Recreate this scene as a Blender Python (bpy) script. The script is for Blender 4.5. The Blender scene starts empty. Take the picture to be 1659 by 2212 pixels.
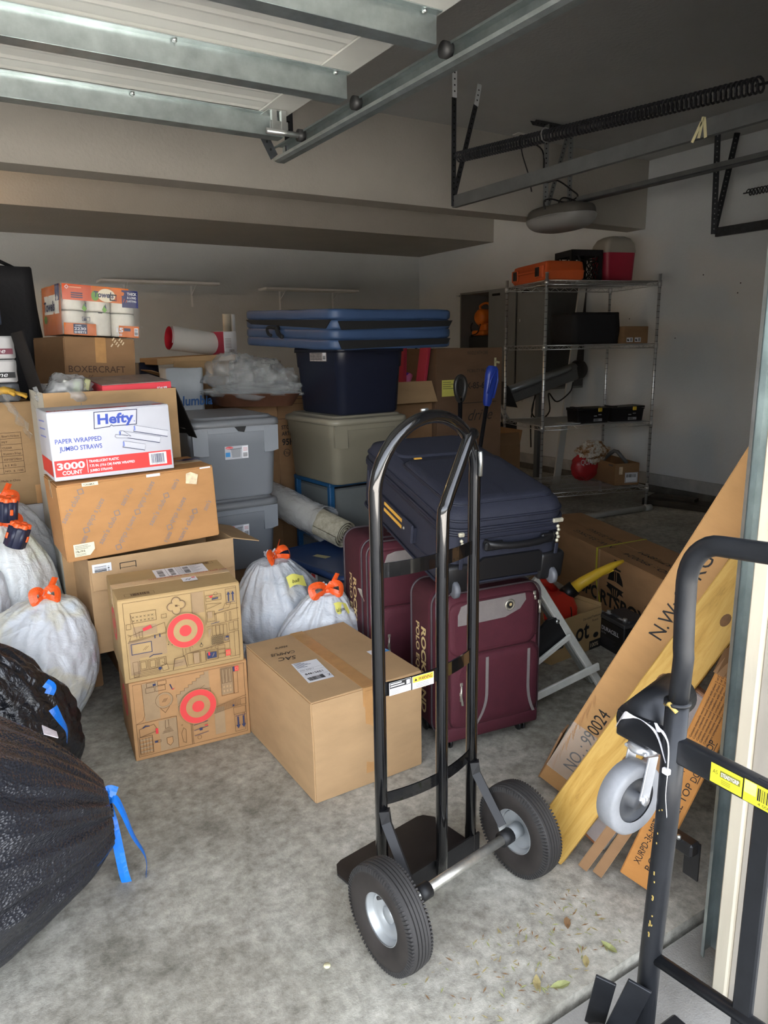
import bpy, bmesh, math, random
from mathutils import Matrix, Vector, Euler, noise
SC = bpy.context.scene
COL = SC.collection
rnd = random.Random(7)
R = math.radians

# ------------------------------------------------------------------ camera
cam_d = bpy.data.cameras.new('camera')
cam = bpy.data.objects.new('camera', cam_d)
COL.objects.link(cam)
cam_d.sensor_fit = 'HORIZONTAL'
cam_d.sensor_width = 36.0
cam_d.lens = 36.0 * 1565.0 / 1659.0
cam_d.clip_start = 0.02
yaw, pitch, roll = R(31.49), R(12.715), R(-0.967)
_f = Vector((math.sin(yaw) * math.cos(pitch), math.cos(yaw) * math.cos(pitch), -math.sin(pitch)))
_r = Vector((math.cos(yaw), -math.sin(yaw), 0))
_u = _r.cross(_f)
_R = math.cos(roll) * _r + math.sin(roll) * _u
_U = -math.sin(roll) * _r + math.cos(roll) * _u
cam.matrix_world = Matrix(((_R.x, _U.x, -_f.x, 0), (_R.y, _U.y, -_f.y, 0), (_R.z, _U.z, -_f.z, 1.45), (0, 0, 0, 1)))
SC.camera = cam

# ------------------------------------------------------------------ sky, lamps, exposure
SC.view_settings.view_transform = 'Standard'
SC.view_settings.look = 'None'
SC.view_settings.exposure = 2.0
SC.view_settings.gamma = 1.0
SC.view_settings.use_curve_mapping = False
world = bpy.data.worlds.new('overcast_sky')
SC.world = world
world.use_nodes = True
wn = world.node_tree.nodes
wb = wn['Background']
sky = wn.new('ShaderNodeTexSky')
sky.sky_type = 'NISHITA'
sky.sun_elevation = R(52)
sky.sun_rotation = R(20)
sky.sun_disc = True
sky.sun_intensity = 0.62
sky.sun_size = R(2.5)
sky.air_density = 1.0
sky.dust_density = 3.0
sky.ozone_density = 1.0
hz = wn.new('ShaderNodeHueSaturation')          # thin white haze: a paler blue sky
hz.inputs['Saturation'].default_value = 0.30
world.node_tree.links.new(sky.outputs['Color'], hz.inputs['Color'])
world.node_tree.links.new(hz.outputs['Color'], wb.inputs['Color'])
wb.inputs['Strength'].default_value = 0.42


def point_lamp(name, loc, power, col, size):
    d = bpy.data.lights.new(name, 'POINT')
    d.energy = power
    d.color = col
    d.shadow_soft_size = size
    o = bpy.data.objects.new(name, d)
    o.location = loc
    COL.objects.link(o)
    return o


# ------------------------------------------------------------------ materials
MATS = {}


def lin(c):
    return tuple(((v / 255.0) / 12.92 if v / 255.0 <= 0.04045 else ((v / 255.0 + 0.055) / 1.055) ** 2.4) for v in c)


def mat(name, rgb, rough=0.6, metal=0.0, var=0.12, vscale=6.0, bump=0.0, bscale=80.0, spec=0.5, sss=0.0,
        trans=0.0, alpha=1.0, stretch=None, coat=0.0, emit=0.0):
    """Principled material; rgb is sRGB 0-255, var = noise variation, bump = fine relief."""
    if name in MATS:
        return MATS[name]
    m = bpy.data.materials.new(name)
    MATS[name] = m
    m.use_nodes = True
    nt = m.node_tree
    b = nt.nodes['Principled BSDF']
    c = lin(rgb)
    b.inputs['Base Color'].default_value = (*c, 1)
    b.inputs['Roughness'].default_value = rough
    b.inputs['Metallic'].default_value = metal
    b.inputs['Specular IOR Level'].default_value = spec
    if trans:
        b.inputs['Transmission Weight'].default_value = trans
    if alpha < 1:
        b.inputs['Alpha'].default_value = alpha
    if coat:
        b.inputs['Coat Weight'].default_value = coat
    if sss:
        b.inputs['Subsurface Weight'].default_value = sss
        b.inputs['Subsurface Radius'].default_value = (0.02, 0.02, 0.02)
    if emit:
        b.inputs['Emission Color'].default_value = (*c, 1)
        b.inputs['Emission Strength'].default_value = emit
    if var or bump:
        tc = nt.nodes.new('ShaderNodeTexCoord')
        vec = tc.outputs['Object']
        if stretch:
            mp = nt.nodes.new('ShaderNodeMapping')
            mp.inputs['Scale'].default_value = stretch
            nt.links.new(vec, mp.inputs['Vector'])
            vec = mp.outputs['Vector']
        if var:
            n = nt.nodes.new('ShaderNodeTexNoise')
            n.inputs['Scale'].default_value = vscale
            n.inputs['Detail'].default_value = 5
            n.inputs['Roughness'].default_value = 0.6
            nt.links.new(vec, n.inputs['Vector'])
            r = nt.nodes.new('ShaderNodeValToRGB')
            r.color_ramp.elements[0].position = 0.3
            r.color_ramp.elements[1].position = 0.7
            r.color_ramp.elements[0].color = (*[v * (1 - var) for v in c], 1)
            r.color_ramp.elements[1].color = (*[min(1, v * (1 + var)) for v in c], 1)
            nt.links.new(n.outputs['Fac'], r.inputs['Fac'])
            nt.links.new(r.outputs['Color'], b.inputs['Base Color'])
        if bump:
            n2 = nt.nodes.new('ShaderNodeTexNoise')
            n2.inputs['Scale'].default_value = bscale
            n2.inputs['Detail'].default_value = 4
            nt.links.new(vec, n2.inputs['Vector'])
            bm_ = nt.nodes.new('ShaderNodeBump')
            bm_.inputs['Strength'].default_value = bump
            bm_.inputs['Distance'].default_value = 0.004
            nt.links.new(n2.outputs['Fac'], bm_.inputs['Height'])
            nt.links.new(bm_.outputs['Normal'], b.inputs['Normal'])
    return m


def film(name, rgb, clear=0.7, rough=0.12, bscale=30.0, bump=0.6):
    """Thin see-through plastic film: transparent mixed with a glossy, slightly milky sheet."""
    if name in MATS:
        return MATS[name]
    m = bpy.data.materials.new(name)
    MATS[name] = m
    m.use_nodes = True
    nt = m.node_tree
    b = nt.nodes['Principled BSDF']
    b.inputs['Base Color'].default_value = (*lin(rgb), 1)
    b.inputs['Roughness'].default_value = rough
    tc = nt.nodes.new('ShaderNodeTexCoord')
    n = nt.nodes.new('ShaderNodeTexNoise')
    n.inputs['Scale'].default_value = bscale
    n.inputs['Detail'].default_value = 4
    nt.links.new(tc.outputs['Object'], n.inputs['Vector'])
    bp = nt.nodes.new('ShaderNodeBump')
    bp.inputs['Strength'].default_value = bump
    bp.inputs['Distance'].default_value = 0.01
    nt.links.new(n.outputs['Fac'], bp.inputs['Height'])
    nt.links.new(bp.outputs['Normal'], b.inputs['Normal'])
    tr = nt.nodes.new('ShaderNodeBsdfTransparent')
    mx = nt.nodes.new('ShaderNodeMixShader')
    mx.inputs['Fac'].default_value = clear
    nt.links.new(b.outputs['BSDF'], mx.inputs[1])
    nt.links.new(tr.outputs['BSDF'], mx.inputs[2])
    nt.links.new(mx.outputs['Shader'], nt.nodes['Material Output'].inputs['Surface'])
    return m


def blotch(name, cols, scale=3.0, rough=0.8, bump=0.2, bscale=150.0, detail=8.0, stretch=None, spec=0.4, dist=0.0, pos=None):
    """Multi-colour noise material (concrete, wood, rug, wall paint)."""
    if name in MATS:
        return MATS[name]
    m = bpy.data.materials.new(name)
    MATS[name] = m
    m.use_nodes = True
    nt = m.node_tree
    b = nt.nodes['Principled BSDF']
    b.inputs['Roughness'].default_value = rough
    b.inputs['Specular IOR Level'].default_value = spec
    tc = nt.nodes.new('ShaderNodeTexCoord')
    vec = tc.outputs['Object']
    if stretch:
        mp = nt.nodes.new('ShaderNodeMapping')
        mp.inputs['Scale'].default_value = stretch
        nt.links.new(vec, mp.inputs['Vector'])
        vec = mp.outputs['Vector']
    n = nt.nodes.new('ShaderNodeTexNoise')
    n.inputs['Scale'].default_value = scale
    n.inputs['Detail'].default_value = detail
    n.inputs['Roughness'].default_value = 0.68
    n.inputs['Distortion'].default_value = dist
    nt.links.new(vec, n.inputs['Vector'])
    r = nt.nodes.new('ShaderNodeValToRGB')
    e = r.color_ramp.elements
    while len(e) < len(cols):
        e.new(0.5)
    for i, c in enumerate(cols):
        e[i].position = pos[i] if pos else 0.28 + 0.44 * i / (len(cols) - 1)
        e[i].color = (*lin(c), 1)
    nt.links.new(n.outputs['Fac'], r.inputs['Fac'])
    nt.links.new(r.outputs['Color'], b.inputs['Base Color'])
    if bump:
        n2 = nt.nodes.new('ShaderNodeTexNoise')
        n2.inputs['Scale'].default_value = bscale
        n2.inputs['Detail'].default_value = 5
        nt.links.new(vec, n2.inputs['Vector'])
        bp = nt.nodes.new('ShaderNodeBump')
        bp.inputs['Strength'].default_value = bump
        bp.inputs['Distance'].default_value = 0.006
        nt.links.new(n2.outputs['Fac'], bp.inputs['Height'])
        nt.links.new(bp.outputs['Normal'], b.inputs['Normal'])
    return m


# ------------------------------------------------------------------ mesh builder
class B:
    """Collects shapes (with a material each) and links them as ONE mesh object."""

    def __init__(s, m=None):
        s.v, s.f, s.fm, s.fs, s.mats = [], [], [], [], []
        s.m = m
        s.X = Matrix.Identity(4)

    def at(s, loc=(0, 0, 0), rot=(0, 0, 0)):
        s.X = Matrix.Translation(loc) @ Euler(rot).to_matrix().to_4x4()
        return s

    def add(s, vs, fs, m=None, smooth=False, X=None):
        m = m or s.m
        if m not in s.mats:
            s.mats.append(m)
        k = s.mats.index(m)
        o = len(s.v)
        X = s.X @ X if X is not None else s.X
        s.v += [X @ Vector(p) for p in vs]
        for f in fs:
            s.f.append([i + o for i in f])
            s.fm.append(k)
            s.fs.append(smooth)
        return s

    def box(s, c, d, m=None, rot=None, bev=0.0, seg=1, taper=1.0):
        """box centred at c, size d; taper scales the bottom (z-) footprint."""
        key = (tuple(d), bev, seg, taper)
        if bev <= 0:
            x, y, z = d[0] / 2, d[1] / 2, d[2] / 2
            t = taper
            vs = [(-x * t, -y * t, -z), (x * t, -y * t, -z), (x * t, y * t, -z), (-x * t, y * t, -z), (-x, -y, z), (x, -y, z), (x, y, z), (-x, y, z)]
            fs = [(3, 2, 1, 0), (4, 5, 6, 7), (0, 1, 5, 4), (1, 2, 6, 5), (2, 3, 7, 6), (3, 0, 4, 7)]
            sm = False
        else:
            bm = bmesh.new()
            bmesh.ops.create_cube(bm, size=1)
            for v in bm.verts:
                t = taper if v.co.z < 0 else 1
                v.co = Vector((v.co.x * d[0] * t, v.co.y * d[1] * t, v.co.z * d[2]))
            bmesh.ops.bevel(bm, geom=bm.edges[:], offset=bev, segments=seg, affect='EDGES', profile=0.5)
            bm.verts.index_update()
            vs = [v.co.copy() for v in bm.verts]
            fs = [[v.index for v in f.verts] for f in bm.faces]
            bm.free()
            sm = seg > 1
        Xl = Matrix.Translation(c)
        if rot is not None:
            Xl = Xl @ Euler(rot).to_matrix().to_4x4()
        return s.add(vs, fs, m, sm, Xl)

    def tube(s, pts, r, seg=8, m=None, cap=True, closed=False, flat=1.0):
        pts = [Vector(p) for p in pts]
        n = len(pts)
        rs = r if isinstance(r, (list, tuple)) else [r] * n
        tan = []
        for i in range(n):
            if closed:
                t = pts[(i + 1) % n] - pts[i - 1]
            else:
                t = pts[min(i + 1, n - 1)] - pts[max(i - 1, 0)]
            tan.append(t.normalized() if t.length > 1e-9 else Vector((0, 0, 1)))
        up = Vector((0, 0, 1)) if abs(tan[0].z) < 0.9 else Vector((1, 0, 0))
        nx = tan[0].cross(up).normalized()
        vs, fs = [], []
        for i in range(n):
            nx = (nx - tan[i] * nx.dot(tan[i])).normalized()
            ny = tan[i].cross(nx)
            for k in range(seg):
                a = 2 * math.pi * k / seg
                vs.append(pts[i] + (nx * math.cos(a) + ny * math.sin(a) * flat) * rs[i])
        for i in range(n if closed else n - 1):
            for k in range(seg):
                a, b2 = i * seg + k, i * seg + (k + 1) % seg
                c, d2 = ((i + 1) % n) * seg + (k + 1) % seg, ((i + 1) % n) * seg + k
                fs.append((a, b2, c, d2))
        if cap and not closed:
            fs.append(list(range(seg))[::-1])
            fs.append([(n - 1) * seg + k for k in range(seg)])
        return s.add(vs, fs, m, seg > 5)

    def cyl(s, a, b2, r, seg=12, m=None, r2=None):
        return s.tube([a, b2], [r, r if r2 is None else r2], seg, m)

    def lathe(s, prof, seg=24, m=None, X=None, smooth=True):
        """prof = [(r, z)...] around z."""
        vs, fs = [], []
        for r, z in prof:
            for k in range(seg):
                a = 2 * math.pi * k / seg
                vs.append((r * math.cos(a), r * math.sin(a), z))
        for i in range(len(prof) - 1):
            for k in range(seg):
                fs.append((i * seg + k, i * seg + (k + 1) % seg, (i + 1) * seg + (k + 1) % seg, (i + 1) * seg + k))
        return s.add(vs, fs, m, smooth, X)

    def grid(s, fn, nu, nv, m=None, smooth=True, wrap=False):
        vs = [fn(i / (nu if wrap else nu - 1), j / (nv - 1)) for j in range(nv) for i in range(nu)]
        fs = []
        for j in range(nv - 1):
            for i in range(nu if wrap else nu - 1):
                fs.append((j * nu + i, j * nu + (i + 1) % nu, (j + 1) * nu + (i + 1) % nu, (j + 1) * nu + i))
        return s.add(vs, fs, m, smooth)

    def slab(s, poly, t, m=None, X=None):
        """extruded polygon (x, y) by thickness t along z."""
        n = len(poly)
        vs = [(x, y, 0) for x, y in poly] + [(x, y, t) for x, y in poly]
        fs = [list(range(n))[::-1], list(range(n, 2 * n))] + [(i, (i + 1) % n, n + (i + 1) % n, n + i) for i in range(n)]
        return s.add(vs, fs, m, False, X)

    def build(s, name, parent=None, loc=None, rot=None, mods=None):
        me = bpy.data.meshes.new(name)
        me.from_pydata([tuple(v) for v in s.v], [], s.f)
        for m in s.mats:
            me.materials.append(m)
        if len(s.mats) > 1:
            me.polygons.foreach_set('material_index', s.fm)
        me.polygons.foreach_set('use_smooth', s.fs)
        me.update()
        o = bpy.data.objects.new(name, me)
        COL.objects.link(o)
        if parent:
            o.parent = parent
        if loc:
            o.location = loc
        if rot:
            o.rotation_euler = rot
        return o


def tag(o, label=None, cat=None, group=None, kind=None):
    if label:
        o['label'] = label
    if cat:
        o['category'] = cat
    if group:
        o['group'] = group
    if kind:
        o['kind'] = kind
    return o


def thing(name, label, cat, loc=(0, 0, 0), rot=(0, 0, 0), group=None):
    o = bpy.data.objects.new(name, None)
    o.empty_display_size = 0.05
    COL.objects.link(o)
    o.location = loc
    o.rotation_euler = rot if isinstance(rot, (tuple, list)) else (0, 0, rot)
    return tag(o, label, cat, group)


# ------------------------------------------------------------------ flat print (lettering, labels, marks)
_txt = {}


def text_mesh(t, bold=0.0, shear=0.0):
    k = (t, bold, shear)
    if k not in _txt:
        cu = bpy.data.curves.new('lettering', 'FONT')
        cu.body = t
        cu.size = 1
        cu.offset = bold
        cu.shear = shear
        cu.resolution_u = 3
        o = bpy.data.objects.new('lettering', cu)
        COL.objects.link(o)
        dg = bpy.context.evaluated_depsgraph_get()
        me = o.evaluated_get(dg).to_mesh()
        vs = [v.co.copy() for v in me.vertices]
        fs = [list(p.vertices) for p in me.polygons]
        bpy.data.objects.remove(o)
        bpy.data.curves.remove(cu)
        _txt[k] = (vs, fs)
    return _txt[k]


class Print(B):
    """Flat print on a face: X maps (u, v, height) to the thing's local space."""

    def __init__(s, X, m=None, lift=0.0006):
        super().__init__(m)
        s.X = X
        s.l = lift
        s.n = 0

    def z(s):
        s.n += 1
        return s.l + s.n * 0.00012

    def poly(s, pts, m=None):
        h = s.z()
        return s.add([(x, y, h) for x, y in pts], [list(range(len(pts)))], m)

    def rect(s, x0, y0, x1, y1, m=None):
        return s.poly([(x0, y0), (x1, y0), (x1, y1), (x0, y1)], m)

    def line(s, pts, w, m=None, closed=False):
        h = s.z()
        pts = [Vector((p[0], p[1])) for p in pts]
        if closed:
            pts.append(pts[0])
        for a, b2 in zip(pts[:-1], pts[1:]):
            d = b2 - a
            if d.length < 1e-7:
                continue
            d.normalize()
            n = Vector((-d.y, d.x)) * w / 2
            e = d * w * 0.4
            q = [a - e + n, a - e - n, b2 + e - n, b2 + e + n]
            s.add([(p.x, p.y, h) for p in q], [(0, 1, 2, 3)], m)
        return s

    def frame(s, x0, y0, x1, y1, w, m=None):
        return s.line([(x0, y0), (x1, y0), (x1, y1), (x0, y1)], w, m, True)

    def disc(s, x, y, r, m=None, r0=0.0, seg=40, sy=1.0):
        h = s.z()
        vs = [(x + r * math.cos(2 * math.pi * k / seg), y + sy * r * math.sin(2 * math.pi * k / seg), h) for k in range(seg)]
        if r0 <= 0:
            return s.add(vs, [list(range(seg))], m)
        vs += [(x + r0 * math.cos(2 * math.pi * k / seg), y + sy * r0 * math.sin(2 * math.pi * k / seg), h) for k in range(seg)]
        return s.add(vs, [(k, (k + 1) % seg, seg + (k + 1) % seg, seg + k) for k in range(seg)], m)

    def text(s, t, x, y, size, m=None, rot=0.0, bold=0.0, shear=0.0, w=None, align='L', sx=1.0):
        """size = cap-ish height scale; w fits the width; (x, y) is baseline start or centre."""
        vs, fs = text_mesh(t, bold, shear)
        if not vs:
            return s
        x0 = min(v.x for v in vs)
        x1 = max(v.x for v in vs)
        k = size * sx if w is None else w / (x1 - x0)
        h = s.z()
        ox = -x0 * k if align == 'L' else (-(x0 + x1) / 2 * k)
        ca, sa = math.cos(rot), math.sin(rot)
        out = []
        for v in vs:
            a, b2 = v.x * k + ox, v.y * size
            out.append((x + a * ca - b2 * sa, y + a * sa + b2 * ca, h))
        return s.add(out, fs, m)

    def bars(s, x0, y0, x1, y1, m=None, n=22, seed=1, vert=True):
        q = random.Random(seed)
        h = s.z()
        t = 0.0
        L = (x1 - x0) if vert else (y1 - y0)
        u = L / (n * 2.0)
        while t < L - u:
            w = u * q.choice((0.5, 0.7, 1.0, 1.5, 2.0))
            a, b2 = t, min(L, t + w)
            if vert:
                p = [(x0 + a, y0, h), (x0 + b2, y0, h), (x0 + b2, y1, h), (x0 + a, y1, h)]
            else:
                p = [(x0, y0 + a, h), (x1, y0 + a, h), (x1, y0 + b2, h), (x0, y0 + b2, h)]
            s.add(p, [(0, 1, 2, 3)], m)
            t = b2 + u * q.choice((0.5, 0.7, 1.0, 1.4))
        return s


def face_X(w, d, h, side):
    """frame of a box face: origin lower-left seen from outside, u right, v up; box base centred at origin."""
    F = {'front': ((-w / 2, -d / 2, 0), (1, 0, 0), (0, 0, 1)), 'back': ((w / 2, d / 2, 0), (-1, 0, 0), (0, 0, 1)),
         'left': ((-w / 2, d / 2, 0), (0, -1, 0), (0, 0, 1)), 'right': ((w / 2, -d / 2, 0), (0, 1, 0), (0, 0, 1)),
         'top': ((-w / 2, -d / 2, h), (1, 0, 0), (0, 1, 0))}[side]
    o, u, v = (Vector(q) for q in F)
    n = u.cross(v)
    return Matrix(((u.x, v.x, n.x, o.x), (u.y, v.y, n.y, o.y), (u.z, v.z, n.z, o.z), (0, 0, 0, 1)))


INK = mat('black_ink', (28, 27, 28), 0.6, var=0)
WHITE = mat('white_paper', (232, 232, 235), 0.55, var=0.02)
# ------------------------------------------------------------------ setting
CONC = blotch('concrete_floor', [(142, 139, 130), (176, 173, 165), (188, 186, 178), (212, 210, 204)], 2.6, 0.75, 0.25, 260, 12, dist=0.3, pos=[0.3, 0.45, 0.56, 0.72])
_nt = CONC.node_tree
_b = _nt.nodes['Principled BSDF']
_lk = _b.inputs['Base Color'].links[0].from_socket
_n = _nt.nodes.new('ShaderNodeTexNoise')
_n.inputs['Scale'].default_value = 28
_n.inputs['Detail'].default_value = 10
_n.inputs['Roughness'].default_value = 0.75
_tc = _nt.nodes.new('ShaderNodeTexCoord')
_nt.links.new(_tc.outputs['Object'], _n.inputs['Vector'])
_r = _nt.nodes.new('ShaderNodeValToRGB')
_r.color_ramp.elements[0].position = 0.33
_r.color_ramp.elements[0].color = (0.56, 0.55, 0.51, 1)
_r.color_ramp.elements[1].position = 0.68
_r.color_ramp.elements[1].color = (1.32, 1.31, 1.27, 1)
_nt.links.new(_n.outputs['Fac'], _r.inputs['Fac'])
_m = _nt.nodes.new('ShaderNodeMix')
_m.data_type = 'RGBA'
_m.blend_type = 'MULTIPLY'
_m.inputs[0].default_value = 1.0
_nt.links.new(_lk, _m.inputs[6])
_nt.links.new(_r.outputs['Color'], _m.inputs[7])
# dark oil-stained patches deeper in the garage (stains with their own shape)
_n3 = _nt.nodes.new('ShaderNodeTexNoise')
_n3.inputs['Scale'].default_value = 0.55
_n3.inputs['Detail'].default_value = 9
_n3.inputs['Roughness'].default_value = 0.62
_nt.links.new(_tc.outputs['Object'], _n3.inputs['Vector'])
_r3 = _nt.nodes.new('ShaderNodeValToRGB')
_r3.color_ramp.elements[0].position = 0.40
_r3.color_ramp.elements[0].color = (0.70, 0.685, 0.65, 1)
_r3.color_ramp.elements[1].position = 0.55
_r3.color_ramp.elements[1].color = (1, 1, 1, 1)
_nt.links.new(_n3.outputs['Fac'], _r3.inputs['Fac'])
_m3 = _nt.nodes.new('ShaderNodeMix')
_m3.data_type = 'RGBA'
_m3.blend_type = 'MULTIPLY'
_m3.inputs[0].default_value = 1.0
_nt.links.new(_m.outputs[2], _m3.inputs[6])
_nt.links.new(_r3.outputs['Color'], _m3.inputs[7])
_nt.links.new(_m3.outputs[2], _b.inputs['Base Color'])

DRIVE = blotch('driveway_concrete', [(126, 124, 118), (156, 154, 149), (178, 177, 173)], 3.2, 0.85, 0.35, 220, 12, dist=0.2)
DRYWALL = mat('textured_drywall', (216, 218, 218), 0.85, var=0.04, vscale=2.0, bump=0.55, bscale=55)
CEILM = mat('textured_ceiling', (188, 188, 186), 0.9, var=0.05, vscale=2.5, bump=0.8, bscale=45)
STEM = blotch('stem_wall_concrete', [(60, 58, 54), (92, 90, 84), (120, 117, 110)], 4, 0.9, 0.4, 120)
TRIMW = mat('cream_painted_wood', (204, 195, 175), 0.6, var=0.08, vscale=9, bump=0.5, bscale=35, stretch=(1, 1, 0.15))
TRIMG = mat('grey_beige_painted_wood', (168, 161, 150), 0.65, var=0.08, vscale=7, bump=0.5, bscale=35, stretch=(1, 1, 0.15))


def S(name, c, d, m, bev=0.0):
    b = B(m)
    b.box((0, 0, 0), d, bev=bev)
    o = b.build(name, loc=c)
    return tag(o, kind='structure')


S('floor', (1.175, 4.89, -0.06), (9.75, 7.87, 0.12), CONC)
S('floor', (1.175, -5.05, -0.08), (30, 11.98, 0.12), DRIVE)
S('ceiling', (1.175, 4.85, 3.2), (9.75, 8.1, 0.12), CEILM)
S('wall_back', (1.175, 8.88, 1.57), (9.75, 0.12, 3.14), DRYWALL)
S('wall_right', (6.11, 4.85, 1.57), (0.12, 7.94, 3.14), DRYWALL)
S('wall_left', (-3.76, 4.85, 1.57), (0.12, 7.94, 3.14), DRYWALL)
S('wall_front', (1.175, 0.72, 2.68), (9.75, 0.2, 0.92), DRYWALL)          # header over both doors
S('wall_front', (2.23, 0.70, 1.1), (1.62, 0.19, 2.24), DRYWALL)
S('wall_front', (4.37, 0.8, 1.1), (2.66, 0.06, 2.24), TRIMG)             # the closed single door
S('wall_front', (5.93, 0.72, 1.1), (0.46, 0.2, 2.24), DRYWALL)
S('wall_front', (-3.65, 0.72, 1.1), (0.1, 0.2, 2.24), DRYWALL)
S('shade_roof', (1.175, 4.75, 3.75), (13.0, 8.3, 0.9), mat('shade_roof_brown', (90, 84, 78), 0.9))  # unseen roof block, added and sized to shade the driveway before the opening
S('wall_front', (8.2, 2.0, 1.6), (4.1, 2.6, 3.3), TRIMG)
S('wall_front', (-5.6, 2.0, 1.6), (3.6, 2.6, 3.3), TRIMG)
# dropped beam and rear soffit
BEAM = mat('beam_tone', (172, 167, 158), 0.85, var=0.05, vscale=2.0, bump=0.7, bscale=50)  # darker and warmer than the wall drywall
S('trim_1', (1.175, 5.08, 2.835), (9.75, 0.22, 0.61), BEAM)
S('trim_2', (1.175, 8.02, 2.915), (9.75, 1.6, 0.45), BEAM)
S('baseboard_right', (6.04, 4.9, 0.127), (0.02, 7.8, 0.115), mat('dirty_white_board', (170, 168, 164), 0.8, var=0.25, vscale=5))
S('baseboard_right', (6.035, 4.9, 0.035), (0.03, 7.8, 0.07), STEM)
S('baseboard_back', (1.175, 8.81, 0.05), (9.7, 0.02, 0.1), STEM)
# jamb of the opening: stop bead, jamb board, outer trim
S('trim_3', (1.375, 0.780, 1.1), (0.05, 0.034, 2.25), TRIMW, 0.004)
S('trim_4', (1.385, 0.713, 1.1), (0.05, 0.10, 2.25), TRIMG, 0.003)
S('trim_5', (1.377, 0.645, 1.1), (0.06, 0.035, 2.25), TRIMW, 0.004)
S('trim_6', (1.56, 0.61, 1.1), (0.32, 0.03, 2.25), TRIMG)
S('trim_7', (-3.6, 0.76, 1.1), (0.12, 0.06, 2.25), TRIMW)

# ------------------------------------------------------------------ metals
GALV = mat('galvanised_steel', (176, 186, 186), 0.34, 0.85, var=0.18, vscale=14, bump=0.06, bscale=60)
DARKST = mat('dark_steel', (78, 80, 84), 0.42, 0.8, var=0.2, vscale=20)
PAINTST = mat('grey_painted_steel', (112, 114, 114), 0.5, 0.55, var=0.15, vscale=9)
CHROME = mat('chrome_wire', (206, 208, 208), 0.28, 0.75, var=0.05)
BLKM = mat('black_enamel', (22, 22, 24), 0.16, 0.55, var=0.1, coat=1.0)
HOLE = mat('dark_hole', (14, 14, 14), 0.9, var=0)
BRIGHT = mat('bright_zinc', (205, 208, 206), 0.3, 0.9, var=0.1)


def perf_angle(b, p0, p1, w=0.035, face=(0, -1, 0), m=None, hole=None, gap=0.035):
    """perforated angle iron between two points; face = side that shows the row of holes."""
    p0, p1 = Vector(p0), Vector(p1)
    t = (p1 - p0)
    L = t.length
    t.normalize()
    n = Vector(face)
    n = (n - t * n.dot(t)).normalized()
    s = t.cross(n)
    X = Matrix(((s.x, n.x, t.x, p0.x), (s.y, n.y, t.y, p0.y), (s.z, n.z, t.z, p0.z), (0, 0, 0, 1)))
    old = b.X
    b.X = old @ X
    b.box((0, 0, L / 2), (w, 0.003, L), m)
    b.box((w / 2, -w / 2, L / 2), (0.003, w, L), m)
    k = gap
    while k < L - 0.01:
        q = [(0.006 * math.cos(a * math.pi / 3), 0.0022, k + 0.006 * math.sin(a * math.pi / 3)) for a in range(6)]
        b.add(q, [list(range(6))[::-1]], hole or HOLE)
        k += gap
    b.X = old


# ------------------------------------------------------------------ open sectional garage door
DOORW = mat('door_panel_white', (214, 214, 208), 0.5, var=0.04, vscale=3)
door = thing('garage_door', 'white sectional garage door rolled up overhead with galvanised struts', 'garage door', (0, 0, 0))
ys = [3.02, 2.49, 1.96, 1.43, 0.97]
for i in range(4):
    b = B(DOORW)
    y1, y0 = ys[i] - 0.003, ys[i + 1] + 0.003
    n = 26
    prof = []
    for k in range(n + 1):
        y = y0 + (y1 - y0) * k / n
        q = (k % 5)
        prof.append((y, 2.385 - (0.004 if q in (2,) else 0.0)))
    vs = [(-3.5, y, z) for y, z in prof] + [(1.37, y, z) for y, z in prof]
    b.add(vs, [(k, k + 1, n + 2 + k, n + 1 + k) for k in range(n)])
    b.box((-1.065, (y0 + y1) / 2, 2.41), (4.87, y1 - y0, 0.04))
    pn = b.build('door_panel', door)
    e = B(mat('door_stile', (196, 196, 190), 0.5, var=0.04))
    e.box((1.31, (y0 + y1) / 2, 2.3785), (0.12, y1 - y0, 0.006))
    e.build('end_stile', pn)
for y in (2.985, 2.45, 1.92, 1.39):
    b = B(GALV)
    x0, x1 = -3.45, 1.36
    xm, xl = (x0 + x1) / 2, x1 - x0
    b.box((xm, y - 0.03, 2.337), (xl, 0.003, 0.075))
    b.box((xm, y + 0.03, 2.337), (xl, 0.003, 0.075))
    b.box((xm, y, 2.300), (xl, 0.06, 0.003))
    b.box((xm, y - 0.045, 2.3735), (xl, 0.03, 0.003))
    b.box((xm, y + 0.045, 2.3735), (xl, 0.03, 0.003))
    for k in range(9):
        b.cyl((x1 - 0.05 - k * 0.55, y - 0.045, 2.364), (x1 - 0.05 - k * 0.55, y - 0.045, 2.373), 0.008, 6, BRIGHT)
    b.build('strut', door)
for y in (2.95, 2.50, 1.97):
    b = B(BRIGHT)
    b.box((1.30, y - 0.02, 2.372), (0.075, 0.11, 0.004))
    b.box((1.285, y - 0.07, 2.335), (0.02, 0.02, 0.075))
    b.box((1.325, y - 0.07, 2.335), (0.02, 0.02, 0.075))
    b.box((1.305, y - 0.072, 2.315), (0.075, 0.01, 0.035))
    b.cyl((1.25, y - 0.075, 2.292), (1.42, y - 0.075, 2.292), 0.011, 10)
    h = b.build('hinge', door) if y > 2.9 else door
    r = B(mat('roller_black', (40, 40, 40), 0.5))
    r.cyl((1.385, y - 0.075, 2.292), (1.412, y - 0.075, 2.292), 0.023, 16)
    r.build('roller', h)

# tracks of the big door: horizontal run, vertical run at the jamb, hanger
TR = [(0.03, -0.034), (0.0, -0.034), (-0.016, -0.028), (-0.02, -0.018), (-0.016, -0.018), (-0.012, -0.026), (0.0, -0.030), (0.026, -0.030),
      (0.026, 0.030), (0.0, 0.030), (-0.012, 0.026), (-0.016, 0.018), (-0.02, 0.018), (-0.016, 0.028), (0.0, 0.034), (0.03, 0.034)]


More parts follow.
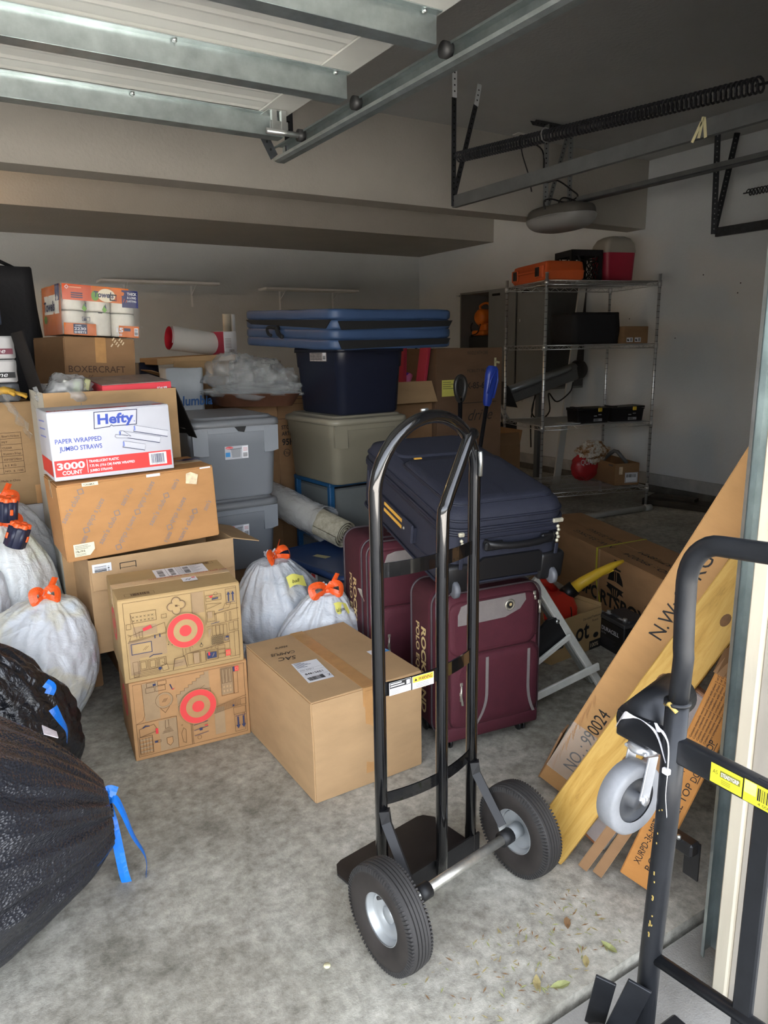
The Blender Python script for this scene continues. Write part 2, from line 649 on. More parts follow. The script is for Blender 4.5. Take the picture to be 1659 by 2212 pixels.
def track(b, pts, prof, side, m=None):
    """sweep profile (side, normal) along pts; side = horizontal direction of the profile's first axis."""
    pts = [Vector(p) for p in pts]
    sd = Vector(side)
    vs, fs = [], []
    n = len(prof)
    for i, p in enumerate(pts):
        t = (pts[min(i + 1, len(pts) - 1)] - pts[max(i - 1, 0)]).normalized()
        up = t.cross(sd).normalized()
        vs += [p + sd * a + up * c for a, c in prof]
    for i in range(len(pts) - 1):
        for k in range(n):
            fs.append((i * n + k, i * n + (k + 1) % n, (i + 1) * n + (k + 1) % n, (i + 1) * n + k))
    fs.append(list(range(n)))
    fs.append([(len(pts) - 1) * n + k for k in range(n)][::-1])
    b.add(vs, fs, m)


tk = thing('door_track', 'galvanised channel track on the right side of the raised white door', 'track')
b = B(GALV)
track(b, [(1.42, 3.16, 2.285), (1.42, 2.2, 2.285), (1.42, 1.135, 2.285)], TR, (1, 0, 0))
b.build('horizontal_rail', tk)
b = B(GALV)
cur = [(1.42, 1.135 - 0.3 * math.sin(a), 1.985 + 0.3 * math.cos(a)) for a in [i * math.pi / 16 for i in range(9)]]
track(b, cur + [(1.42, 0.835, 1.4), (1.42, 0.835, 0.7), (1.42, 0.835, 0.01)], TR, (1, 0, 0))
b.build('vertical_rail', tk)
b = B(mat('jamb_angle', (136, 150, 148), 0.45, 0.6, var=0.15, vscale=12))
b.box((1.405, 0.812, 0.98), (0.003, 0.026, 1.95))
for z in (0.25, 0.33, 0.62, 0.72, 0.78, 1.05, 1.2, 1.35):
    b.box((1.4025, 0.811, z), (0.002, 0.010, 0.03 if int(z * 100) % 2 else 0.012), mat('rust_slot', (92, 62, 44), 0.8))
b.build('jamb_angle', tk)
b = B(DARKST)
perf_angle(b, (1.46, 3.12, 2.27), (1.46, 3.12, 3.14), 0.04)
perf_angle(b, (1.40, 3.15, 2.27), (1.30, 3.1, 2.40), 0.04)
b.build('hanger', tk)
b = B(mat('sensor_black', (24, 24, 26), 0.4))
b.box((1.39, 0.925, 0.285), (0.035, 0.07, 0.035), bev=0.005)
b.box((1.40, 0.905, 0.25), (0.004, 0.04, 0.10))
b.cyl((1.372, 0.925, 0.302), (1.372, 0.925, 0.312), 0.005, 8, BRIGHT)
b.build('safety_sensor', tk)

# ------------------------------------------------------------------ right bay: tracks, springs, hangers, opener
BOXT = [(0.0, -0.036), (0.0, 0.036), (0.03, 0.036), (0.034, 0.028), (0.03, 0.028), (0.006, 0.030), (0.006, -0.030), (0.03, -0.028), (0.034, -0.028), (0.03, -0.036)]
tl = thing('door_track', 'grey painted door track hung from the ceiling left of the opener', 'track')
b = B(PAINTST)
track(b, [(3.03, 4.03, 2.37), (3.03, 2.6, 2.37), (3.03, 1.0, 2.37)], BOXT, (1, 0, 0))
b.build('horizontal_rail', tl)
b = B(DARKST)
perf_angle(b, (3.03, 4.02, 2.34), (3.03, 4.02, 2.98), 0.035)
b.build('hanger', tl)
b = B(DARKST)
perf_angle(b, (3.04, 4.03, 2.40), (3.29, 4.13, 3.0), 0.035)
b.build('hanger', tl)
b = B(DRYWALL)
perf_angle(b, (3.03, 4.015, 2.98), (3.03, 4.015, 3.14), 0.035)
b.build('painted_hanger_end', tl)
b = B(DRYWALL)
perf_angle(b, (3.29, 4.125, 3.0), (3.335, 4.145, 3.14), 0.035)
b.build('painted_hanger_end', tl)
b = B(mat('masking_tape', (214, 205, 160), 0.7))
for (y, z, a) in ((2.22, 2.375, 0.5), (2.20, 2.37, 0.15), (2.24, 2.36, 0.8)):
    b.box((3.028, y, z), (0.002, 0.014, 0.085), rot=(a - 0.3, 0, 0))
b.build('tape_scrap', tl)

trr = thing('door_track', 'dark steel door track with V-shaped perforated hanger beside the right wall', 'track')
b = B(DARKST)
track(b, [(5.67, 3.95, 2.34), (5.67, 2.6, 2.34), (5.67, 1.0, 2.34)], BOXT, (1, 0, 0))
b.build('horizontal_rail', trr)
pale = mat('lit_hole_disc', (150, 152, 152), 0.8, var=0)  # pale discs: light showing through the holes, put into their colour
for p in ((5.70, 4.02, 3.14), (5.93, 4.0, 3.14)):
    b = B(DARKST)
    perf_angle(b, (5.68, 3.97, 2.33), p, 0.045, (-0.7, -0.7, 0), None, pale, 0.04)
    b.build('hanger', trr)


def spring(name, label, p0, p1, r, turns, wire, m):
    t = thing(name, label, 'spring')
    p0, p1 = Vector(p0), Vector(p1)
    ax = (p1 - p0)
    L = ax.length
    ax.normalize()
    s = ax.cross(Vector((0, 0, 1))).normalized()
    u = s.cross(ax)
    n = turns * 11
    b = B(m)
    b.tube([p0 + ax * (L * i / n) + (s * math.cos(2 * math.pi * i / 11) + u * math.sin(2 * math.pi * i / 11)) * r for i in range(n + 1)], wire, 4)
    b.build('coil', t)
    b = B(m)
    b.tube([p0 - ax * 0.04, p0 + ax * 0.03], 0.006, 6)
    b.build('hook', t)
    b = B(m)
    b.tube([p1 - ax * 0.03, p1 + ax * 0.25], 0.006, 6)
    b.build('hook', t)
    return t


sp = spring('extension_spring', 'long dark coil spring running under the ceiling above the grey track', (3.05, 4.0, 2.632), (3.03, 1.95, 2.472), 0.030, 84, 0.0058, DARKST)
b = B(BRIGHT)
b.tube([(3.04 + 0.036 * math.cos(a), 3.2, 2.575 + 0.036 * math.sin(a)) for a in [i * math.pi / 8 for i in range(16)]], 0.004, 5, closed=True)
b.build('ring', sp)
spring('extension_spring', 'dark coil spring beside the right wall above the short track', (5.72, 3.72, 2.61), (5.72, 1.6, 2.60), 0.024, 80, 0.005, DARKST)

op = thing('garage_door_opener', 'grey rounded garage door opener hanging below the ceiling', 'door opener', (4.43, 4.47, 2.44))
b = B(mat('opener_lid', (84, 80, 74), 0.5))
n1, n2 = 28, 12


def opener_top(u, v):
    a = 2 * math.pi * u
    q = math.sin(v * math.pi / 2) ** 0.5
    cx, cy = math.cos(a), math.sin(a)
    k = 1 / max(0.001, (abs(cx) ** 3 + abs(cy) ** 3) ** (1 / 3.0))
    return (0.17 * k * cx * q, 0.30 * k * cy * q, 0.085 * (1 - v ** 4))


def opener_bot(u, v):
    a = 2 * math.pi * u
    cx, cy = math.cos(a), math.sin(a)
    k = 1 / max(0.001, (abs(cx) ** 3 + abs(cy) ** 3) ** (1 / 3.0))
    q = math.cos(v * math.pi / 2) ** 0.42
    return (0.175 * k * cx * q, 0.31 * k * cy * q * (1 - 0.12 * v), -0.10 * math.sin(v * math.pi / 2))


b.grid(opener_top, n1, n2, wrap=True)
b.build('housing', op)
b = B(mat('opener_lens', (138, 136, 134), 0.35, var=0.02))
b.grid(opener_bot, n1, n2, wrap=True)
b.tube([(0.172 * math.cos(a) * 1.06, 0.305 * math.sin(a) * 1.06, 0.0) for a in [i * math.pi / 16 for i in range(32)]], 0.006, 6, closed=True)
b.build('light_lens', op)
b = B(PAINTST)
b.box((0, -1.83, 0.105), (0.035, 3.3, 0.035))
b.box((0, -1.83, 0.085), (0.07, 3.3, 0.008), DARKST)
b.build('rail', op)
b = B(PAINTST)
perf_angle(b, (-0.12, 0.05, 0.05), (-0.12, 0.06, 0.69), 0.035, (-0.6, -0.8, 0))
b.build('hanger', op)
b = B(PAINTST)
perf_angle(b, (0.14, 0.05, 0.05), (0.14, 0.06, 0.69), 0.035, (-0.6, -0.8, 0))
b.build('hanger', op)
b = B(PAINTST)
perf_angle(b, (-0.08, 0.06, 0.1), (0.12, 0.065, 0.66), 0.03, (-0.6, -0.8, 0))
b.build('diagonal_brace', op)
b = B(DARKST)
perf_angle(b, (-0.25, 0.06, 0.675), (0.27, 0.06, 0.675), 0.045, (0, -0.6, -0.8))
b.build('ceiling_angle', op)
b = B(mat('black_cable', (20, 20, 20), 0.5, var=0))


def wire(b, pts, r=0.006, n=6, m=None):
    """smooth tube through control points (Catmull-Rom)."""
    P = [Vector(p) for p in pts]
    P = [P[0] * 2 - P[1]] + P + [P[-1] * 2 - P[-2]]
    out = []
    for i in range(1, len(P) - 2):
        for k in range(6):
            t = k / 6
            out.append(0.5 * ((2 * P[i]) + (P[i + 1] - P[i - 1]) * t + (2 * P[i - 1] - 5 * P[i] + 4 * P[i + 1] - P[i + 2]) * t * t + (3 * P[i] - P[i - 1] - 3 * P[i + 1] + P[i + 2]) * t ** 3))
    out.append(P[-2])
    b.tube(out, r, n, m)


wire(b, [(-0.17, 0.0, 0.05), (-0.18, 0.0, 0.11), (-0.1, 0.0, 0.13), (0.05, 0.0, 0.12), (0.16, -0.02, 0.17), (0.1, 0.0, 0.22), (-0.02, 0.03, 0.28), (-0.14, 0.05, 0.27), (-0.12, 0.1, 0.5), (-0.06, 0.40, 0.66)])
wire(b, [(-0.1, -0.05, 0.06), (-0.06, -0.08, 0.13), (0.1, -0.08, 0.11), (0.12, -0.02, 0.09)])
b.build('power_cord', op)
out = thing('ceiling_outlet', 'white ceiling outlet with a black plug above the door opener', 'outlet', (4.37, 4.89, 3.14))
b = B(mat('outlet_white', (200, 198, 192), 0.5))
b.box((0, 0, -0.004), (0.12, 0.075, 0.008), bev=0.002)
b.build('cover_plate', out)
b = B(MATS['black_cable'])
b.box((0, 0, -0.03), (0.03, 0.03, 0.045), bev=0.006)
wire(b, [(0, 0, -0.05), (0.01, -0.01, -0.15), (0.05, -0.05, -0.32), (0.04, -0.1, -0.45)], 0.005)
b.build('plug', out)

# warm bulb behind the beam, off to the left
bulb = thing('ceiling_bulb', 'bare warm bulb on the ceiling behind the beam at left', 'lamp', (-0.55, 6.5, 3.14))
b = B(mat('porcelain', (220, 216, 208), 0.4))
b.lathe([(0.0, 0), (0.055, 0), (0.05, -0.03), (0.025, -0.06), (0.0, -0.06)], 20)
b.build('lamp_holder', bulb)
b = B(mat('lit_bulb', (255, 190, 110), 0.4, var=0, emit=6.0))
b.lathe([(0.014, -0.06), (0.02, -0.08), (0.032, -0.11), (0.03, -0.135), (0.015, -0.152), (0.0, -0.155)], 16)
b.build('bulb_glass', bulb)
point_lamp('bulb_light', (-0.55, 6.5, 2.93), 9, (1.0, 0.62, 0.3), 0.04)

# ------------------------------------------------------------------ shelves on the back wall
SHW = mat('white_shelf_board', (246, 246, 246), 0.6, var=0.05)
for lab, x0, x1, z in (('white wall shelf on the back wall above the paper towels', 1.71, 3.04, 2.225), ('white wall shelf on the back wall above the blue mat', 3.62, 4.92, 2.19)):
    t = thing('wall_shelf', lab, 'shelf', ((x0 + x1) / 2, 8.69, z), group=None)
    b = B(SHW)
    b.box((0, 0, 0), (x1 - x0, 0.26, 0.026), bev=0.002)
    b.build('shelf_board', t)
    for s in (-0.28, 0.3):
        b = B(SHW)
        x = s * (x1 - x0)
        b.box((x, 0.125, -0.13), (0.022, 0.006, 0.25))
        b.box((x, 0.02, -0.014), (0.02, 0.2, 0.008))
        b.tube([(x, 0.12, -0.12), (x, -0.06, -0.018)], 0.005, 6)
        b.build('bracket', t)

# nail marks and screw holes on the right wall
b = B(HOLE)
for y, z in ((3.93, 1.95), (3.95, 1.87), (3.55, 1.92), (3.56, 1.86), (3.5, 1.47), (3.52, 1.4), (4.3, 2.05), (4.55, 1.5), (5.3, 1.66), (5.1, 1.7)):
    b.lathe([(0, 0), (0.006, 0)], 8, X=Matrix.Translation((6.0495, y, z)) @ Euler((0, -math.pi / 2, 0)).to_matrix().to_4x4())
tag(b.build('trim_8'), kind='structure')
# ------------------------------------------------------------------ black hand truck
RUB = mat('black_rubber', (54, 52, 51), 0.72, var=0.22, vscale=10)
RUBD = mat('tyre_wall_rubber', (48, 43, 40), 0.7, var=0.25, vscale=12)
RIM = mat('silver_rim', (182, 186, 188), 0.35, 0.45, var=0.06)
HTX = Vector((0.989, 0.149, 0))         # across the frame
ht = thing('hand_truck', 'black two-wheeled hand truck with tall loop handle in front of the suitcases', 'hand truck', (1.01, 1.44, 0), R(8.6))
W2 = 0.168
TOP = 1.125


def arc(c, r, a0, a1, n, zc=0):
    return [(c + r * math.cos(a0 + (a1 - a0) * i / n), 0, zc + r * math.sin(a0 + (a1 - a0) * i / n)) for i in range(n + 1)]


loop = [(-W2, 0, 0.01), (-W2, 0, 0.4), (-W2, 0, 0.8), (-W2, 0, TOP)] + [(W2 * math.cos(a), -0.015 * math.sin(a), TOP + W2 * 0.98 * math.sin(a)) for a in [math.pi - i * math.pi / 22 for i in range(1, 23)]] + [(W2, 0, 0.8), (W2, 0, 0.4), (W2, 0, 0.01)]
b = B(BLKM)
b.tube(loop, 0.0165, 14)
b.build('loop_frame', ht)
b = B(BLKM)
wire(b, [(0.015, -0.035, 0.03), (0.015, -0.035, 0.4), (0.015, -0.035, 0.8), (0.018, -0.035, 1.03), (0.03, -0.034, 1.075), (0.08, -0.026, 1.155), (0.125, -0.02, 1.225), (0.148, -0.012, 1.235)], 0.0165, 14)
b.build('centre_post', ht)
b = B(BRIGHT)
b.tube([(0.156, -0.03, 1.19), (0.164, -0.025, 1.16), (0.166, -0.022, 1.125)], 0.006, 6)
b.build('chipped_paint', ht)
b = B(BRIGHT)
b.tube([(-0.02, 0, TOP + W2 * 0.98 + 0.015), (0.0, 0, TOP + W2 * 0.98 + 0.0155)], 0.004, 6)
b.build('chipped_paint', ht)
for z, w in ((0.934, 0.036), (0.628, 0.036), (0.325, 0.034)):
    b = B(BLKM)
    n = 12
    vs = []
    for i in range(n + 1):
        x = -W2 + 2 * W2 * i / n
        y = -0.016 - 0.03 * (1 - (x / W2) ** 2) + 0.018
        for dy, dz in ((0, -w / 2), (0, w / 2), (0.004, w / 2), (0.004, -w / 2)):
            vs.append((x, y + dy - 0.006, z + dz))
    fs = []
    for i in range(n):
        for k in range(4):
            fs.append((i * 4 + k, i * 4 + (k + 1) % 4, i * 4 + 4 + (k + 1) % 4, i * 4 + 4 + k))
    b.add(vs, fs)
    st = b.build('cross_strap', ht)
    if abs(z - 0.628) < 0.01:
        # warning decals on the left half of the middle strap
        def seg(x):
            return Vector((x, -0.016 - 0.03 * (1 - (x / W2) ** 2) + 0.018 - 0.0075, z))
        a, c = seg(-0.148), seg(-0.012)
        u = (c - a).normalized()
        v = Vector((0, 0, 1))
        nn = u.cross(v)
        p = Print(Matrix(((u.x, v.x, nn.x, a.x + nn.x * 0.003), (u.y, v.y, nn.y, a.y + nn.y * 0.003), (u.z, v.z, nn.z, a.z), (0, 0, 0, 1))))
        yl = mat('warning_yellow', (240, 190, 60), 0.5, var=0.03)
        p.rect(0, -0.017, 0.064, 0.017, WHITE)
        p.rect(0.001, 0.001, 0.063, 0.0165, INK)
        p.rect(0.003, 0.011, 0.036, 0.014, WHITE)
        p.rect(0.003, 0.005, 0.044, 0.008, WHITE)
        p.rect(0.05, 0.003, 0.06, 0.014, WHITE)
        for k in range(4):
            p.rect(0.004, -0.0035 - k * 0.0033, 0.03 + 0.006 * (k % 2), -0.0027 - k * 0.0033, INK)
        p.rect(0.067, -0.017, 0.132, 0.017, WHITE)
        p.rect(0.068, 0.0, 0.131, 0.0165, yl)
        p.poly([(0.073, 0.004), (0.082, 0.004), (0.0775, 0.012)], INK)
        p.text('WARNING', 0.085, 0.0035, 0.013, INK, bold=0.02, w=0.042)
        for k in range(3):
            p.rect(0.078, -0.005 - k * 0.004, 0.118, -0.004 - k * 0.004, INK)
        p.build('warning_label', st)
TP = B(mat('toe_plate_black', (38, 37, 37), 0.5, 0.3, var=0.25, vscale=12, bump=0.1, bscale=90))
pl = [(-0.19, 0.0), (0.19, 0.0), (0.19, 0.185), (0.17, 0.215), (0.15, 0.222), (-0.15, 0.222), (-0.17, 0.215), (-0.19, 0.185)]
TP.slab(pl, 0.007, X=Matrix.Translation((0, -0.01, 0.004)))
TP.box((0, -0.013, 0.032), (0.38, 0.006, 0.06))
TP.build('toe_plate', ht)
ax_y, ax_z = -0.142, 0.132
b = B(mat('galvanised_axle', (190, 188, 180), 0.4, 0.8, var=0.25, vscale=30))
b.cyl((-0.232, ax_y, ax_z), (0.192, ax_y, ax_z), 0.0135, 14)
b.build('axle', ht)
for s in (-1, 1):
    b = B(BLKM)
    b.m = mat('black_brace_paint', (26, 26, 28), 0.5, 0.0, var=0.15)
    b.tube([(s * W2, -0.012, 0.30), (s * W2, -0.02, 0.265), (s * W2 - (0.02 if s < 0 else 0.012), ax_y + 0.012, ax_z + 0.03)], [0.018, 0.017, 0.015], 4)
    b.cyl((s * (W2 - 0.03), ax_y, ax_z), (s * (W2 + 0.005), ax_y, ax_z), 0.021, 14)
    b.build('axle_brace', ht)
for s in (-1, 1):
    wx = 0.214 if s > 0 else -0.268
    w = thing('wheel', None, None, (wx, ax_y, ax_z))
    w.parent = ht
    w.scale = (0.78, 0.94, 0.94)
    w.rotation_euler = (0, 0, R(-3.5))
    Xw = Matrix.Rotation(math.pi / 2, 4, 'Y') @ Matrix.Identity(4)
    b = B(RUB)
    R0 = 0.140
    prof = [(0.068, -0.030), (0.074, -0.036)]
    b.lathe([(0.066, -0.030), (0.075, -0.037), (0.095, -0.044), (0.112, -0.0445), (0.122, -0.041)], 72, RUBD, Xw)
    b.lathe([(0.122, 0.041), (0.112, 0.0445), (0.095, 0.044), (0.075, 0.037), (0.066, 0.030)], 72, RUBD, Xw)
    # crown with ribs and grooves
    cr = [(0.122, -0.041), (0.130, -0.036), (0.1355, -0.030)]
    for q in (-0.024, -0.012, 0.0, 0.012, 0.024):
        h = 0.1395 - (abs(q) / 0.03) ** 2 * 0.003
        cr += [(h, q - 0.0042), (h, q + 0.0042), (h - 0.0035, q + 0.005), (h - 0.0035, q + 0.007)]
    cr += [(0.1355, 0.030), (0.130, 0.036), (0.122, 0.041)]
    b.lathe(cr, 96, RUB, Xw, smooth=False)
    # shoulder lugs
    for k in range(84):
        a = 2 * math.pi * k / 84
        for e in (-1, 1):
            M = Matrix.Rotation(a, 4, 'X') @ Matrix.Translation((e * 0.0385, 0, 0.1275))
            b.add([M @ Vector(p) for p in [(-0.004, -0.0028, -0.007), (0.004, -0.0028, -0.007), (0.004, 0.0028, -0.007), (-0.004, 0.0028, -0.007), (-0.005 - e * 0.003, -0.0022, 0.008), (0.004 - e * 0.003, -0.0022, 0.008), (0.004 - e * 0.003, 0.0022, 0.008), (-0.005 - e * 0.003, 0.0022, 0.008)]],
                  [(4, 5, 6, 7), (0, 1, 5, 4), (1, 2, 6, 5), (2, 3, 7, 6), (3, 0, 4, 7)], RUB)
    b.build('tyre', w)
    b = B(RIM)
    b.lathe([(0.066, -0.031), (0.071, -0.031), (0.069, -0.027), (0.062, -0.022), (0.058, -0.006), (0.05, 0.0), (0.03, 0.004), (0.02, 0.004), (0.02, 0.0), (0.05, -0.004), (0.056, -0.01)], 48, X=Xw)
    b.lathe([(0.066, 0.031), (0.071, 0.031), (0.069, 0.027), (0.062, 0.022), (0.056, 0.008), (0.045, 0.004), (0.021, 0.010)], 48, X=Xw)
    b.lathe([(0.0, s * 0.004), (0.0215, s * 0.004), (0.0215, -s * 0.050), (0.019, -s * 0.056), (0.0, -s * 0.056)], 28, X=Xw)
    b.build('rim', w)
    b = B(RUB)
    b.tube([(s * 0.004, 0.012, 0.048), (s * 0.030, 0.014, 0.053)], 0.005, 8)
    b.build('valve_stem', w)
# ------------------------------------------------------------------ cardboard
def cardboard(name, rgb):
    return mat(name, rgb, 0.78, var=0.09, vscale=5, bump=0.12, bscale=130, spec=0.25, stretch=(1, 1, 2.5))


KRAFT = cardboard('kraft_cardboard', (176, 142, 102))
KRAFTO = cardboard('orange_kraft_cardboard', (182, 134, 86))
KRAFTY = cardboard('yellow_kraft_cardboard', (178, 148, 102))
KRAFTL = cardboard('light_kraft_cardboard', (183, 150, 111))
KRAFTD = cardboard('brown_cardboard', (146, 112, 80))
KRAFTB = cardboard('dark_brown_cardboard', (112, 86, 66))
KSHADE = mat('kraft_grey_print', (162, 134, 100), 0.8, var=0.08, vscale=20)
KLINE = mat('brown_line_ink', (96, 70, 46), 0.8, var=0)
TAPE = mat('brown_packing_tape', (188, 142, 92), 0.28, var=0.12, vscale=18, bump=0.2, bscale=40)
CTAPE = mat('clear_packing_tape', (206, 178, 140), 0.15, var=0.08, vscale=18, bump=0.3, bscale=40)
RED = mat('print_red', (212, 46, 56), 0.55, var=0.04)
REDL = mat('print_red_on_kraft', (222, 68, 66), 0.65, var=0.05, vscale=12)
BLUE = mat('print_blue', (52, 78, 176), 0.55, var=0.03)
NAVY = mat('print_navy', (44, 52, 86), 0.6, var=0)
GOLD = mat('gold_print', (214, 190, 136), 0.5, var=0.06)
YELP = mat('yellow_paper', (226, 220, 110), 0.6, var=0.05)


def dents(w, d, h, amp, seed):
    """closed box with softly bulged, slightly crushed faces."""
    q = random.Random(seed)
    off = Vector((q.uniform(0, 50), q.uniform(0, 50), 0))
    bm = bmesh.new()
    bmesh.ops.create_cube(bm, size=1)
    bmesh.ops.subdivide_edges(bm, edges=bm.edges[:], cuts=9, use_grid_fill=True)
    for v in bm.verts:
        x, y, z = v.co
        n = noise.noise_vector(Vector((x * 2, y * 2, z * 2)) + off)
        k = amp * 0.6
        p = Vector((x * w, y * d, (z + 0.5) * h))
        bul = amp * 0.8
        fx, fy, fz = 1 - (2 * x) ** 2, 1 - (2 * y) ** 2, 1 - (2 * z) ** 2
        if abs(x) > 0.499:
            p.x += math.copysign(bul * fy * fz, x)
        if abs(y) > 0.499:
            p.y += math.copysign(bul * fx * fz, y)
        if z > 0.499:
            p.z -= bul * fx * fy
        p += Vector((n.x, n.y, 0)) * k
        if z > -0.499:
            p.z += n.z * k * 0.6
        v.co = p
    bmesh.ops.bevel(bm, geom=[e for e in bm.edges if len(e.link_faces) == 2 and e.calc_face_angle(0) > 1.0], offset=0.004, segments=2, affect='EDGES')
    bm.verts.index_update()
    vs = [v.co.copy() for v in bm.verts]
    fs = [[v.index for v in f.verts] for f in bm.faces]
    bm.free()
    return vs, fs


def carton(name, label, loc, rot, dims, m, group=None, soft=0.0, seam='x', tape=None, cat='box', seed=1):
    w, d, h = dims
    t = thing(name, label, cat, loc, rot, group)
    b = B(m)
    if soft:
        vs, fs = dents(w, d, h - 0.003, soft, seed)
        b.add(vs, fs, smooth=False)
    else:
        b.box((0, 0, h / 2 - 0.0015), (w, d, h - 0.003), bev=0.0035, seg=2)
    b.build('body', t)
    for s in (-1, 1):
        b = B(m)
        if seam == 'x':
            b.box((0, s * d / 4, h - 0.0015), (w - 0.004, d / 2 - 0.0025, 0.003), bev=0.0008)
        else:
            b.box((s * w / 4, 0, h - 0.0015), (w / 2 - 0.0025, d - 0.004, 0.003), bev=0.0008)
        b.build('top_flap', t)
    if tape:
        b = B(tape)
        tw = 0.052
        if seam == 'x':
            b.box((0, 0, h + 0.0006), (w + 0.001, tw, 0.0008))
            for s in (-1, 1):
                b.box((s * (w / 2 + 0.0006 + soft * 0.4), 0, h - 0.035), (0.0008, tw, 0.07))
        else:
            b.box((0, 0, h + 0.0006), (tw, d + 0.001, 0.0008))
            for s in (-1, 1):
                b.box((0, s * (d / 2 + 0.0006 + soft * 0.4), h - 0.06), (tw, 0.0008, 0.12))
        b.build('packing_tape', t)
    return t


def open_carton(name, label, loc, rot, dims, m, flaps, inner=None, outer=None, cat='box', th=0.005, group=None):
    """walls + bottom; flaps = {side: (height, angle outward from upright, material)}"""
    w, d, h = dims
    t = thing(name, label, cat, loc, rot, group)
    b = B(m)
    b.box((0, -d / 2 + th / 2, h / 2), (w, th, h), m)
    b.box((0, d / 2 - th / 2, h / 2), (w, th, h), m)
    b.box((-w / 2 + th / 2, 0, h / 2), (th, d - 2 * th, h), outer or m)
    b.box((w / 2 - th / 2, 0, h / 2), (th, d - 2 * th, h), m)
    b.box((0, 0, th / 2), (w - 2 * th, d - 2 * th, th), m)
    b.build('body', t)
    for side, (fh, ang, fm) in flaps.items():
        b = B(fm or m)
        a = R(ang)
        L = (w if side in ('front', 'back') else d) - 0.004
        dz = Matrix.Translation((0, 0, h))
        rz = {'front': 0, 'right': math.pi / 2, 'back': math.pi, 'left': -math.pi / 2}[side]
        off = d / 2 if side in ('front', 'back') else w / 2
        b.X = dz @ Matrix.Rotation(rz, 4, 'Z') @ Matrix.Translation((0, -off + 0.002, 0.001)) @ Matrix.Rotation(a, 4, 'X')
        c = fh * 0.04
        b.X = b.X @ Matrix(((1, 0, 0, 0), (0, 0, 1, -0.002), (0, 1, 0, 0), (0, 0, 0, 1)))
        b.slab([(-L / 2, 0), (L / 2, 0), (L / 2 - c, fh), (-L / 2 + c, fh)], 0.004)
        b.build('flap', t)
    return t


def arrows(p, x, y, s, m=INK, up=True):
    for k in (0, 1):
        X = x + k * s * 0.42
        if up:
            p.rect(X - s * 0.06, y, X + s * 0.06, y + s * 0.75, m)
            p.poly([(X - s * 0.17, y + s * 0.68), (X + s * 0.17, y + s * 0.68), (X, y + s)], m)
        else:
            p.rect(X - s * 0.06, y + s * 0.25, X + s * 0.06, y + s, m)
            p.poly([(X - s * 0.17, y + s * 0.32), (X, y), (X + s * 0.17, y + s * 0.32)], m)
    yy = y - s * 0.08 if up else y + s * 1.08
    p.rect(x - s * 0.2, yy - s * 0.02, x + s * 0.62, yy + s * 0.02, m)


# --- the two store boxes at the left front
tw, td, th_ = 0.428, 0.33, 0.31
lowb = carton('shipping_box', 'kraft box with red bullseye, lower of two, standing on the floor', (0.686, 2.645, 0), R(-5.2), (tw, td, th_), cardboard('lower_store_kraft', (178, 136, 93)))
p = Print(face_X(tw, td, th_, 'front'))
sx, sy = tw / 1.0, th_ / 1.0


def U(x, y):
    return (x * tw, y * th_)


def ul(p, pts, m=KLINE, w=0.0013, c=False):
    p.line([U(*q) for q in pts], w, m, c)


def ur(p, x0, y0, x1, y1, m):
    p.rect(x0 * tw, y0 * th_, x1 * tw, y1 * th_, m)


def uf(p, x0, y0, x1, y1, w=0.0013, m=KLINE):
    p.frame(x0 * tw, y0 * th_, x1 * tw, y1 * th_, w, m)


uf(p, 0.03, 0.05, 0.97, 0.96, 0.0014)
for q in ((0.105, 0.48, 0.23, 0.95), (0.21, 0.06, 0.36, 0.45), (0.38, 0.52, 0.66, 0.95), (0.685, 0.10, 0.775, 0.45), (0.76, 0.60, 0.865, 0.95)):
    ur(p, *q, KSHADE)
p.poly([U(0.03, 0.95), U(0.10, 0.95), U(0.105, 0.55), U(0.085, 0.49), U(0.03, 0.46)], cardboard('lower_store_kraft', (178, 136, 93)))
ul(p, [(0.10, 0.95), (0.105, 0.56), (0.085, 0.50), (0.035, 0.47)])
st = []
for k in range(8):
    st += [(0.375 + k * 0.035, 0.70 + k * 0.031), (0.375 + k * 0.035, 0.731 + k * 0.031)]
p.poly([U(*q) for q in st] + [U(0.655, 0.95), U(0.375, 0.95)], cardboard('lower_store_kraft', (178, 136, 93)))
ul(p, st)
ul(p, [(0.38, 0.58), (0.62, 0.79)], KRAFTL, 0.004)
ul(p, [(0.38, 0.575), (0.62, 0.785)])
uf(p, 0.60, 0.66, 0.665, 0.73)
for q in ((0.13, 0.83, 0.2, 0.89), (0.21, 0.83, 0.29, 0.89), (0.23, 0.90, 0.30, 0.95), (0.14, 0.90, 0.21, 0.95)):
    uf(p, *q)
ur(p, 0.19, 0.905, 0.215, 0.93, NAVY)
ul(p, [(0.33, 0.88), (0.345, 0.82)], NAVY, 0.004)
ul(p, [(0.345, 0.82), (0.35, 0.81), (0.362, 0.825)], RED, 0.002)
p.disc(0.272 * tw, 0.70 * th_, 0.030, KSHADE, 0.024)
p.disc(0.272 * tw, 0.70 * th_, 0.031, KLINE, 0.0300)
ul(p, [(0.235, 0.61), (0.272, 0.54), (0.312, 0.61)])
for k in range(3):
    ul(p, [(0.255 + k * 0.012, 0.68), (0.275 + k * 0.012, 0.72)])
ul(p, [(0.03, 0.47), (0.36, 0.47), (0.36, 0.06)])
ul(p, [(0.05, 0.40), (0.17, 0.43), (0.20, 0.34), (0.05, 0.30)], c=True)
ul(p, [(0.08, 0.41), (0.10, 0.43), (0.13, 0.42)], NAVY, 0.004)
ur(p, 0.18, 0.30, 0.20, 0.37, RED)
for k in range(4):
    ur(p, 0.045, 0.10 + k * 0.05, 0.145, 0.12 + k * 0.05, KSHADE)
for k in range(5):
    ul(p, [(0.045 + k * 0.025, 0.09), (0.045 + k * 0.025, 0.28)])
uf(p, 0.04, 0.08, 0.15, 0.30)
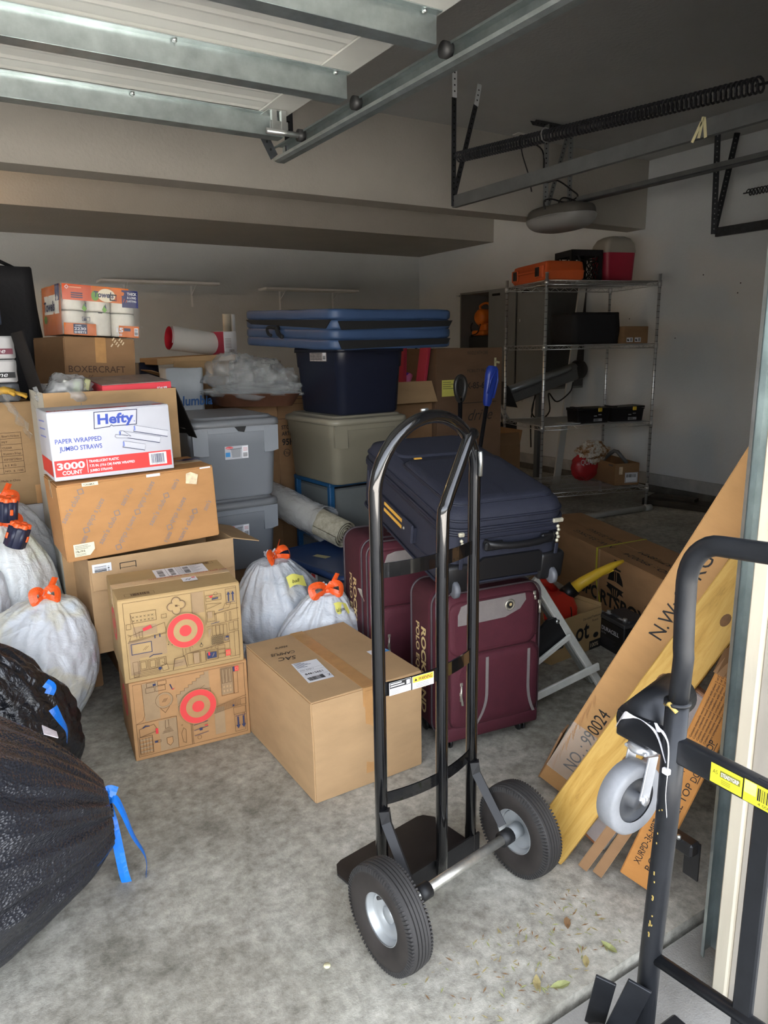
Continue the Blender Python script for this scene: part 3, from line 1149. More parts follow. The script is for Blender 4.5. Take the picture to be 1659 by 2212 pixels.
ur(p, 0.165, 0.19, 0.19, 0.215, NAVY)
uf(p, 0.19, 0.19, 0.215, 0.215)
p.poly([U(0.265, 0.22), U(0.315, 0.22), U(0.315, 0.15), U(0.29, 0.115), U(0.265, 0.15)], cardboard('lower_store_kraft', (178, 136, 93)))
ul(p, [(0.265, 0.22), (0.315, 0.22), (0.315, 0.15), (0.29, 0.115), (0.265, 0.15)], c=True)
for k in range(4):
    ul(p, [(0.235 + 0.008 * k, 0.29 + k * 0.018), (0.325 - 0.006 * k, 0.295 + k * 0.018)])
ul(p, [(0.26, 0.35), (0.265, 0.45)])
ul(p, [(0.29, 0.36), (0.29, 0.45)])
ul(p, [(0.39, 0.23), (0.41, 0.30), (0.43, 0.27), (0.425, 0.10), (0.40, 0.12)], c=True)
p.disc(0.40 * tw, 0.34 * th_, 0.003, KLINE, 0.002)
ul(p, [(0.475, 0.06), (0.475, 0.36)])
ul(p, [(0.487, 0.06), (0.487, 0.36)])
for k, (a, c) in enumerate(((0.50, 0.62), (0.50, 0.62), (0.50, 0.62))):
    ul(p, [(a, 0.30 - k * 0.07), (c, 0.32 - k * 0.07)], NAVY, 0.002)
ul(p, [(0.60, 0.32), (0.625, 0.38)], NAVY, 0.003)
ur(p, 0.545, 0.215, 0.57, 0.25, NAVY)
ur(p, 0.59, 0.26, 0.62, 0.275, REDL)
p.disc(0.54 * tw, 0.13 * th_, 0.008, KLINE, 0.0068)
uf(p, 0.76, 0.60, 0.865, 0.95)
for k in range(3):
    for j in range(2):
        ur(p, 0.775 + k * 0.028, 0.64 + j * 0.055, 0.79 + k * 0.028, 0.67 + j * 0.055, KRAFTL)
    uf(p, 0.77 + k * 0.03, 0.76, 0.79 + k * 0.03, 0.94)
uf(p, 0.87, 0.60, 0.905, 0.90)
ur(p, 0.868, 0.885, 0.885, 0.95, NAVY)
ur(p, 0.885, 0.885, 0.92, 0.95, REDL)
p.disc(0.902 * tw, 0.918 * th_, 0.006, KRAFTL, 0.0045)
ul(p, [(0.67, 0.47), (0.97, 0.55)])
for k in range(30):
    ul(p, [(0.69 + k * 0.0075, 0.40 + 0.0016 * k), (0.69 + k * 0.0075, 0.48 + 0.0016 * k)], w=0.0008)
ul(p, [(0.68, 0.40), (0.91, 0.445)])
uf(p, 0.915, 0.44, 0.965, 0.52)
uf(p, 0.85, 0.33, 0.955, 0.42)
uf(p, 0.855, 0.10, 0.945, 0.33)
ur(p, 0.843, 0.44, 0.858, 0.465, NAVY)
arrows(p, 0.884 * tw, 0.13 * th_, 0.05, NAVY, up=False)
cx, cy = 0.545 * tw, 0.545 * th_
BASEK = cardboard('lower_store_kraft', (178, 136, 93))
p.disc(cx, cy, 0.0685, BASEK, seg=56)
p.disc(cx, cy, 0.0665, REDL, 0.0445, 56)
p.disc(cx, cy, 0.0222, REDL, seg=40)
p.build('printed_front', lowb)
p = Print(face_X(tw, td, th_, 'left'))
p.disc(0.16, 0.17, 0.062, REDL, 0.042, 48)
p.disc(0.16, 0.17, 0.021, REDL)
ur(p, 0.05, 0.05, 0.12, 0.5, KSHADE)
p.build('printed_side', lowb)

uppb = carton('shipping_box', 'kraft box with red bullseye and clear taped top, upper of two', (0.674, 2.636, 0.312), R(-5.2), (tw, td, th_), cardboard('upper_store_kraft', (178, 149, 104)), soft=0.0, tape=CTAPE)
BASEU = cardboard('upper_store_kraft', (178, 149, 104))
p = Print(face_X(tw, td, th_, 'front'))
uf(p, 0.04, 0.05, 0.965, 0.955)
for q in ((0.055, 0.28, 0.355, 0.50), (0.585, 0.70, 0.685, 0.955), (0.10, 0.545, 0.29, 0.66), (0.40, 0.09, 0.50, 0.17)):
    ur(p, *q, KSHADE)
ur(p, 0.055, 0.09, 0.13, 0.28, KSHADE)
# wall of the lower room: cabinet row, mirror
uf(p, 0.075, 0.335, 0.235, 0.46, 0.0025, NAVY)
ur(p, 0.088, 0.345, 0.23, 0.45, BASEU)
for k in range(2):
    ul(p, [(0.165 + k * 0.015, 0.37), (0.195 + k * 0.015, 0.41)])
uf(p, 0.075, 0.06, 0.115, 0.245)
for x in (0.125, 0.20, 0.275):
    uf(p, x, 0.13, x + 0.065, 0.245)
    uf(p, x + 0.01, 0.145, x + 0.053, 0.23)
for k in range(4):
    ul(p, [(0.075, 0.065 + k * 0.018), (0.29, 0.07 + k * 0.018)])
ul(p, [(0.21, 0.275), (0.24, 0.295), (0.31, 0.29)], NAVY, 0.003)
p.poly([U(0.30, 0.14), U(0.345, 0.15), U(0.355, 0.085), U(0.31, 0.075)], BASEU)
ul(p, [(0.30, 0.14), (0.345, 0.15), (0.355, 0.085), (0.31, 0.075)], c=True)
p.disc(0.285 * tw, 0.115 * th_, 0.006, NAVY)
# bed with crossed headboard
uf(p, 0.09, 0.71, 0.29, 0.83)
for k in range(6):
    for j in range(2):
        x, y = 0.11 + k * 0.03, 0.735 + j * 0.045
        ul(p, [(x - 0.008, y - 0.01), (x + 0.008, y + 0.01)], INK, 0.0009)
        ul(p, [(x - 0.008, y + 0.01), (x + 0.008, y - 0.01)], INK, 0.0009)
ul(p, [(0.06, 0.565), (0.35, 0.665), (0.36, 0.545), (0.06, 0.505)])
ul(p, [(0.09, 0.82), (0.125, 0.53)])
p.poly([U(0.175, 0.635), U(0.24, 0.665), U(0.25, 0.625), U(0.18, 0.60)], RED)
uf(p, 0.145, 0.53, 0.17, 0.60)
uf(p, 0.05, 0.65, 0.085, 0.71)
uf(p, 0.33, 0.72, 0.37, 0.765)
ul(p, [(0.055, 0.59), (0.08, 0.57), (0.065, 0.505)])
ur(p, 0.26, 0.495, 0.27, 0.535, NAVY)
ur(p, 0.30, 0.50, 0.31, 0.54, NAVY)
ul(p, [(0.05, 0.49), (0.36, 0.535)])
# cloud mirror
for dx, dy in ((0, 0.017), (0.017, 0.002), (-0.017, -0.002), (0, -0.017)):
    p.disc(0.455 * tw + dx, 0.84 * th_ + dy, 0.0155, KLINE)
for dx, dy in ((0, 0.017), (0.017, 0.002), (-0.017, -0.002), (0, -0.017)):
    p.disc(0.455 * tw + dx, 0.84 * th_ + dy, 0.0138, KSHADE)
for dx, dy in ((0, 0.017), (0.017, 0.002), (-0.017, -0.002), (0, -0.017)):
    p.disc(0.455 * tw + dx * 0.9, 0.84 * th_ + dy * 0.9, 0.0118, BASEU)
for k in range(2):
    ul(p, [(0.445 + k * 0.015, 0.85), (0.465 + k * 0.015, 0.835)])
# shelves, pennant, desk, chair
ul(p, [(0.58, 0.955), (0.58, 0.70)])
ul(p, [(0.69, 0.955), (0.69, 0.55)])
uf(p, 0.70, 0.83, 0.83, 0.90)
ul(p, [(0.70, 0.865), (0.83, 0.875)])
p.poly([U(0.725, 0.89), U(0.765, 0.895), U(0.745, 0.865)], RED)
p.disc(0.785 * tw, 0.91 * th_, 0.007, KLINE, 0.006)
ul(p, [(0.755, 0.85), (0.80, 0.855)], NAVY, 0.005)
ul(p, [(0.70, 0.80), (0.83, 0.785), (0.70, 0.735)], c=True)
p.text('charger', 0.708, 0.758 * th_, 0.008, INK, w=0.03)
s_ = Print(face_X(tw, td, th_, 'front'))
uf(p, 0.70, 0.58, 0.765, 0.70)
ur(p, 0.705, 0.62, 0.745, 0.70, KSHADE)
ul(p, [(0.76, 0.665), (0.97, 0.695)], w=0.002)
for x in (0.765, 0.85, 0.89):
    uf(p, x, 0.555, x + 0.012, 0.66)
ul(p, [(0.73, 0.55), (0.80, 0.56)], NAVY, 0.002)
ul(p, [(0.84, 0.715), (0.86, 0.775), (0.91, 0.775), (0.89, 0.715)], c=True)
ul(p, [(0.80, 0.70), (0.84, 0.71)], NAVY, 0.002)
ul(p, [(0.69, 0.52), (0.97, 0.56)])
# kitchen: cabinets, tiled splash-back, oven, drawers
for k in range(4):
    uf(p, 0.735 + k * 0.032, 0.40 - (k > 2) * 0.03, 0.765 + k * 0.032, 0.52)
uf(p, 0.875, 0.10, 0.92, 0.40)
uf(p, 0.92, 0.10, 0.96, 0.41)
uf(p, 0.88, 0.43, 0.92, 0.53)
uf(p, 0.92, 0.43, 0.96, 0.54)
p.poly([U(0.70, 0.49), U(0.73, 0.49), U(0.715, 0.42), U(0.70, 0.39)], KSHADE)
for k in range(9):
    x = 0.725 + k * 0.0125
    ul(p, [(x, 0.285), (x + 0.012, 0.305)], w=0.0008)
for k in range(5):
    y = 0.285 + k * 0.022
    ul(p, [(0.72, y), (0.735, y + 0.03), (0.75, y), (0.765, y + 0.03), (0.78, y), (0.795, y + 0.03), (0.81, y), (0.825, y + 0.03)], INK, 0.0009)
    ul(p, [(0.72, y + 0.03), (0.735, y), (0.75, y + 0.03), (0.765, y), (0.78, y + 0.03), (0.795, y), (0.81, y + 0.03), (0.825, y)], INK, 0.0009)
uf(p, 0.835, 0.32, 0.865, 0.36, 0.0018, NAVY)
ur(p, 0.845, 0.35, 0.87, 0.372, NAVY)
ul(p, [(0.51, 0.245), (0.73, 0.275), (0.875, 0.30)], w=0.002)
for x0, x1 in ((0.51, 0.56), (0.56, 0.61), (0.62, 0.66)):
    uf(p, x0, 0.10, x1, 0.245)
ur(p, 0.562, 0.105, 0.607, 0.235, KSHADE)
uf(p, 0.665, 0.11, 0.765, 0.235, 0.0016)
ur(p, 0.675, 0.13, 0.755, 0.205, NAVY)
ur(p, 0.685, 0.17, 0.70, 0.215, RED)
ul(p, [(0.72, 0.15), (0.735, 0.19)], BASEU)
for k in range(3):
    uf(p, 0.77, 0.115 + k * 0.055, 0.83, 0.16 + k * 0.055)
    p.disc((0.68 + k * 0.035) * tw, 0.262 * th_, 0.003, KLINE, 0.002)
ur(p, 0.835, 0.125, 0.875, 0.20, REDL)
for r_ in (0.0075, 0.005, 0.0025):
    p.disc(0.855 * tw, 0.162 * th_, r_, BASEU, r_ - 0.0009)
ul(p, [(0.535, 0.27), (0.535, 0.32), (0.55, 0.33), (0.56, 0.31)])
p.disc(0.632 * tw, 0.315 * th_, 0.006, INK, 0.0045)
ur(p, 0.628, 0.33, 0.637, 0.35, INK)
# chair at the table, notes
ul(p, [(0.385, 0.085), (0.405, 0.215), (0.485, 0.225), (0.50, 0.09)], w=0.0025)
ul(p, [(0.475, 0.32), (0.475, 0.23), (0.50, 0.24), (0.50, 0.31)])
ul(p, [(0.30, 0.21), (0.33, 0.17), (0.38, 0.155), (0.47, 0.16)])
for k in range(2):
    p.disc((0.363 + k * 0.03) * tw, (0.405 - k * 0.012) * th_, 0.0018, INK)
    ul(p, [(0.367 + k * 0.03, 0.405 - k * 0.012), (0.367 + k * 0.03, 0.44 - k * 0.012), (0.382 + k * 0.03, 0.435 - k * 0.012)], INK, 0.0009)
uf(p, 0.865, 0.765, 0.955, 0.955)
arrows(p, 0.888 * tw, 0.80 * th_, 0.038, NAVY)
cx, cy = 0.51 * tw, 0.535 * th_
p.disc(cx, cy, 0.0655, BASEU, seg=56)
p.disc(cx, cy, 0.0635, REDL, 0.0425, 56)
p.disc(cx, cy, 0.0212, REDL, seg=40)
p.build('printed_front', uppb)
p = Print(face_X(tw, td, th_, 'left'))
p.disc(0.16, 0.17, 0.062, REDL, 0.042, 48)
p.disc(0.16, 0.17, 0.021, REDL)
p.build('printed_side', uppb)
p = Print(face_X(tw, td, th_, 'top'), lift=0.0012)
p.frame(0.03, 0.02, 0.13, 0.05, 0.0012, KLINE)
p.bars(0.05, 0.023, 0.115, 0.047, KLINE, 16, 3)
p.frame(0.30, 0.285, 0.40, 0.315, 0.0012, KLINE)
p.bars(0.315, 0.288, 0.385, 0.312, KLINE, 16, 4)
p.rect(0.165, 0.19, 0.36, 0.30, WHITE)
p.bars(0.178, 0.20, 0.20, 0.29, INK, 12, 5, vert=False)
p.bars(0.222, 0.20, 0.24, 0.29, INK, 12, 6, vert=False)
p.bars(0.275, 0.20, 0.297, 0.29, INK, 12, 7, vert=False)
for x in (0.212, 0.25, 0.27):
    p.line([(x, 0.192), (x, 0.298)], 0.001, INK)
for k in range(9):
    p.line([(0.302, 0.2 + k * 0.011), (0.302 + 0.02 + 0.028 * ((k * 7) % 3) / 3, 0.2 + k * 0.011)], 0.0022, INK)
    p.line([(0.253, 0.2 + k * 0.011), (0.267, 0.2 + k * 0.011)], 0.0018, INK)
p.rect(0.243, 0.085, 0.297, 0.135, WHITE)
p.rect(0.28, 0.118, 0.293, 0.131, REDL)
p.line([(0.255, 0.10), (0.262, 0.115), (0.268, 0.10), (0.275, 0.115)], 0.0022, INK)
RT = mat('tape_red_ink', (150, 62, 52), 0.5, var=0)
p.text('target.com', 0.255, 0.178, 0.028, RT, rot=math.pi, bold=0.01)
p.text('target.com', 0.425, 0.178, 0.028, RT, rot=math.pi, bold=0.01)
p.disc(0.272, 0.168, 0.008, RT, 0.0055)
p.disc(0.272, 0.168, 0.0025, RT)
p.build('labels', uppb)

# --- big plain carton in the middle
bw, bd, bh = 0.425, 0.56, 0.362
big = carton('cardboard_box', 'large plain kraft box with shipping label, beside the hand truck', (1.102, 2.195, 0), R(0.4), (bw, bd, bh), KRAFTL, soft=0.006, seam='y', tape=TAPE, seed=4)
b = B(CTAPE)
b.box((0.012, -bd / 2 - 0.0045, 0.2), (0.062, 0.001, 0.3), TAPE)
b.build('packing_tape', big)
X = face_X(bw, bd, bh, 'top')
p = Print(X, lift=0.0014)
p.poly([(0.055, 0.13), (0.15, 0.125), (0.165, 0.29), (0.07, 0.30)], WHITE)
lx = lambda u, v: (0.055 + 0.095 * u + 0.015 * v, 0.13 - 0.005 * u + 0.17 * v)
for k in range(6):
    p.line([lx(0.07, 0.95 - k * 0.045), lx(0.35 + 0.4 * ((k * 5) % 4) / 4, 0.95 - k * 0.045)], 0.0026, NAVY)
for k in range(4):
    p.line([lx(0.03, (0.62, 0.5, 0.27, 0.97)[k]), lx(0.97, (0.62, 0.5, 0.27, 0.97)[k])], 0.0007, INK)
p.text('PO: 57811', *lx(0.08, 0.54), 0.012, INK, rot=-0.05)
p.text('84815651', *lx(0.13, 0.33), 0.019, INK, rot=-0.05, bold=0.015, w=0.066)
p.bars(0.065, 0.138, 0.125, 0.165, INK, 26, 8)
p.text('Z', *lx(0.84, 0.09), 0.02, INK)
p.poly([(0.345, 0.195), (0.420, 0.20), (0.418, 0.24), (0.345, 0.24)], WHITE)
p.poly([(0.373, 0.198), (0.420, 0.20), (0.418, 0.238), (0.379, 0.238)], mat('sticker_blue', (60, 140, 200), 0.4, var=0))
p.text('KITC', 0.415, 0.231, 0.028, WHITE, rot=math.pi, bold=0.02, w=0.042)
p.build('labels', big)
p = Print(X, lift=0.0016)
MK = mat('marker_ink', (30, 28, 30), 0.5, var=0)
p.text('SAC', 0.115, 0.36, 0.042, MK, rot=math.pi * 0.93, shear=0.25, w=0.068)
p.text('CAMPUS', 0.13, 0.405, 0.034, MK, rot=math.pi * 0.95, shear=0.3, w=0.092)
p.text('store', 0.13, 0.462, 0.034, MK, rot=math.pi * 0.97, shear=0.5, w=0.052)
p.build('handwriting', big)

# --- stack behind the store boxes
oc = open_carton('cardboard_box', 'open tan carton with barcode sticker under the orange printed box', (0.732, 3.13, 0.262), R(1), (0.60, 0.36, 0.392), KRAFTL,
                 {'front': (0.125, 172, KRAFTL), 'right': (0.13, 105, KRAFTL)})
p = Print(Matrix.Translation((0, -0.0065, 0)) @ face_X(0.6, 0.36, 0.392, 'front'))
p.rect(0.012, 0.275, 0.085, 0.375, WHITE)
p.bars(0.02, 0.283, 0.066, 0.367, INK, 16, 9, vert=False)
p.bars(0.07, 0.285, 0.077, 0.365, INK, 16, 19, vert=False)
p.frame(0.118, 0.315, 0.18, 0.365, 0.003, INK)
p.line([(0.118, 0.345), (0.18, 0.345)], 0.002, INK)
p.line([(0.12, 0.327), (0.178, 0.33)], 0.002, INK)
p.build('printed_front', oc)
carton('cardboard_box', 'dented brown box on the floor left behind the bullseye boxes', (0.40, 3.44, 0), R(-4), (0.2, 0.44, 0.335), KRAFTD, soft=0.004, seam='y', tape=CTAPE, seed=9)
carton('cardboard_box', 'brown support box under the open tan carton', (0.79, 3.13, 0), 0, (0.44, 0.27, 0.26), KRAFTD)
carton('cardboard_box', 'brown support box under the tall open carton', (0.74, 3.52, 0), 0, (0.34, 0.40, 0.344), KRAFTD)

sw, sd, sh = 0.613, 0.335, 0.305
sams = carton('printed_box', 'orange kraft box covered with grey repeated club lettering', (0.668, 3.118, 0.668), (0, R(-1.9), R(0.5)), (sw, sd, sh), KRAFTO, soft=0.002, tape=CTAPE, seed=3)
GREYI = mat('grey_ink', (140, 126, 122), 0.7, var=0)
p = Print(face_X(sw, sd, sh, 'front'), lift=0.0022)


def clubmark(p, x, y, a, flip=False, cut=None):
    s = 0.030
    r = a + (math.pi if flip else 0)
    p.text("sam's club", x, y, s, GREYI, rot=r, bold=0.008, w=0.118)
    d = 0.136
    px, py = x + d * math.cos(r) - 0.009 * math.sin(r), y + d * math.sin(r) + 0.009 * math.cos(r)
    q = 0.013
    p.line([(px + q * math.cos(r + k * math.pi / 2), py + q * math.sin(r + k * math.pi / 2)) for k in range(4)], 0.0035, GREYI, True)


A = R(55)
for x, y, fl in ((0.012, 0.155, 0), (0.155, 0.235, 1), (0.135, 0.05, 0), (0.265, 0.145, 1), (0.355, 0.275, 1), (0.335, 0.09, 0), (0.475, 0.19, 1), (0.445, 0.005, 0)):
    clubmark(p, x, y, A, bool(fl))
for x, y in ((0.235, 0.19), (0.44, 0.225)):
    p.text("sam's clu"[:9 if y < 0.2 and x < 0.4 else 5], x, y, 0.030, GREYI, rot=A, bold=0.008, sx=0.72)
p.text("sam's", 0.075, 0.10, 0.030, GREYI, rot=A + math.pi, bold=0.008, sx=0.72)
p.text("sam's", 0.40, 0.055, 0.030, GREYI, rot=A + math.pi, bold=0.008, sx=0.72)
p.text("sam's", 0.565, 0.115, 0.030, GREYI, rot=A, bold=0.008, sx=0.72)
p.rect(0.028, 0.018, 0.105, 0.068, mat('cream_label', (236, 228, 196), 0.55, var=0.03))
p.poly([(0.105, 0.018), (0.105, 0.04), (0.085, 0.018)], KRAFTO)
for k in range(3):
    p.line([(0.034, 0.06 - k * 0.006), (0.08 + 0.01 * (k % 2), 0.06 - k * 0.006)], 0.0015, INK)
p.text('176-1915', 0.034, 0.034, 0.012, INK, bold=0.03, w=0.034)
for k in range(2):
    p.line([(0.034, 0.028 - k * 0.005), (0.07, 0.028 - k * 0.005)], 0.0013, INK)
p.rect(0.09, 0.29, 0.15, 0.304, MATS['cream_label'])
p.text('TOKAMUL', 0.095, 0.293, 0.009, INK, bold=0.02)
p.rect(0.335, 0.292, 0.39, 0.303, WHITE)
p.poly([(0.49, 0.245), (0.535, 0.235), (0.545, 0.275), (0.515, 0.29), (0.495, 0.285)], mat('torn_label', (224, 204, 170), 0.7, var=0.2, vscale=60))
p.rect(0.555, 0.297, 0.6, 0.303, WHITE)
p.build('printed_front', sams)
b = B(mat('navy_tape', (58, 54, 88), 0.3, var=0.3, vscale=40))
b.box((0.27, 0.06, sh + 0.0012), (0.1, 0.05, 0.0008))
b.build('printed_tape', sams)

hw, hd, hh = 0.458, 0.27, 0.263
BOXW = mat('white_carton', (198, 199, 207), 0.5, var=0.03, vscale=10)
hefty = carton('straw_box', 'white and red box of paper wrapped straws on the orange printed box', (0.582, 3.112, 0.9785), (0, R(-0.9), R(0.8)), (hw, hd, hh), BOXW)
p = Print(face_X(hw, hd, hh, 'front'))
REDB = mat('straw_red', (224, 52, 50), 0.5, var=0.02)
p.rect(0.006, 0.016, hw - 0.008, 0.078, REDB)
p.text('3000', 0.014, 0.043, 0.036, WHITE, bold=0.03, w=0.10)
p.text('COUNT', 0.03, 0.022, 0.021, WHITE, bold=0.025, w=0.072)
p.rect(0.122, 0.022, 0.124, 0.073, WHITE)
for k, (t, w_) in enumerate((('TRANSLUCENT PLASTIC', 0.112), ('7.75 IN. (19.6 CM) PAPER WRAPPED', 0.172), ('JUMBO STRAWS', 0.084))):
    p.text(t, 0.13, 0.060 - k * 0.018, 0.0135, WHITE, bold=0.02, w=w_)
p.rect(hw - 0.098, 0.024, hw - 0.028, 0.073, WHITE)
p.bars(hw - 0.09, 0.031, hw - 0.036, 0.068, NAVY, 24, 11)
p.text('0 13700 24410 9', hw - 0.088, 0.026, 0.006, INK, w=0.05)
p.text('PAPER WRAPPED', 0.018, 0.142, 0.025, BLUE, w=0.168, bold=0.004)
p.text('JUMBO STRAWS', 0.030, 0.113, 0.025, BLUE, w=0.155, bold=0.004)
p.poly([(0.162, 0.187), (0.222, 0.191), (0.228, 0.197), (0.234, 0.192), (0.325, 0.192), (0.332, 0.253), (0.168, 0.253)], NAVY)
p.poly([(0.165, 0.190), (0.221, 0.194), (0.228, 0.200), (0.235, 0.195), (0.322, 0.195), (0.329, 0.250), (0.171, 0.250)], BOXW)
p.text('Hefty', 0.178, 0.205, 0.052, BLUE, bold=0.035, w=0.138, shear=0.05)
p.disc(0.317, 0.206, 0.002, BLUE)


def straw(p, x, y, L):
    a = R(-14)
    c, s = math.cos(a), math.sin(a)
    pt = lambda u, v: (x + u * c - v * s, y + u * s + v * c)
    p.poly([pt(0, 0), pt(L, 0), pt(L, 0.024), pt(0, 0.024)], BOXW)
    p.line([pt(0.012, 0.024), pt(0, 0.024), pt(0, 0), pt(0.012, 0)], 0.0012, NAVY)
    p.line([pt(0, 0), pt(L, 0)], 0.0028, NAVY)
    p.line([pt(0, 0.024), pt(L, 0.024)], 0.001, NAVY)
    p.rect(pt(0.001, 0.003)[0], pt(0.001, 0.003)[1], pt(0.001, 0.003)[0] + 0.006, pt(0.001, 0.003)[1] + 0.018, mat('straw_blue', (120, 136, 205), 0.5, var=0))


straw(p, 0.310, 0.166, 0.135)
straw(p, 0.252, 0.150, 0.16)
straw(p, 0.262, 0.108, 0.085)
p.poly([(0.240, 0.158), (0.285, 0.150), (0.285, 0.142), (0.242, 0.147)], BOXW)
p.line([(0.285, 0.150), (0.240, 0.160), (0.236, 0.152), (0.242, 0.146), (0.285, 0.142)], 0.0012, NAVY)
p.poly([(0.258, 0.160), (0.262, 0.172), (0.268, 0.171), (0.295, 0.148)], BOXW)
p.line([(0.258, 0.160), (0.262, 0.172), (0.270, 0.171), (0.298, 0.148), (0.258, 0.160)], 0.0012, NAVY)
p.build('printed_front', hefty)
p = Print(face_X(hw, hd, hh, 'top'), lift=0.0008)
p.rect(0.006, 0.012, 0.30, 0.05, REDB)
p.rect(0.40, 0.012, hw - 0.02, 0.05, REDB)
p.bars(0.31, 0.014, 0.39, 0.048, mat('violet_bar', (130, 110, 170), 0.5, var=0), 20, 13)
p.text('3000', 0.015, 0.015, 0.04, WHITE, bold=0.02, w=0.09)
p.line([(0.12, 0.2), (0.3, 0.23)], 0.003, NAVY)
p.line([(0.2, 0.18), (0.42, 0.235)], 0.003, NAVY)
p.build('printed_top', hefty)
p = Print(face_X(hw, hd, hh, 'left'))
p.rect(0.01, 0.016, hd - 0.006, 0.078, REDB)
for k in range(3):
    p.line([(0.06, 0.16 + k * 0.03), (0.2, 0.165 + k * 0.03)], 0.006, mat('straw_blue', (120, 136, 205), 0.5, var=0))
p.build('printed_side', hefty)

OUTW = mat('pale_grey_carton', (196, 192, 180), 0.6, var=0.05, vscale=6)
DKP = mat('dark_print', (26, 23, 23), 0.85, var=0.15, spec=0.15)
ow, od, oh = 0.55, 0.45, 0.948
tall = open_carton('open_carton', 'tall open carton with pale printed side and dark raised flap behind the straw box', (0.66, 3.53, 0.345), (0, 0, R(0.5)), (ow, od, oh), KRAFT,
                   {'left': (0.255, 11, DKP), 'right': (0.25, 160, DKP)}, outer=OUTW)
p = Print(face_X(ow, od, oh, 'left'))
p.line([(0.26, 0.945), (0.26, 0.835), (0.29, 0.735), (0.34, 0.635), (0.42, 0.515), (0.44, 0.355)], 0.006, mat('line_grey', (110, 108, 104), 0.6, var=0))
for k in range(12):
    p.line([(0.08 + 0.028 * k, 0.915 - 0.03 * k), (0.14 + 0.026 * k, 0.905 - 0.035 * k)], 0.002, MATS['line_grey'])
for k in range(9):
    p.line([(0.28 + 0.016 * k, 0.875 - 0.04 * k), (0.32 + 0.014 * k, 0.86 - 0.04 * k)], 0.0016, MATS['line_grey'])
p.build('printed_side', tall)
fl = [c for c in tall.children if c.name.startswith('flap')][0]
Xf = Matrix.Translation((0, 0, oh)) @ Matrix.Rotation(-math.pi / 2, 4, 'Z') @ Matrix.Translation((0, -ow / 2 + 0.002, 0)) @ Matrix.Rotation(R(11), 4, 'X') @ Matrix.Rotation(math.pi / 2, 4, 'X')
# inner face of the raised flap (seen from inside the box)
Xi = Matrix.Translation((0, 0, oh)) @ Matrix.Rotation(-math.pi / 2, 4, 'Z') @ Matrix.Translation((0, -ow / 2 + 0.004, 0)) @ Matrix.Rotation(R(11), 4, 'X')
Xi = Xi @ Matrix(((-1, 0, 0, 0.0), (0, 0, 1, 0.003), (0, 1, 0, 0), (0, 0, 0, 1)))
p = Print(Xi)
p.poly([(0.0, 0.03), (0.05, 0.03), (0.075, 0.10), (0.03, 0.11)], GOLD)
for k in range(4):
    p.line([(-0.15 + k * 0.03, 0.08 + 0.01 * k), (-0.08 + k * 0.03, 0.075 + 0.01 * k)], 0.006, WHITE)
p.rect(-0.10, 0.16, -0.03, 0.19, GOLD)
p.rect(0.02, 0.18, 0.17, 0.24, mat('maroon_print', (120, 60, 74), 0.5, var=0.1))
p.build('printed_flap', tall)
b = B(KRAFT)
b.box((0, 0, 0.825), (ow - 0.02, od - 0.02, 0.01))
b.build('inner_divider', tall)
gb = thing('game_box', 'flat red box with a price on its edge inside the open carton', 'box', (0.77, 3.50, 1.18), (R(4), R(-1.5), R(2)))
b = B(mat('hot_red_card', (214, 52, 66), 0.45, var=0.02))
b.box((0, 0, 0.075), (0.30, 0.34, 0.15), bev=0.002)
b.build('body', gb)
b = B(mat('grey_photo_lid', (128, 116, 110), 0.4, var=0.4, vscale=14))
b.box((0, 0, 0.1515), (0.298, 0.338, 0.003))
b.build('printed_lid', gb)
p = Print(face_X(0.3, 0.34, 0.15, 'front'))
p.text('$24.99', 0.235, 0.118, 0.017, WHITE, bold=0.03, w=0.045)
p.build('price', gb)
hb = thing('hardware_pack', 'clear plastic pack of green and silver parts inside the open carton', 'package', (0.50, 3.46, 1.18))
b = B(mat('brown_paper_lump', (74, 58, 44), 0.8, var=0.3, vscale=20))
b.box((0, 0, 0.06), (0.19, 0.24, 0.12), bev=0.03, seg=3)
b.build('contents', hb)
for k, (c, col) in enumerate((((0.03, -0.10, 0.125), (120, 140, 70)), ((0.07, -0.09, 0.13), (160, 160, 120)), ((-0.02, -0.08, 0.13), (190, 190, 185)))):
    b = B(mat('part_colour_%d' % k, col, 0.4))
    b.box(c, (0.025, 0.03, 0.07), rot=(0.2, 0.2 * k, 0), bev=0.004)
    b.build('loose_part', hb)
b = B(film('clear_wrap', (220, 222, 224), 0.62))
wq = random.Random(5)


def crumple(cx, cy, cz, rx, ry, rz, amp, seed, freq=2.2):
    o = Vector((seed * 3.1, seed * 1.7, seed))

    def f(u, v):
        a, e = 2 * math.pi * u, math.pi * (v - 0.5)
        d = Vector((math.cos(a) * math.cos(e), math.sin(a) * math.cos(e), math.sin(e)))
        n = noise.noise(d * freq + o) + 0.6 * abs(noise.noise(d * freq * 2.7 + o)) + 0.35 * abs(noise.noise(d * freq * 6 + o))
        k = 1 + amp * n
        return (cx + d.x * rx * k, cy + d.y * ry * k, cz + d.z * rz * k)
    return f


b.grid(crumple(0, -0.02, 0.10, 0.11, 0.13, 0.075, 0.35, 2), 48, 24, wrap=True)
b.build('plastic_wrap', hb)

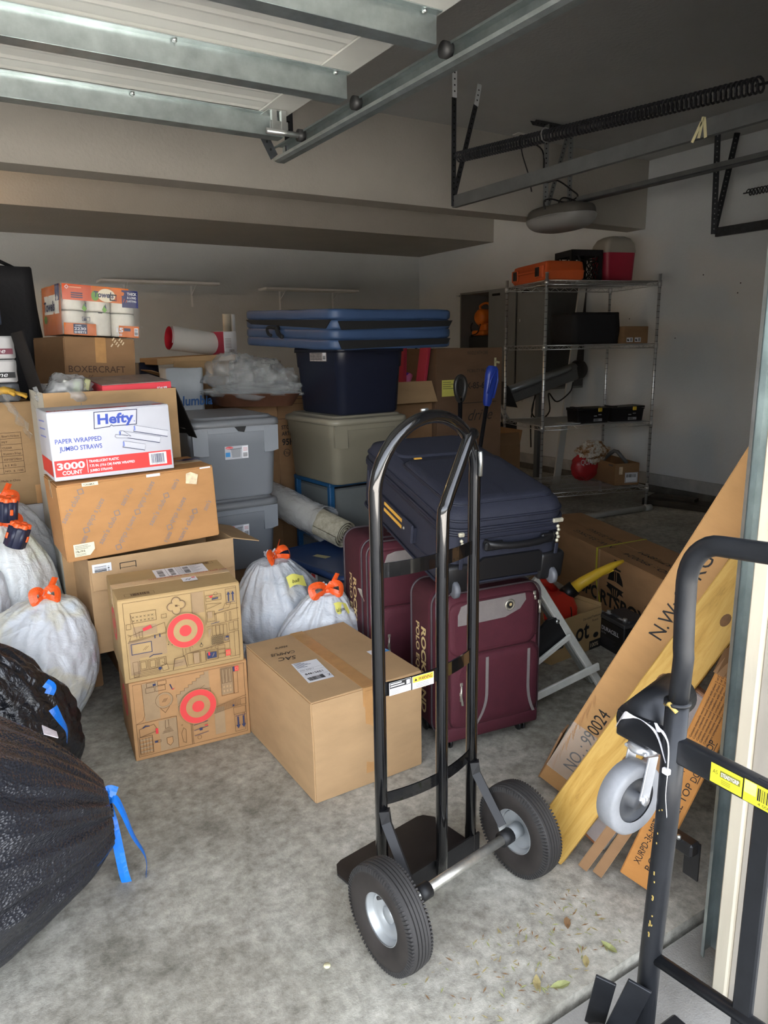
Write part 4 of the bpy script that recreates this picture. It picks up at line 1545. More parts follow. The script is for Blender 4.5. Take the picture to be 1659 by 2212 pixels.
bx = carton('cardboard_box', 'brown clothing carton with dark lettering under the paper towels', (0.672, 4.04, 1.10), (R(0), R(2.6), R(10)), (0.345, 0.46, 0.425), KRAFTD, soft=0.004, seam='y', tape=TAPE, seed=12)
p = Print(face_X(0.345, 0.46, 0.425, 'front'), lift=0.0035)
BI = mat('brown_ink', (78, 54, 38), 0.7, var=0)
p.text('BOXERCRAFT', 0.015, 0.258, 0.045, BI, w=0.275)
p.text('your life. your spirit.', 0.035, 0.218, 0.040, BI, shear=0.5, w=0.235)
for k in range(8):
    p.line([(0.225 + 0.008 * k, 0.385 + 0.01 * ((k * 3) % 4)), (0.232 + 0.008 * k, 0.395 + 0.01 * ((k * 3) % 4))], 0.006, mat('torn_label', (224, 204, 170)))
p.build('printed_front', bx)
carton('cardboard_box', 'plain brown box holding up the clothing carton', (0.68, 4.06, 0), R(8), (0.40, 0.46, 1.098), KRAFTD)

# --- paper towel pack
pt = thing('paper_towel_pack', 'orange and white wrapped pack of paper towels on the brown clothing carton', 'paper towels', (0.735, 4.05, 1.532), (0, R(3.0), R(6)))
TW, TD, TH = 0.36, 0.36, 0.235
ROLL = mat('paper_towel_white', (224, 220, 208), 0.9, var=0.08, vscale=30, bump=0.5, bscale=50)
for k in range(3):
    for j in range(3):
        for z in range(2):
            b = B(ROLL)
            b.lathe([(0.015, 0.002), (0.056, 0.002), (0.059, 0.008), (0.059, 0.108), (0.056, 0.114), (0.015, 0.114)], 20, X=Matrix.Translation((-0.12 + k * 0.12, -0.12 + j * 0.12, z * 0.117)))
            b.build('paper_roll', pt)
OR = mat('towel_orange', (222, 118, 44), 0.3, var=0.1, vscale=12, bump=0.35, bscale=35)
b = B(OR)


def wrapface(b, x0, x1, z0, z1, y, m, n=12, seed=1):
    def f(u, v):
        x, z = x0 + (x1 - x0) * u, z0 + (z1 - z0) * v
        return (x, y - 0.004 * noise.noise(Vector((x * 30, z * 26, seed))) - 0.003, z)
    b.grid(f, n, max(4, n // 2), m)


ys_ = -TD / 2 - 0.005
wrapface(b, -TW / 2, -0.045, 0.163, 0.236, ys_, mat('towel_red_orange', (212, 88, 44), 0.3, var=0.1, bump=0.35, bscale=35))
wrapface(b, -0.045, 0.135, 0.163, 0.236, ys_, OR, seed=2)
wrapface(b, -TW / 2, -0.03, 0.0, 0.056, ys_, OR, seed=3)
wrapface(b, 0.08, TW / 2, 0.0, 0.056, ys_, OR, seed=4)
wrapface(b, 0.10, TW / 2, 0.145, 0.228, ys_ - 0.0015, mat('towel_navy', (44, 50, 104), 0.3, var=0.1, bump=0.3, bscale=35), seed=5)


def sideface(b, y0, y1, z0, z1, x, m, seed=1):
    b.grid(lambda u, v: (x - 0.003 - 0.004 * noise.noise(Vector(((y0 + (y1 - y0) * u) * 30, (z0 + (z1 - z0) * v) * 26, seed))), y1 + (y0 - y1) * u, z0 + (z1 - z0) * v), 12, 6, m)


sideface(b, -TD / 2, TD / 2, 0.0, 0.236, -TW / 2 - 0.002, OR, 7)
sideface(b, -TD / 2 + 0.03, TD / 2 - 0.06, 0.10, 0.19, -TW / 2 - 0.005, ROLL, 8)
sideface(b, -TD / 2 + 0.01, -TD / 2 + 0.09, 0.16, 0.236, -TW / 2 - 0.006, MATS['towel_navy'], 9)
b.build('printed_wrapper', pt)
p = Print(Matrix.Translation((0, -0.010, 0)) @ face_X(TW, TD, TH, 'front'), lift=0.002)
GRN = mat('leaf_green', (110, 160, 60), 0.4, var=0.05)
p.line([(0.012, 0.222), (0.02, 0.23), (0.028, 0.222), (0.02, 0.214)], 0.003, WHITE, True)
p.line([(0.034, 0.222), (0.085, 0.222)], 0.005, mat('pale_orange', (236, 170, 130), 0.4, var=0))
for k in range(3):
    p.line([(0.04, 0.196 - k * 0.010), (0.09, 0.196 - k * 0.010)], 0.005, NAVY)
p.disc(0.205, 0.195, 0.042, mat('pale_cream', (238, 226, 200), 0.4, var=0), sy=0.75)
p.disc(0.15, 0.19, 0.018, GRN, sy=1.3)
p.text('Towels', 0.145, 0.185, 0.038, NAVY, bold=0.03, w=0.095, shear=0.15)
p.frame(0.222, 0.175, 0.252, 0.20, 0.006, INK)
for k in range(5):
    p.line([(0.25 + k * 0.012, 0.17), (0.255 + k * 0.012, 0.20 - k * 0.005)], 0.003, mat('towel_red_orange', (212, 88, 44)))
p.text('THICK', 0.305, 0.205, 0.018, WHITE, bold=0.03, w=0.048)
p.text('& LONG', 0.305, 0.188, 0.015, WHITE, bold=0.02, w=0.045)
p.text('LASTING', 0.305, 0.172, 0.013, WHITE, bold=0.02, w=0.045)
for x in (0.085, 0.18):
    p.poly([(x, 0.125), (x + 0.012, 0.15), (x + 0.024, 0.125), (x + 0.012, 0.112)], GRN)
    p.poly([(x + 0.012, 0.14), (x + 0.018, 0.155), (x + 0.022, 0.13)], NAVY)
p.frame(0.085, 0.068, 0.12, 0.086, 0.002, NAVY)
p.text('88', 0.09, 0.070, 0.015, NAVY, bold=0.03)
p.rect(0.042, 0.006, 0.105, 0.052, NAVY)
p.text('OVER', 0.05, 0.041, 0.010, WHITE, bold=0.02, w=0.03)
p.text('2230', 0.045, 0.024, 0.018, WHITE, bold=0.03, w=0.055)
p.text('SHEETS', 0.045, 0.009, 0.014, WHITE, bold=0.03, w=0.055)
p.text('15', 0.245, 0.024, 0.030, WHITE, bold=0.04, w=0.034)
p.rect(0.283, 0.030, 0.315, 0.044, NAVY)
p.text('50', 0.25, 0.006, 0.016, WHITE, bold=0.02, w=0.022)
p.rect(0.334, 0.008, 0.354, 0.046, WHITE)
p.bars(0.336, 0.01, 0.352, 0.044, INK, 14, 21, vert=False)
p.rect(0.16, 0.108, 0.18, 0.113, INK)
p.build('lettering', pt)
p = Print(Matrix.Translation((-0.012, 0, 0)) @ face_X(TW, TD, TH, 'left'), lift=0.001)
p.text('Towels', 0.07, 0.115, 0.065, NAVY, bold=0.03, shear=0.15, w=0.20)
p.disc(0.09, 0.075, 0.028, GRN, sy=0.7)
p.build('side_lettering', pt)
b = B(film('clear_film', (235, 235, 235), 0.88, 0.1, 26, 0.8))


def packfilm(u, v):
    a = 2 * math.pi * u
    c, s = math.cos(a), math.sin(a)
    k = 1 / (abs(c) ** 10 + abs(s) ** 10) ** 0.1
    r = 1 + 0.015 * noise.noise(Vector((c * 4, s * 4, v * 7)))
    t = 1 - (0.1 if v > 0.9 else 0) * (v - 0.9) * 10
    return (c * k * (TW / 2 + 0.018) * r * t, s * k * (TD / 2 + 0.018) * r * t, 0.001 + v * (TH + 0.008))


b.grid(packfilm, 72, 22, wrap=True)
b.build('plastic_film', pt)

# --- left column
lb = carton('cardboard_box', 'tan carton with a printed specification table at the left edge', (0.035, 3.99, 0.752), R(2), (0.70, 0.44, 0.485), cardboard('grey_tan_cardboard', (160, 130, 94)), soft=0.003, seam='x', tape=CTAPE, seed=15)
p = Print(face_X(0.70, 0.44, 0.485, 'front'), lift=0.0028)
for k in range(8):
    p.line([(0.40, 0.345 - k * 0.027), (0.635, 0.345 - k * 0.027)], 0.0015, BI)
for x in (0.40, 0.545, 0.635):
    p.line([(x, 0.345), (x, 0.156)], 0.0015, BI)
for k, t in enumerate(('78mm*1.7/210mm', 'PET', 'CLEAR', '50 pieces x 20 bags', '410*330*270mm', '6.2 KG', 'NO.  6  /100')):
    p.text(t, 0.552, 0.325 - k * 0.027, 0.013, BI, w=min(0.075, 0.008 * len(t)))
    p.text('Item: ' + 'Size', 0.42, 0.325 - k * 0.027, 0.013, BI, w=0.05)
p.text('Responsibly Made in China', 0.46, 0.118, 0.014, BI, w=0.15)
for k in range(10):
    p.line([(0.40 + 0.01 * k, 0.445 - 0.012 * (k % 4)), (0.41 + 0.01 * k, 0.45 - 0.012 * ((k + 2) % 4))], 0.004, WHITE)
p.build('printed_front', lb)
b = B(TAPE)
b.box((0.165, -0.224, 0.03), (0.055, 0.001, 0.06))
b.box((0.335, -0.224, 0.045), (0.03, 0.001, 0.09))
b.build('packing_tape', lb)
wb_ = carton('white_box', 'white box with a dark purple panel under the tan specification carton', (0.025, 3.99, 0), R(2), (0.76, 0.46, 0.75), mat('white_card', (206, 204, 206), 0.5, var=0.03))
p = Print(face_X(0.76, 0.46, 0.75, 'front'))
p.rect(0.06, 0.30, 0.68, 0.725, mat('purple_print', (62, 36, 56), 0.4, var=0.1))
p.build('printed_front', wb_)
# ------------------------------------------------------------------ lofted shells
def rrect(w, d, r, n=5):
    pts = []
    for cx, cy, a0 in ((w / 2 - r, d / 2 - r, 0), (-w / 2 + r, d / 2 - r, 90), (-w / 2 + r, -d / 2 + r, 180), (w / 2 - r, -d / 2 + r, 270)):
        for k in range(n + 1):
            a = R(a0 + 90 * k / n)
            pts.append((cx + r * math.cos(a), cy + r * math.sin(a)))
    return pts


def loft(b, secs, m=None, n=5, cap=(True, True), smooth=True, X=None, off=None):
    """secs = [(w, d, corner radius, z)]"""
    vs, fs = [], []
    k = 4 * (n + 1)
    for i, (w, d, r, z) in enumerate(secs):
        ox, oy = off[i] if off else (0, 0)
        vs += [(x + ox, y + oy, z) for x, y in rrect(w, d, r, n)]
    for i in range(len(secs) - 1):
        for j in range(k):
            fs.append((i * k + j, i * k + (j + 1) % k, (i + 1) * k + (j + 1) % k, (i + 1) * k + j))
    b.add(vs, fs, m, smooth, X)
    if cap[0]:
        b.add(vs[:k], [list(range(k))[::-1]], m, False, X)
    if cap[1]:
        b.add(vs[-k:], [list(range(k))], m, False, X)


def tote(name, label, loc, rot, dims, body, lid, group=None, lidh=0.035, sticker=True, notch=True, taper=0.86):
    w, d, h = dims
    t = thing(name, label, 'storage bin', loc, rot, group)
    b = B(body)
    hb = h - lidh
    a = taper
    zr = hb * 0.74
    loft(b, [(w * a - 0.02, d * a - 0.02, 0.045, 0.0), (w * a, d * a, 0.05, 0.012), (w * (a + 0.06), d * (a + 0.06), 0.055, zr - 0.006),
             (w * (a + 0.085), d * (a + 0.085), 0.058, zr), (w * 0.965, d * 0.965, 0.06, hb - 0.006), (w * 0.965, d * 0.965, 0.06, hb)], n=6)
    b.build('tub', t)
    if notch:
        b = B(body)
        yf = -d * (a + 0.055) / 2
        e = 0.012
        nw = w * 0.30
        zz0, zz1 = zr - 0.03, hb - 0.045
        # raised border of the recessed front panel (handle recess)
        for s in (-1, 1):
            b.slab([(s * nw, zz0 - 0.02), (s * (nw + 0.04), zz0 - 0.02), (s * (w * 0.455), zz0 - 0.012), (s * (w * 0.46), hb - 0.015), (s * (nw - 0.0), hb - 0.015)] if s > 0 else
                   [(s * nw, zz0 - 0.02), (s * (nw - 0.0), hb - 0.015), (s * (w * 0.46), hb - 0.015), (s * (w * 0.455), zz0 - 0.012), (s * (nw + 0.04), zz0 - 0.02)],
                   e, X=Matrix(((1, 0, 0, 0), (0, 0, -1, yf - 0.008 + 0.006), (0, 1, 0, 0), (0, 0, 0, 1))))
        b.box((0, yf - 0.008, hb - 0.03), (w * 0.62, 0.014, 0.03), bev=0.004)
        b.build('handle_recess', t)
    b = B(lid)
    loft(b, [(w * 0.985, d * 0.985, 0.06, hb - 0.012), (w, d, 0.065, hb - 0.012), (w, d, 0.065, hb + 0.004), (w * 0.985, d * 0.985, 0.062, hb + 0.016), (w * 0.93, d * 0.94, 0.055, hb + 0.022),
             (w * 0.90, d * 0.92, 0.05, hb + 0.020), (w * 0.86, d * 0.89, 0.045, hb + lidh - 0.006), (w * 0.83, d * 0.87, 0.04, hb + lidh)], n=6)
    b.build('lid', t)
    if sticker:
        yf = -d * (a + 0.05) / 2
        ang = math.atan2((0.06 * d) / 2, zr)
        p = Print(Matrix.Translation((0, yf - 0.0015, zr - 0.075)) @ Matrix.Rotation(ang * 0.6, 4, 'X') @ Matrix(((1, 0, 0, 0), (0, 0, -1, 0), (0, 1, 0, 0), (0, 0, 0, 1))), lift=0.002)
        LB = mat('clear_grey_label', (186, 188, 194), 0.3, var=0.02)
        p.rect(-0.06, 0, 0.06, 0.065, LB)
        p.rect(0.028, 0.003, 0.058, 0.062, WHITE)
        p.bars(0.032, 0.006, 0.055, 0.03, INK, 14, 31, vert=False)
        p.disc(-0.037, 0.057, 0.019, REDL, sy=0.35)
        p.text('Rubbermaid', -0.052, 0.0545, 0.0065, WHITE, bold=0.01, w=0.03)
        p.poly([(-0.03, 0.052), (0.022, 0.054), (0.018, 0.008), (-0.024, 0.008)], mat('label_bin_grey', (150, 152, 156), 0.4, var=0.05))
        p.line([(-0.032, 0.05), (0.024, 0.052)], 0.004, mat('label_bin_dark', (120, 122, 126), 0.4, var=0))
        p.rect(-0.057, 0.013, -0.034, 0.035, mat('sticker_blue', (60, 140, 200)))
        for k in range(3):
            p.line([(0.034, 0.052 - k * 0.006), (0.054, 0.052 - k * 0.006)], 0.002, mat('pink_line', (206, 110, 116), 0.4, var=0))
        p.build('maker_label', t)
    return t


GREYP = mat('grey_tote_plastic', (134, 138, 144), 0.42, var=0.03, vscale=5, bump=0.06, bscale=200)
GREYL = mat('grey_tote_lid', (118, 120, 124), 0.38, var=0.05, vscale=5, bump=0.06, bscale=200)
BTB = carton('cardboard_box', 'brown carton sealed with blue tape under the grey storage bins', (1.16, 3.62, 0), R(1), (0.56, 0.62, 0.345), KRAFTD, seam='x', tape=mat('blue_tape', (44, 84, 160), 0.5, var=0.05))
b = B(MATS['blue_tape'])
b.box((0.06, -0.311, 0.25), (0.10, 0.001, 0.06))
b.box((0.18, -0.311, 0.315), (0.19, 0.001, 0.06))
b.build('blue_tape', BTB)
tote('storage_tote', 'grey lidded storage bin, lower of two behind the orange printed box', (1.222, 3.70, 0.348), R(1.5), (0.475, 0.60, 0.378), GREYP, GREYL)
t2 = tote('storage_tote', 'grey lidded storage bin, upper of two behind the open tall carton', (1.245, 3.69, 0.728), R(-1), (0.475, 0.62, 0.41), GREYP, GREYL)
b = B(mat('black_tag', (24, 24, 26), 0.6))
b.slab([(-0.03, 0), (0.03, 0.002), (0.018, -0.028), (-0.012, -0.022)], 0.002, X=Matrix.Translation((0.02, -0.303, 0.362)) @ Matrix.Rotation(math.pi / 2, 4, 'X'))
b.build('black_tag', t2)
TAUPE = mat('taupe_tote_plastic', (132, 126, 110), 0.4, var=0.04)
tote('storage_tote', 'taupe lidded storage bin under the navy bin', (2.065, 3.80, 0.705), R(3), (0.53, 0.60, 0.385), TAUPE, mat('taupe_tote_lid', (142, 136, 120), 0.4, var=0.04), sticker=False)
nv = tote('storage_tote', 'dark navy storage bin under the blue folded mat', (2.10, 3.80, 1.09), R(4.4), (0.475, 0.53, 0.375), mat('navy_tote_plastic', (28, 32, 48), 0.38, var=0.05, bump=0.05), mat('navy_tote_lid', (24, 28, 42), 0.4, var=0.05), sticker=False, notch=False, lidh=0.02)
p = Print(Matrix.Translation((-0.226, 0.03, 0.318)) @ Matrix(((0, 0, -1, 0), (-1, 0, 0, 0), (0, 1, 0, 0), (0, 0, 0, 1))), lift=0.004)
p.rect(-0.02, -0.022, 0.16, 0.03, mat('worn_label', (170, 160, 156), 0.6, var=0.3, vscale=60))
for k in range(5):
    p.line([(-0.01, 0.02 - k * 0.008), (0.11, 0.02 - k * 0.008)], 0.003, INK)
p.rect(0.12, -0.018, 0.155, 0.026, WHITE)
p.bars(0.123, -0.014, 0.152, 0.01, INK, 10, 3, vert=False)
p.build('worn_label', nv)

# --- blue folding mat on top: four cushions
MB1 = mat('blue_mat_vinyl', (48, 68, 100), 0.5, var=0.1, vscale=4, bump=0.25, bscale=18)
VEL = mat('black_velcro', (10, 10, 12), 0.9, var=0)
fm = thing('folding_mat', 'blue four-panel folding gym mat lying on the navy bin', 'gym mat', (2.045, 3.745, 1.468), (R(2.2), R(-0.5), R(3.6)))
mw, md, mh = 0.765, 1.005, 0.05
for k in range(4):
    b = B(MB1)
    z0 = k * 0.0485

    def cush(u, v, z0=z0, k=k):
        a = 2 * math.pi * u
        c, s = math.cos(a), math.sin(a)
        q = 1 / (abs(c) ** 26 + abs(s) ** 26) ** (1 / 26)
        x, y = c * q * mw / 2, s * q * md / 2
        e = math.sin(math.pi * v) ** 0.25
        kx = 1 - 0.022 * (1 - e)
        wob = 0.005 * noise.noise(Vector((x * 5, y * 5, k * 3)))
        if k % 2 == 1 and k < 3:
            kx += 0.012 * math.sin(a) * 0
        return (x * kx + wob, y * kx + wob, z0 + mh * v + wob * 0.8)
    b.grid(cush, 120, 9, wrap=True)
    for z, up in ((z0, -1), (z0 + mh, 1)):
        b.grid(lambda u, v, z=z, k=k: ((u - 0.5) * mw * 0.975, (v - 0.5) * md * 0.975, z + 0.004 * noise.noise(Vector((u * 4, v * 4, k)))), 8, 8)
    cu = b.build('cushion', fm)
for z, x0, x1 in ((0.099, -0.355, 0.372), (0.006, -0.355, 0.36)):
    b = B(VEL)
    b.slab([(x0, 0.040), (x1, 0.042), (x1 - 0.02, 0.012), (x0 + 0.02, -0.002)], 0.006, X=Matrix.Translation((0, -md / 2 - 0.004, z)) @ Matrix.Rotation(math.pi / 2, 4, 'X'))
    b.build('velcro_strip', fm)
b = B(VEL)
b.slab([(-0.47, 0.040), (0.49, 0.040), (0.44, -0.002), (-0.40, 0.016)], 0.006, X=Matrix.Translation((-mw / 2 + 0.002, 0, 0.105)) @ Matrix(((0, 0, -1, 0), (-1, 0, 0, 0), (0, 1, 0, 0), (0, 0, 0, 1))))
b.build('velcro_strip', fm)
b = B(VEL)
wire(b, [(-mw / 2 - 0.004, 0.08, 0.10), (-mw / 2 - 0.02, 0.13, 0.105), (-mw / 2 - 0.024, 0.155, 0.095), (-mw / 2 - 0.02, 0.15, 0.07), (-mw / 2 - 0.012, 0.13, 0.06)], 0.009, 6)
wire(b, [(-mw / 2 - 0.004, 0.06, 0.105), (-mw / 2 - 0.022, 0.04, 0.095), (-mw / 2 - 0.018, 0.03, 0.07), (-mw / 2 - 0.012, 0.0, 0.055)], 0.012, 6)
b.build('carry_strap', fm)

# --- under-bed bins and rug roll
NAVL = mat('blue_bin_lid', (50, 74, 120), 0.32, var=0.12, vscale=4)
CLRP = mat('cloudy_clear_plastic', (150, 150, 150), 0.3, var=0.03, trans=0.0)
fb = tote('under_bed_bin', 'low dark blue lidded bin on the floor under the clear bin', (1.76, 3.36, 0), R(8), (0.44, 0.64, 0.245), mat('dark_blue_plastic', (30, 42, 84), 0.4, var=0.06), mat('royal_blue_lid', (34, 58, 120), 0.35, var=0.06), sticker=False, notch=False)
ub = thing('under_bed_bin', 'long clear under-bed bin with blue lid below the rolled rug', 'storage bin', (1.755, 3.35, 0.25), R(8.2))
b = B(film('cloudy_bin_wall', (168, 168, 166), 0.22, 0.25, 40, 0.1))
loft(b, [(0.39, 0.62, 0.06, 0.0), (0.41, 0.64, 0.065, 0.012), (0.425, 0.655, 0.07, 0.07), (0.425, 0.655, 0.07, 0.088)], n=8, cap=(True, False))
b.build('clear_tub', ub)
b = B(NAVL)
loft(b, [(0.435, 0.665, 0.075, 0.078), (0.445, 0.675, 0.08, 0.078), (0.448, 0.678, 0.08, 0.094), (0.435, 0.665, 0.075, 0.106), (0.40, 0.63, 0.065, 0.109), (0.39, 0.62, 0.06, 0.106), (0.37, 0.60, 0.055, 0.106)], n=8)
b.build('lid', ub)
for k, x in enumerate((-0.09, 0.04, 0.13)):
    b = B(mat('stored_roll', (150, 140, 130), 0.8, var=0.1))
    b.cyl((x, -0.27, 0.05), (x, 0.2, 0.05), 0.034, 20)
    b.build('stored_roll', ub)
p = Print(Matrix.Translation((-0.215, -0.06, 0.008)) @ Matrix(((0, 0, -1, 0), (-1, 0, 0, 0), (0, 1, 0, 0), (0, 0, 0, 1))), lift=0.004)
p.rect(0, 0, 0.06, 0.07, WHITE)
p.rect(0.006, 0.045, 0.04, 0.066, REDL)
p.rect(0.008, 0.008, 0.028, 0.04, mat('label_navy', (60, 76, 130), 0.4, var=0))
p.bars(0.035, 0.008, 0.055, 0.04, INK, 8, 2, vert=False)
p.build('label', ub)
p = Print(Matrix.Translation((0, 0, 0.1065)), lift=0.001)
p.poly([(-0.10, 0.10), (-0.06, 0.11), (-0.03, 0.02), (-0.075, 0.01)], mat('tape_scrap_yellow', (196, 188, 140), 0.6, var=0.05))
p.poly([(0.05, -0.22), (0.14, -0.20), (0.16, -0.225), (0.06, -0.245)], mat('torn_white_tape', (200, 200, 200), 0.5, var=0.05))
p.build('tape_scraps', ub)
RUGB = blotch('rug_back', [(150, 140, 118), (182, 174, 152), (204, 198, 178)], 30, 0.95, 0.5, 90)
rg = thing('rolled_rug', 'rolled grey beige rug in torn plastic wrap on the clear bin', 'rug', (1.845, 3.42, 0.452))
far = Vector((1.60, 4.14, 0.63)) - Vector((1.845, 3.42, 0.452))
L = far.length
zq = far.normalized()
xq = zq.cross(Vector((0, 0, 1))).normalized()
yq = zq.cross(xq)
RM = Matrix(((xq.x, yq.x, zq.x, 0), (xq.y, yq.y, zq.y, 0), (xq.z, yq.z, zq.z, 0), (0, 0, 0, 1)))
b = B(RUGB)
b.X = RM
turns, n = 4.5, 150
ro, ri = 0.083, 0.012
vs, fs = [], []
for i in range(n + 1):
    a = 2 * math.pi * turns * i / n
    r0 = ri + (ro - ri) * i / n
    for rr in (r0 - 0.003, r0 + 0.003):
        for z in (0, L):
            vs.append((rr * math.cos(a), rr * math.sin(a) * 0.96, z))
for i in range(n):
    o, q = i * 4, i * 4 + 4
    fs += [(o + 2, q + 2, q + 3, o + 3), (o, o + 1, q + 1, q), (o, q, q + 2, o + 2), (o + 1, o + 3, q + 3, q + 1)]
b.add(vs, fs, smooth=True)
b.build('rug', rg)
b = B(film('rug_wrap', (236, 236, 236), 0.55, 0.08, 38, 1.0))
b.X = RM


def rugwrap(u, v):
    a = 2 * math.pi * u
    z = 0.16 + (L - 0.16) * v
    d = Vector((math.cos(a) * 2.2, math.sin(a) * 2.2, z * 14))
    k = ro + 0.006 + 0.010 * abs(noise.noise(d)) + 0.007 * abs(noise.noise(d * 2.9)) + (0.012 * (0.08 - v) / 0.08 if v < 0.08 else 0)
    return (k * math.cos(a), k * math.sin(a), z + 0.012 * noise.noise(Vector((a, 0, 5))) * (1 - v))


b.grid(rugwrap, 64, 60, wrap=True)
b.build('plastic_wrap', rg)

dr = thing('drawer_unit', 'blue framed clear plastic drawer unit under the taupe bin', 'drawers', (2.08, 3.86, 0), R(3))
b = B(mat('blue_frame_plastic', (28, 78, 120), 0.4, var=0.04))
for x in (-0.21, 0.21):
    for y in (-0.2, 0.2):
        b.box((x, y, 0.345), (0.035, 0.035, 0.69), bev=0.006)
b.box((0, 0, 0.69), (0.46, 0.44, 0.026), bev=0.006)
b.box((0, 0, 0.35), (0.45, 0.43, 0.02), bev=0.004)
b.box((0, 0, 0.012), (0.45, 0.43, 0.024), bev=0.004)
b.build('frame', dr)
for z in (0.185, 0.52):
    b = B(mat('smoky_drawer', (112, 116, 116), 0.3, var=0.06))
    b.box((0, 0, z), (0.40, 0.39, 0.28), bev=0.01)
    b.build('drawer', dr)

# ------------------------------------------------------------------ plastic trash bags
def bagmat(name, rgb, rough, bump, wave, sss=0.0, patches=None, spec=0.5):
    m = mat(name, rgb, rough, var=0.05, vscale=4, spec=spec, sss=sss)
    nt = m.node_tree
    bs = nt.nodes['Principled BSDF']
    tc = nt.nodes.new('ShaderNodeTexCoord')
    n1 = nt.nodes.new('ShaderNodeTexNoise')
    n1.inputs['Scale'].default_value = bump[1]
    n1.inputs['Detail'].default_value = 6
    n1.inputs['Distortion'].default_value = 1.2
    nt.links.new(tc.outputs['Object'], n1.inputs['Vector'])
    bp = nt.nodes.new('ShaderNodeBump')
    bp.inputs['Strength'].default_value = bump[0]
    bp.inputs['Distance'].default_value = 0.02
    nt.links.new(n1.outputs['Fac'], bp.inputs['Height'])
    last = bp
    if wave:
        # embossed diamond stretch pattern of the bag
        vn = nt.nodes.new('ShaderNodeTexVoronoi')
        vn.inputs['Scale'].default_value = wave[1]
        mp = nt.nodes.new('ShaderNodeMapping')
        mp.inputs['Scale'].default_value = (1, 1, 2.2)
        mp.inputs['Rotation'].default_value = wave[2] if len(wave) > 2 else (0, 0, 0)
        nt.links.new(tc.outputs['Object'], mp.inputs['Vector'])
        nt.links.new(mp.outputs['Vector'], vn.inputs['Vector'])
        b2 = nt.nodes.new('ShaderNodeBump')
        b2.inputs['Strength'].default_value = wave[0]
        b2.inputs['Distance'].default_value = 0.004
        nt.links.new(vn.outputs['Distance'], b2.inputs['Height'])
        nt.links.new(bp.outputs['Normal'], b2.inputs['Normal'])
        last = b2
    nt.links.new(last.outputs['Normal'], bs.inputs['Normal'])
    if patches:
        # coloured contents faintly showing through the thin film
        n2 = nt.nodes.new('ShaderNodeTexNoise')
        n2.inputs['Scale'].default_value = 4.5
        n2.inputs['Detail'].default_value = 3
        nt.links.new(tc.outputs['Object'], n2.inputs['Vector'])
        r = nt.nodes.new('ShaderNodeValToRGB')
        e = r.color_ramp.elements
        while len(e) < len(patches):
            e.new(0.5)
        for i, c in enumerate(patches):
            e[i].position = 0.3 + 0.4 * i / (len(patches) - 1)
            e[i].color = (*lin(c), 1)
        nt.links.new(n2.outputs['Fac'], r.inputs['Fac'])
        nt.links.new(r.outputs['Color'], bs.inputs['Base Color'])
    return m


WB = bagmat('white_bag_film', (204, 207, 212), 0.28, (0.5, 14), (0.25, 70), 0.0,
            [(204, 207, 212)] * 4 + [(190, 196, 204), (204, 207, 212), (203, 199, 192)])
WBC = bagmat('white_bag_coloured', (204, 206, 211), 0.28, (0.5, 14), (0.25, 70), 0.0,
             [(200, 186, 198), (204, 207, 212), (204, 207, 212), (204, 207, 212), (203, 200, 186), (190, 197, 202), (204, 207, 212)])
GB = bagmat('greyish_bag_film', (176, 178, 182), 0.3, (0.6, 14), (0.25, 80))
GRB = bagmat('pale_green_bag_film', (200, 208, 194), 0.3, (0.6, 14), (0.25, 80), 0.0, [(218, 222, 222)] * 3 + [(206, 212, 196), (214, 217, 211)])
BLB = bagmat('black_bag_film', (28, 29, 34), 0.2, (1.0, 15), None, spec=0.8)
BLT = bagmat('black_bag_textured', (40, 41, 46), 0.22, (0.6, 6), (0.7, 105, (0.3, 0.2, 0.1)), spec=0.6)
ORT = mat('orange_drawstring', (236, 92, 36), 0.35, var=0.1, vscale=20, bump=0.4, bscale=60)
BLUS = mat('blue_drawstring', (24, 116, 214), 0.3, var=0.12, vscale=20, bump=0.4, bscale=60)


def ribbon(b, pts, w, m=None, tw=0.0):  # flat
    """thin, slightly folded strip through points."""
    P = [Vector(p) for p in pts]
    P = [P[0] * 2 - P[1]] + P + [P[-1] * 2 - P[-2]]
    c = []
    for i in range(1, len(P) - 2):
        for k in range(5):
            t = k / 5
            c.append(0.5 * ((2 * P[i]) + (P[i + 1] - P[i - 1]) * t + (2 * P[i - 1] - 5 * P[i] + 4 * P[i + 1] - P[i + 2]) * t * t + (3 * P[i] - P[i - 1] - 3 * P[i + 1] + P[i + 2]) * t ** 3))
    c.append(P[-2])
    vs, fs = [], []
    n = len(c)
    for i, p in enumerate(c):
        t = (c[min(i + 1, n - 1)] - c[max(i - 1, 0)]).normalized()
        s = t.cross(Vector((0.25, -0.9, 0.4))).normalized()
        nn = s.cross(t)
        a = tw * i / n
        s2 = s * math.cos(a) + nn * math.sin(a)
        n2 = s2.cross(t)
        ww = w if not isinstance(w, (list, tuple)) else w[0] + (w[1] - w[0]) * i / (n - 1)
        for q, h in ((-0.5, 0.0), (0.0, 0.07), (0.5, 0.0), (0.0, 0.03)):
            vs.append(p + s2 * ww * q + n2 * ww * h)
    for i in range(n - 1):
        for k in range(4):
            fs.append((i * 4 + k, i * 4 + (k + 1) % 4, i * 4 + 4 + (k + 1) % 4, i * 4 + 4 + k))
    b.add(vs, fs, m, False)


def zz_(z, h):
    return z / max(h, 0.01)


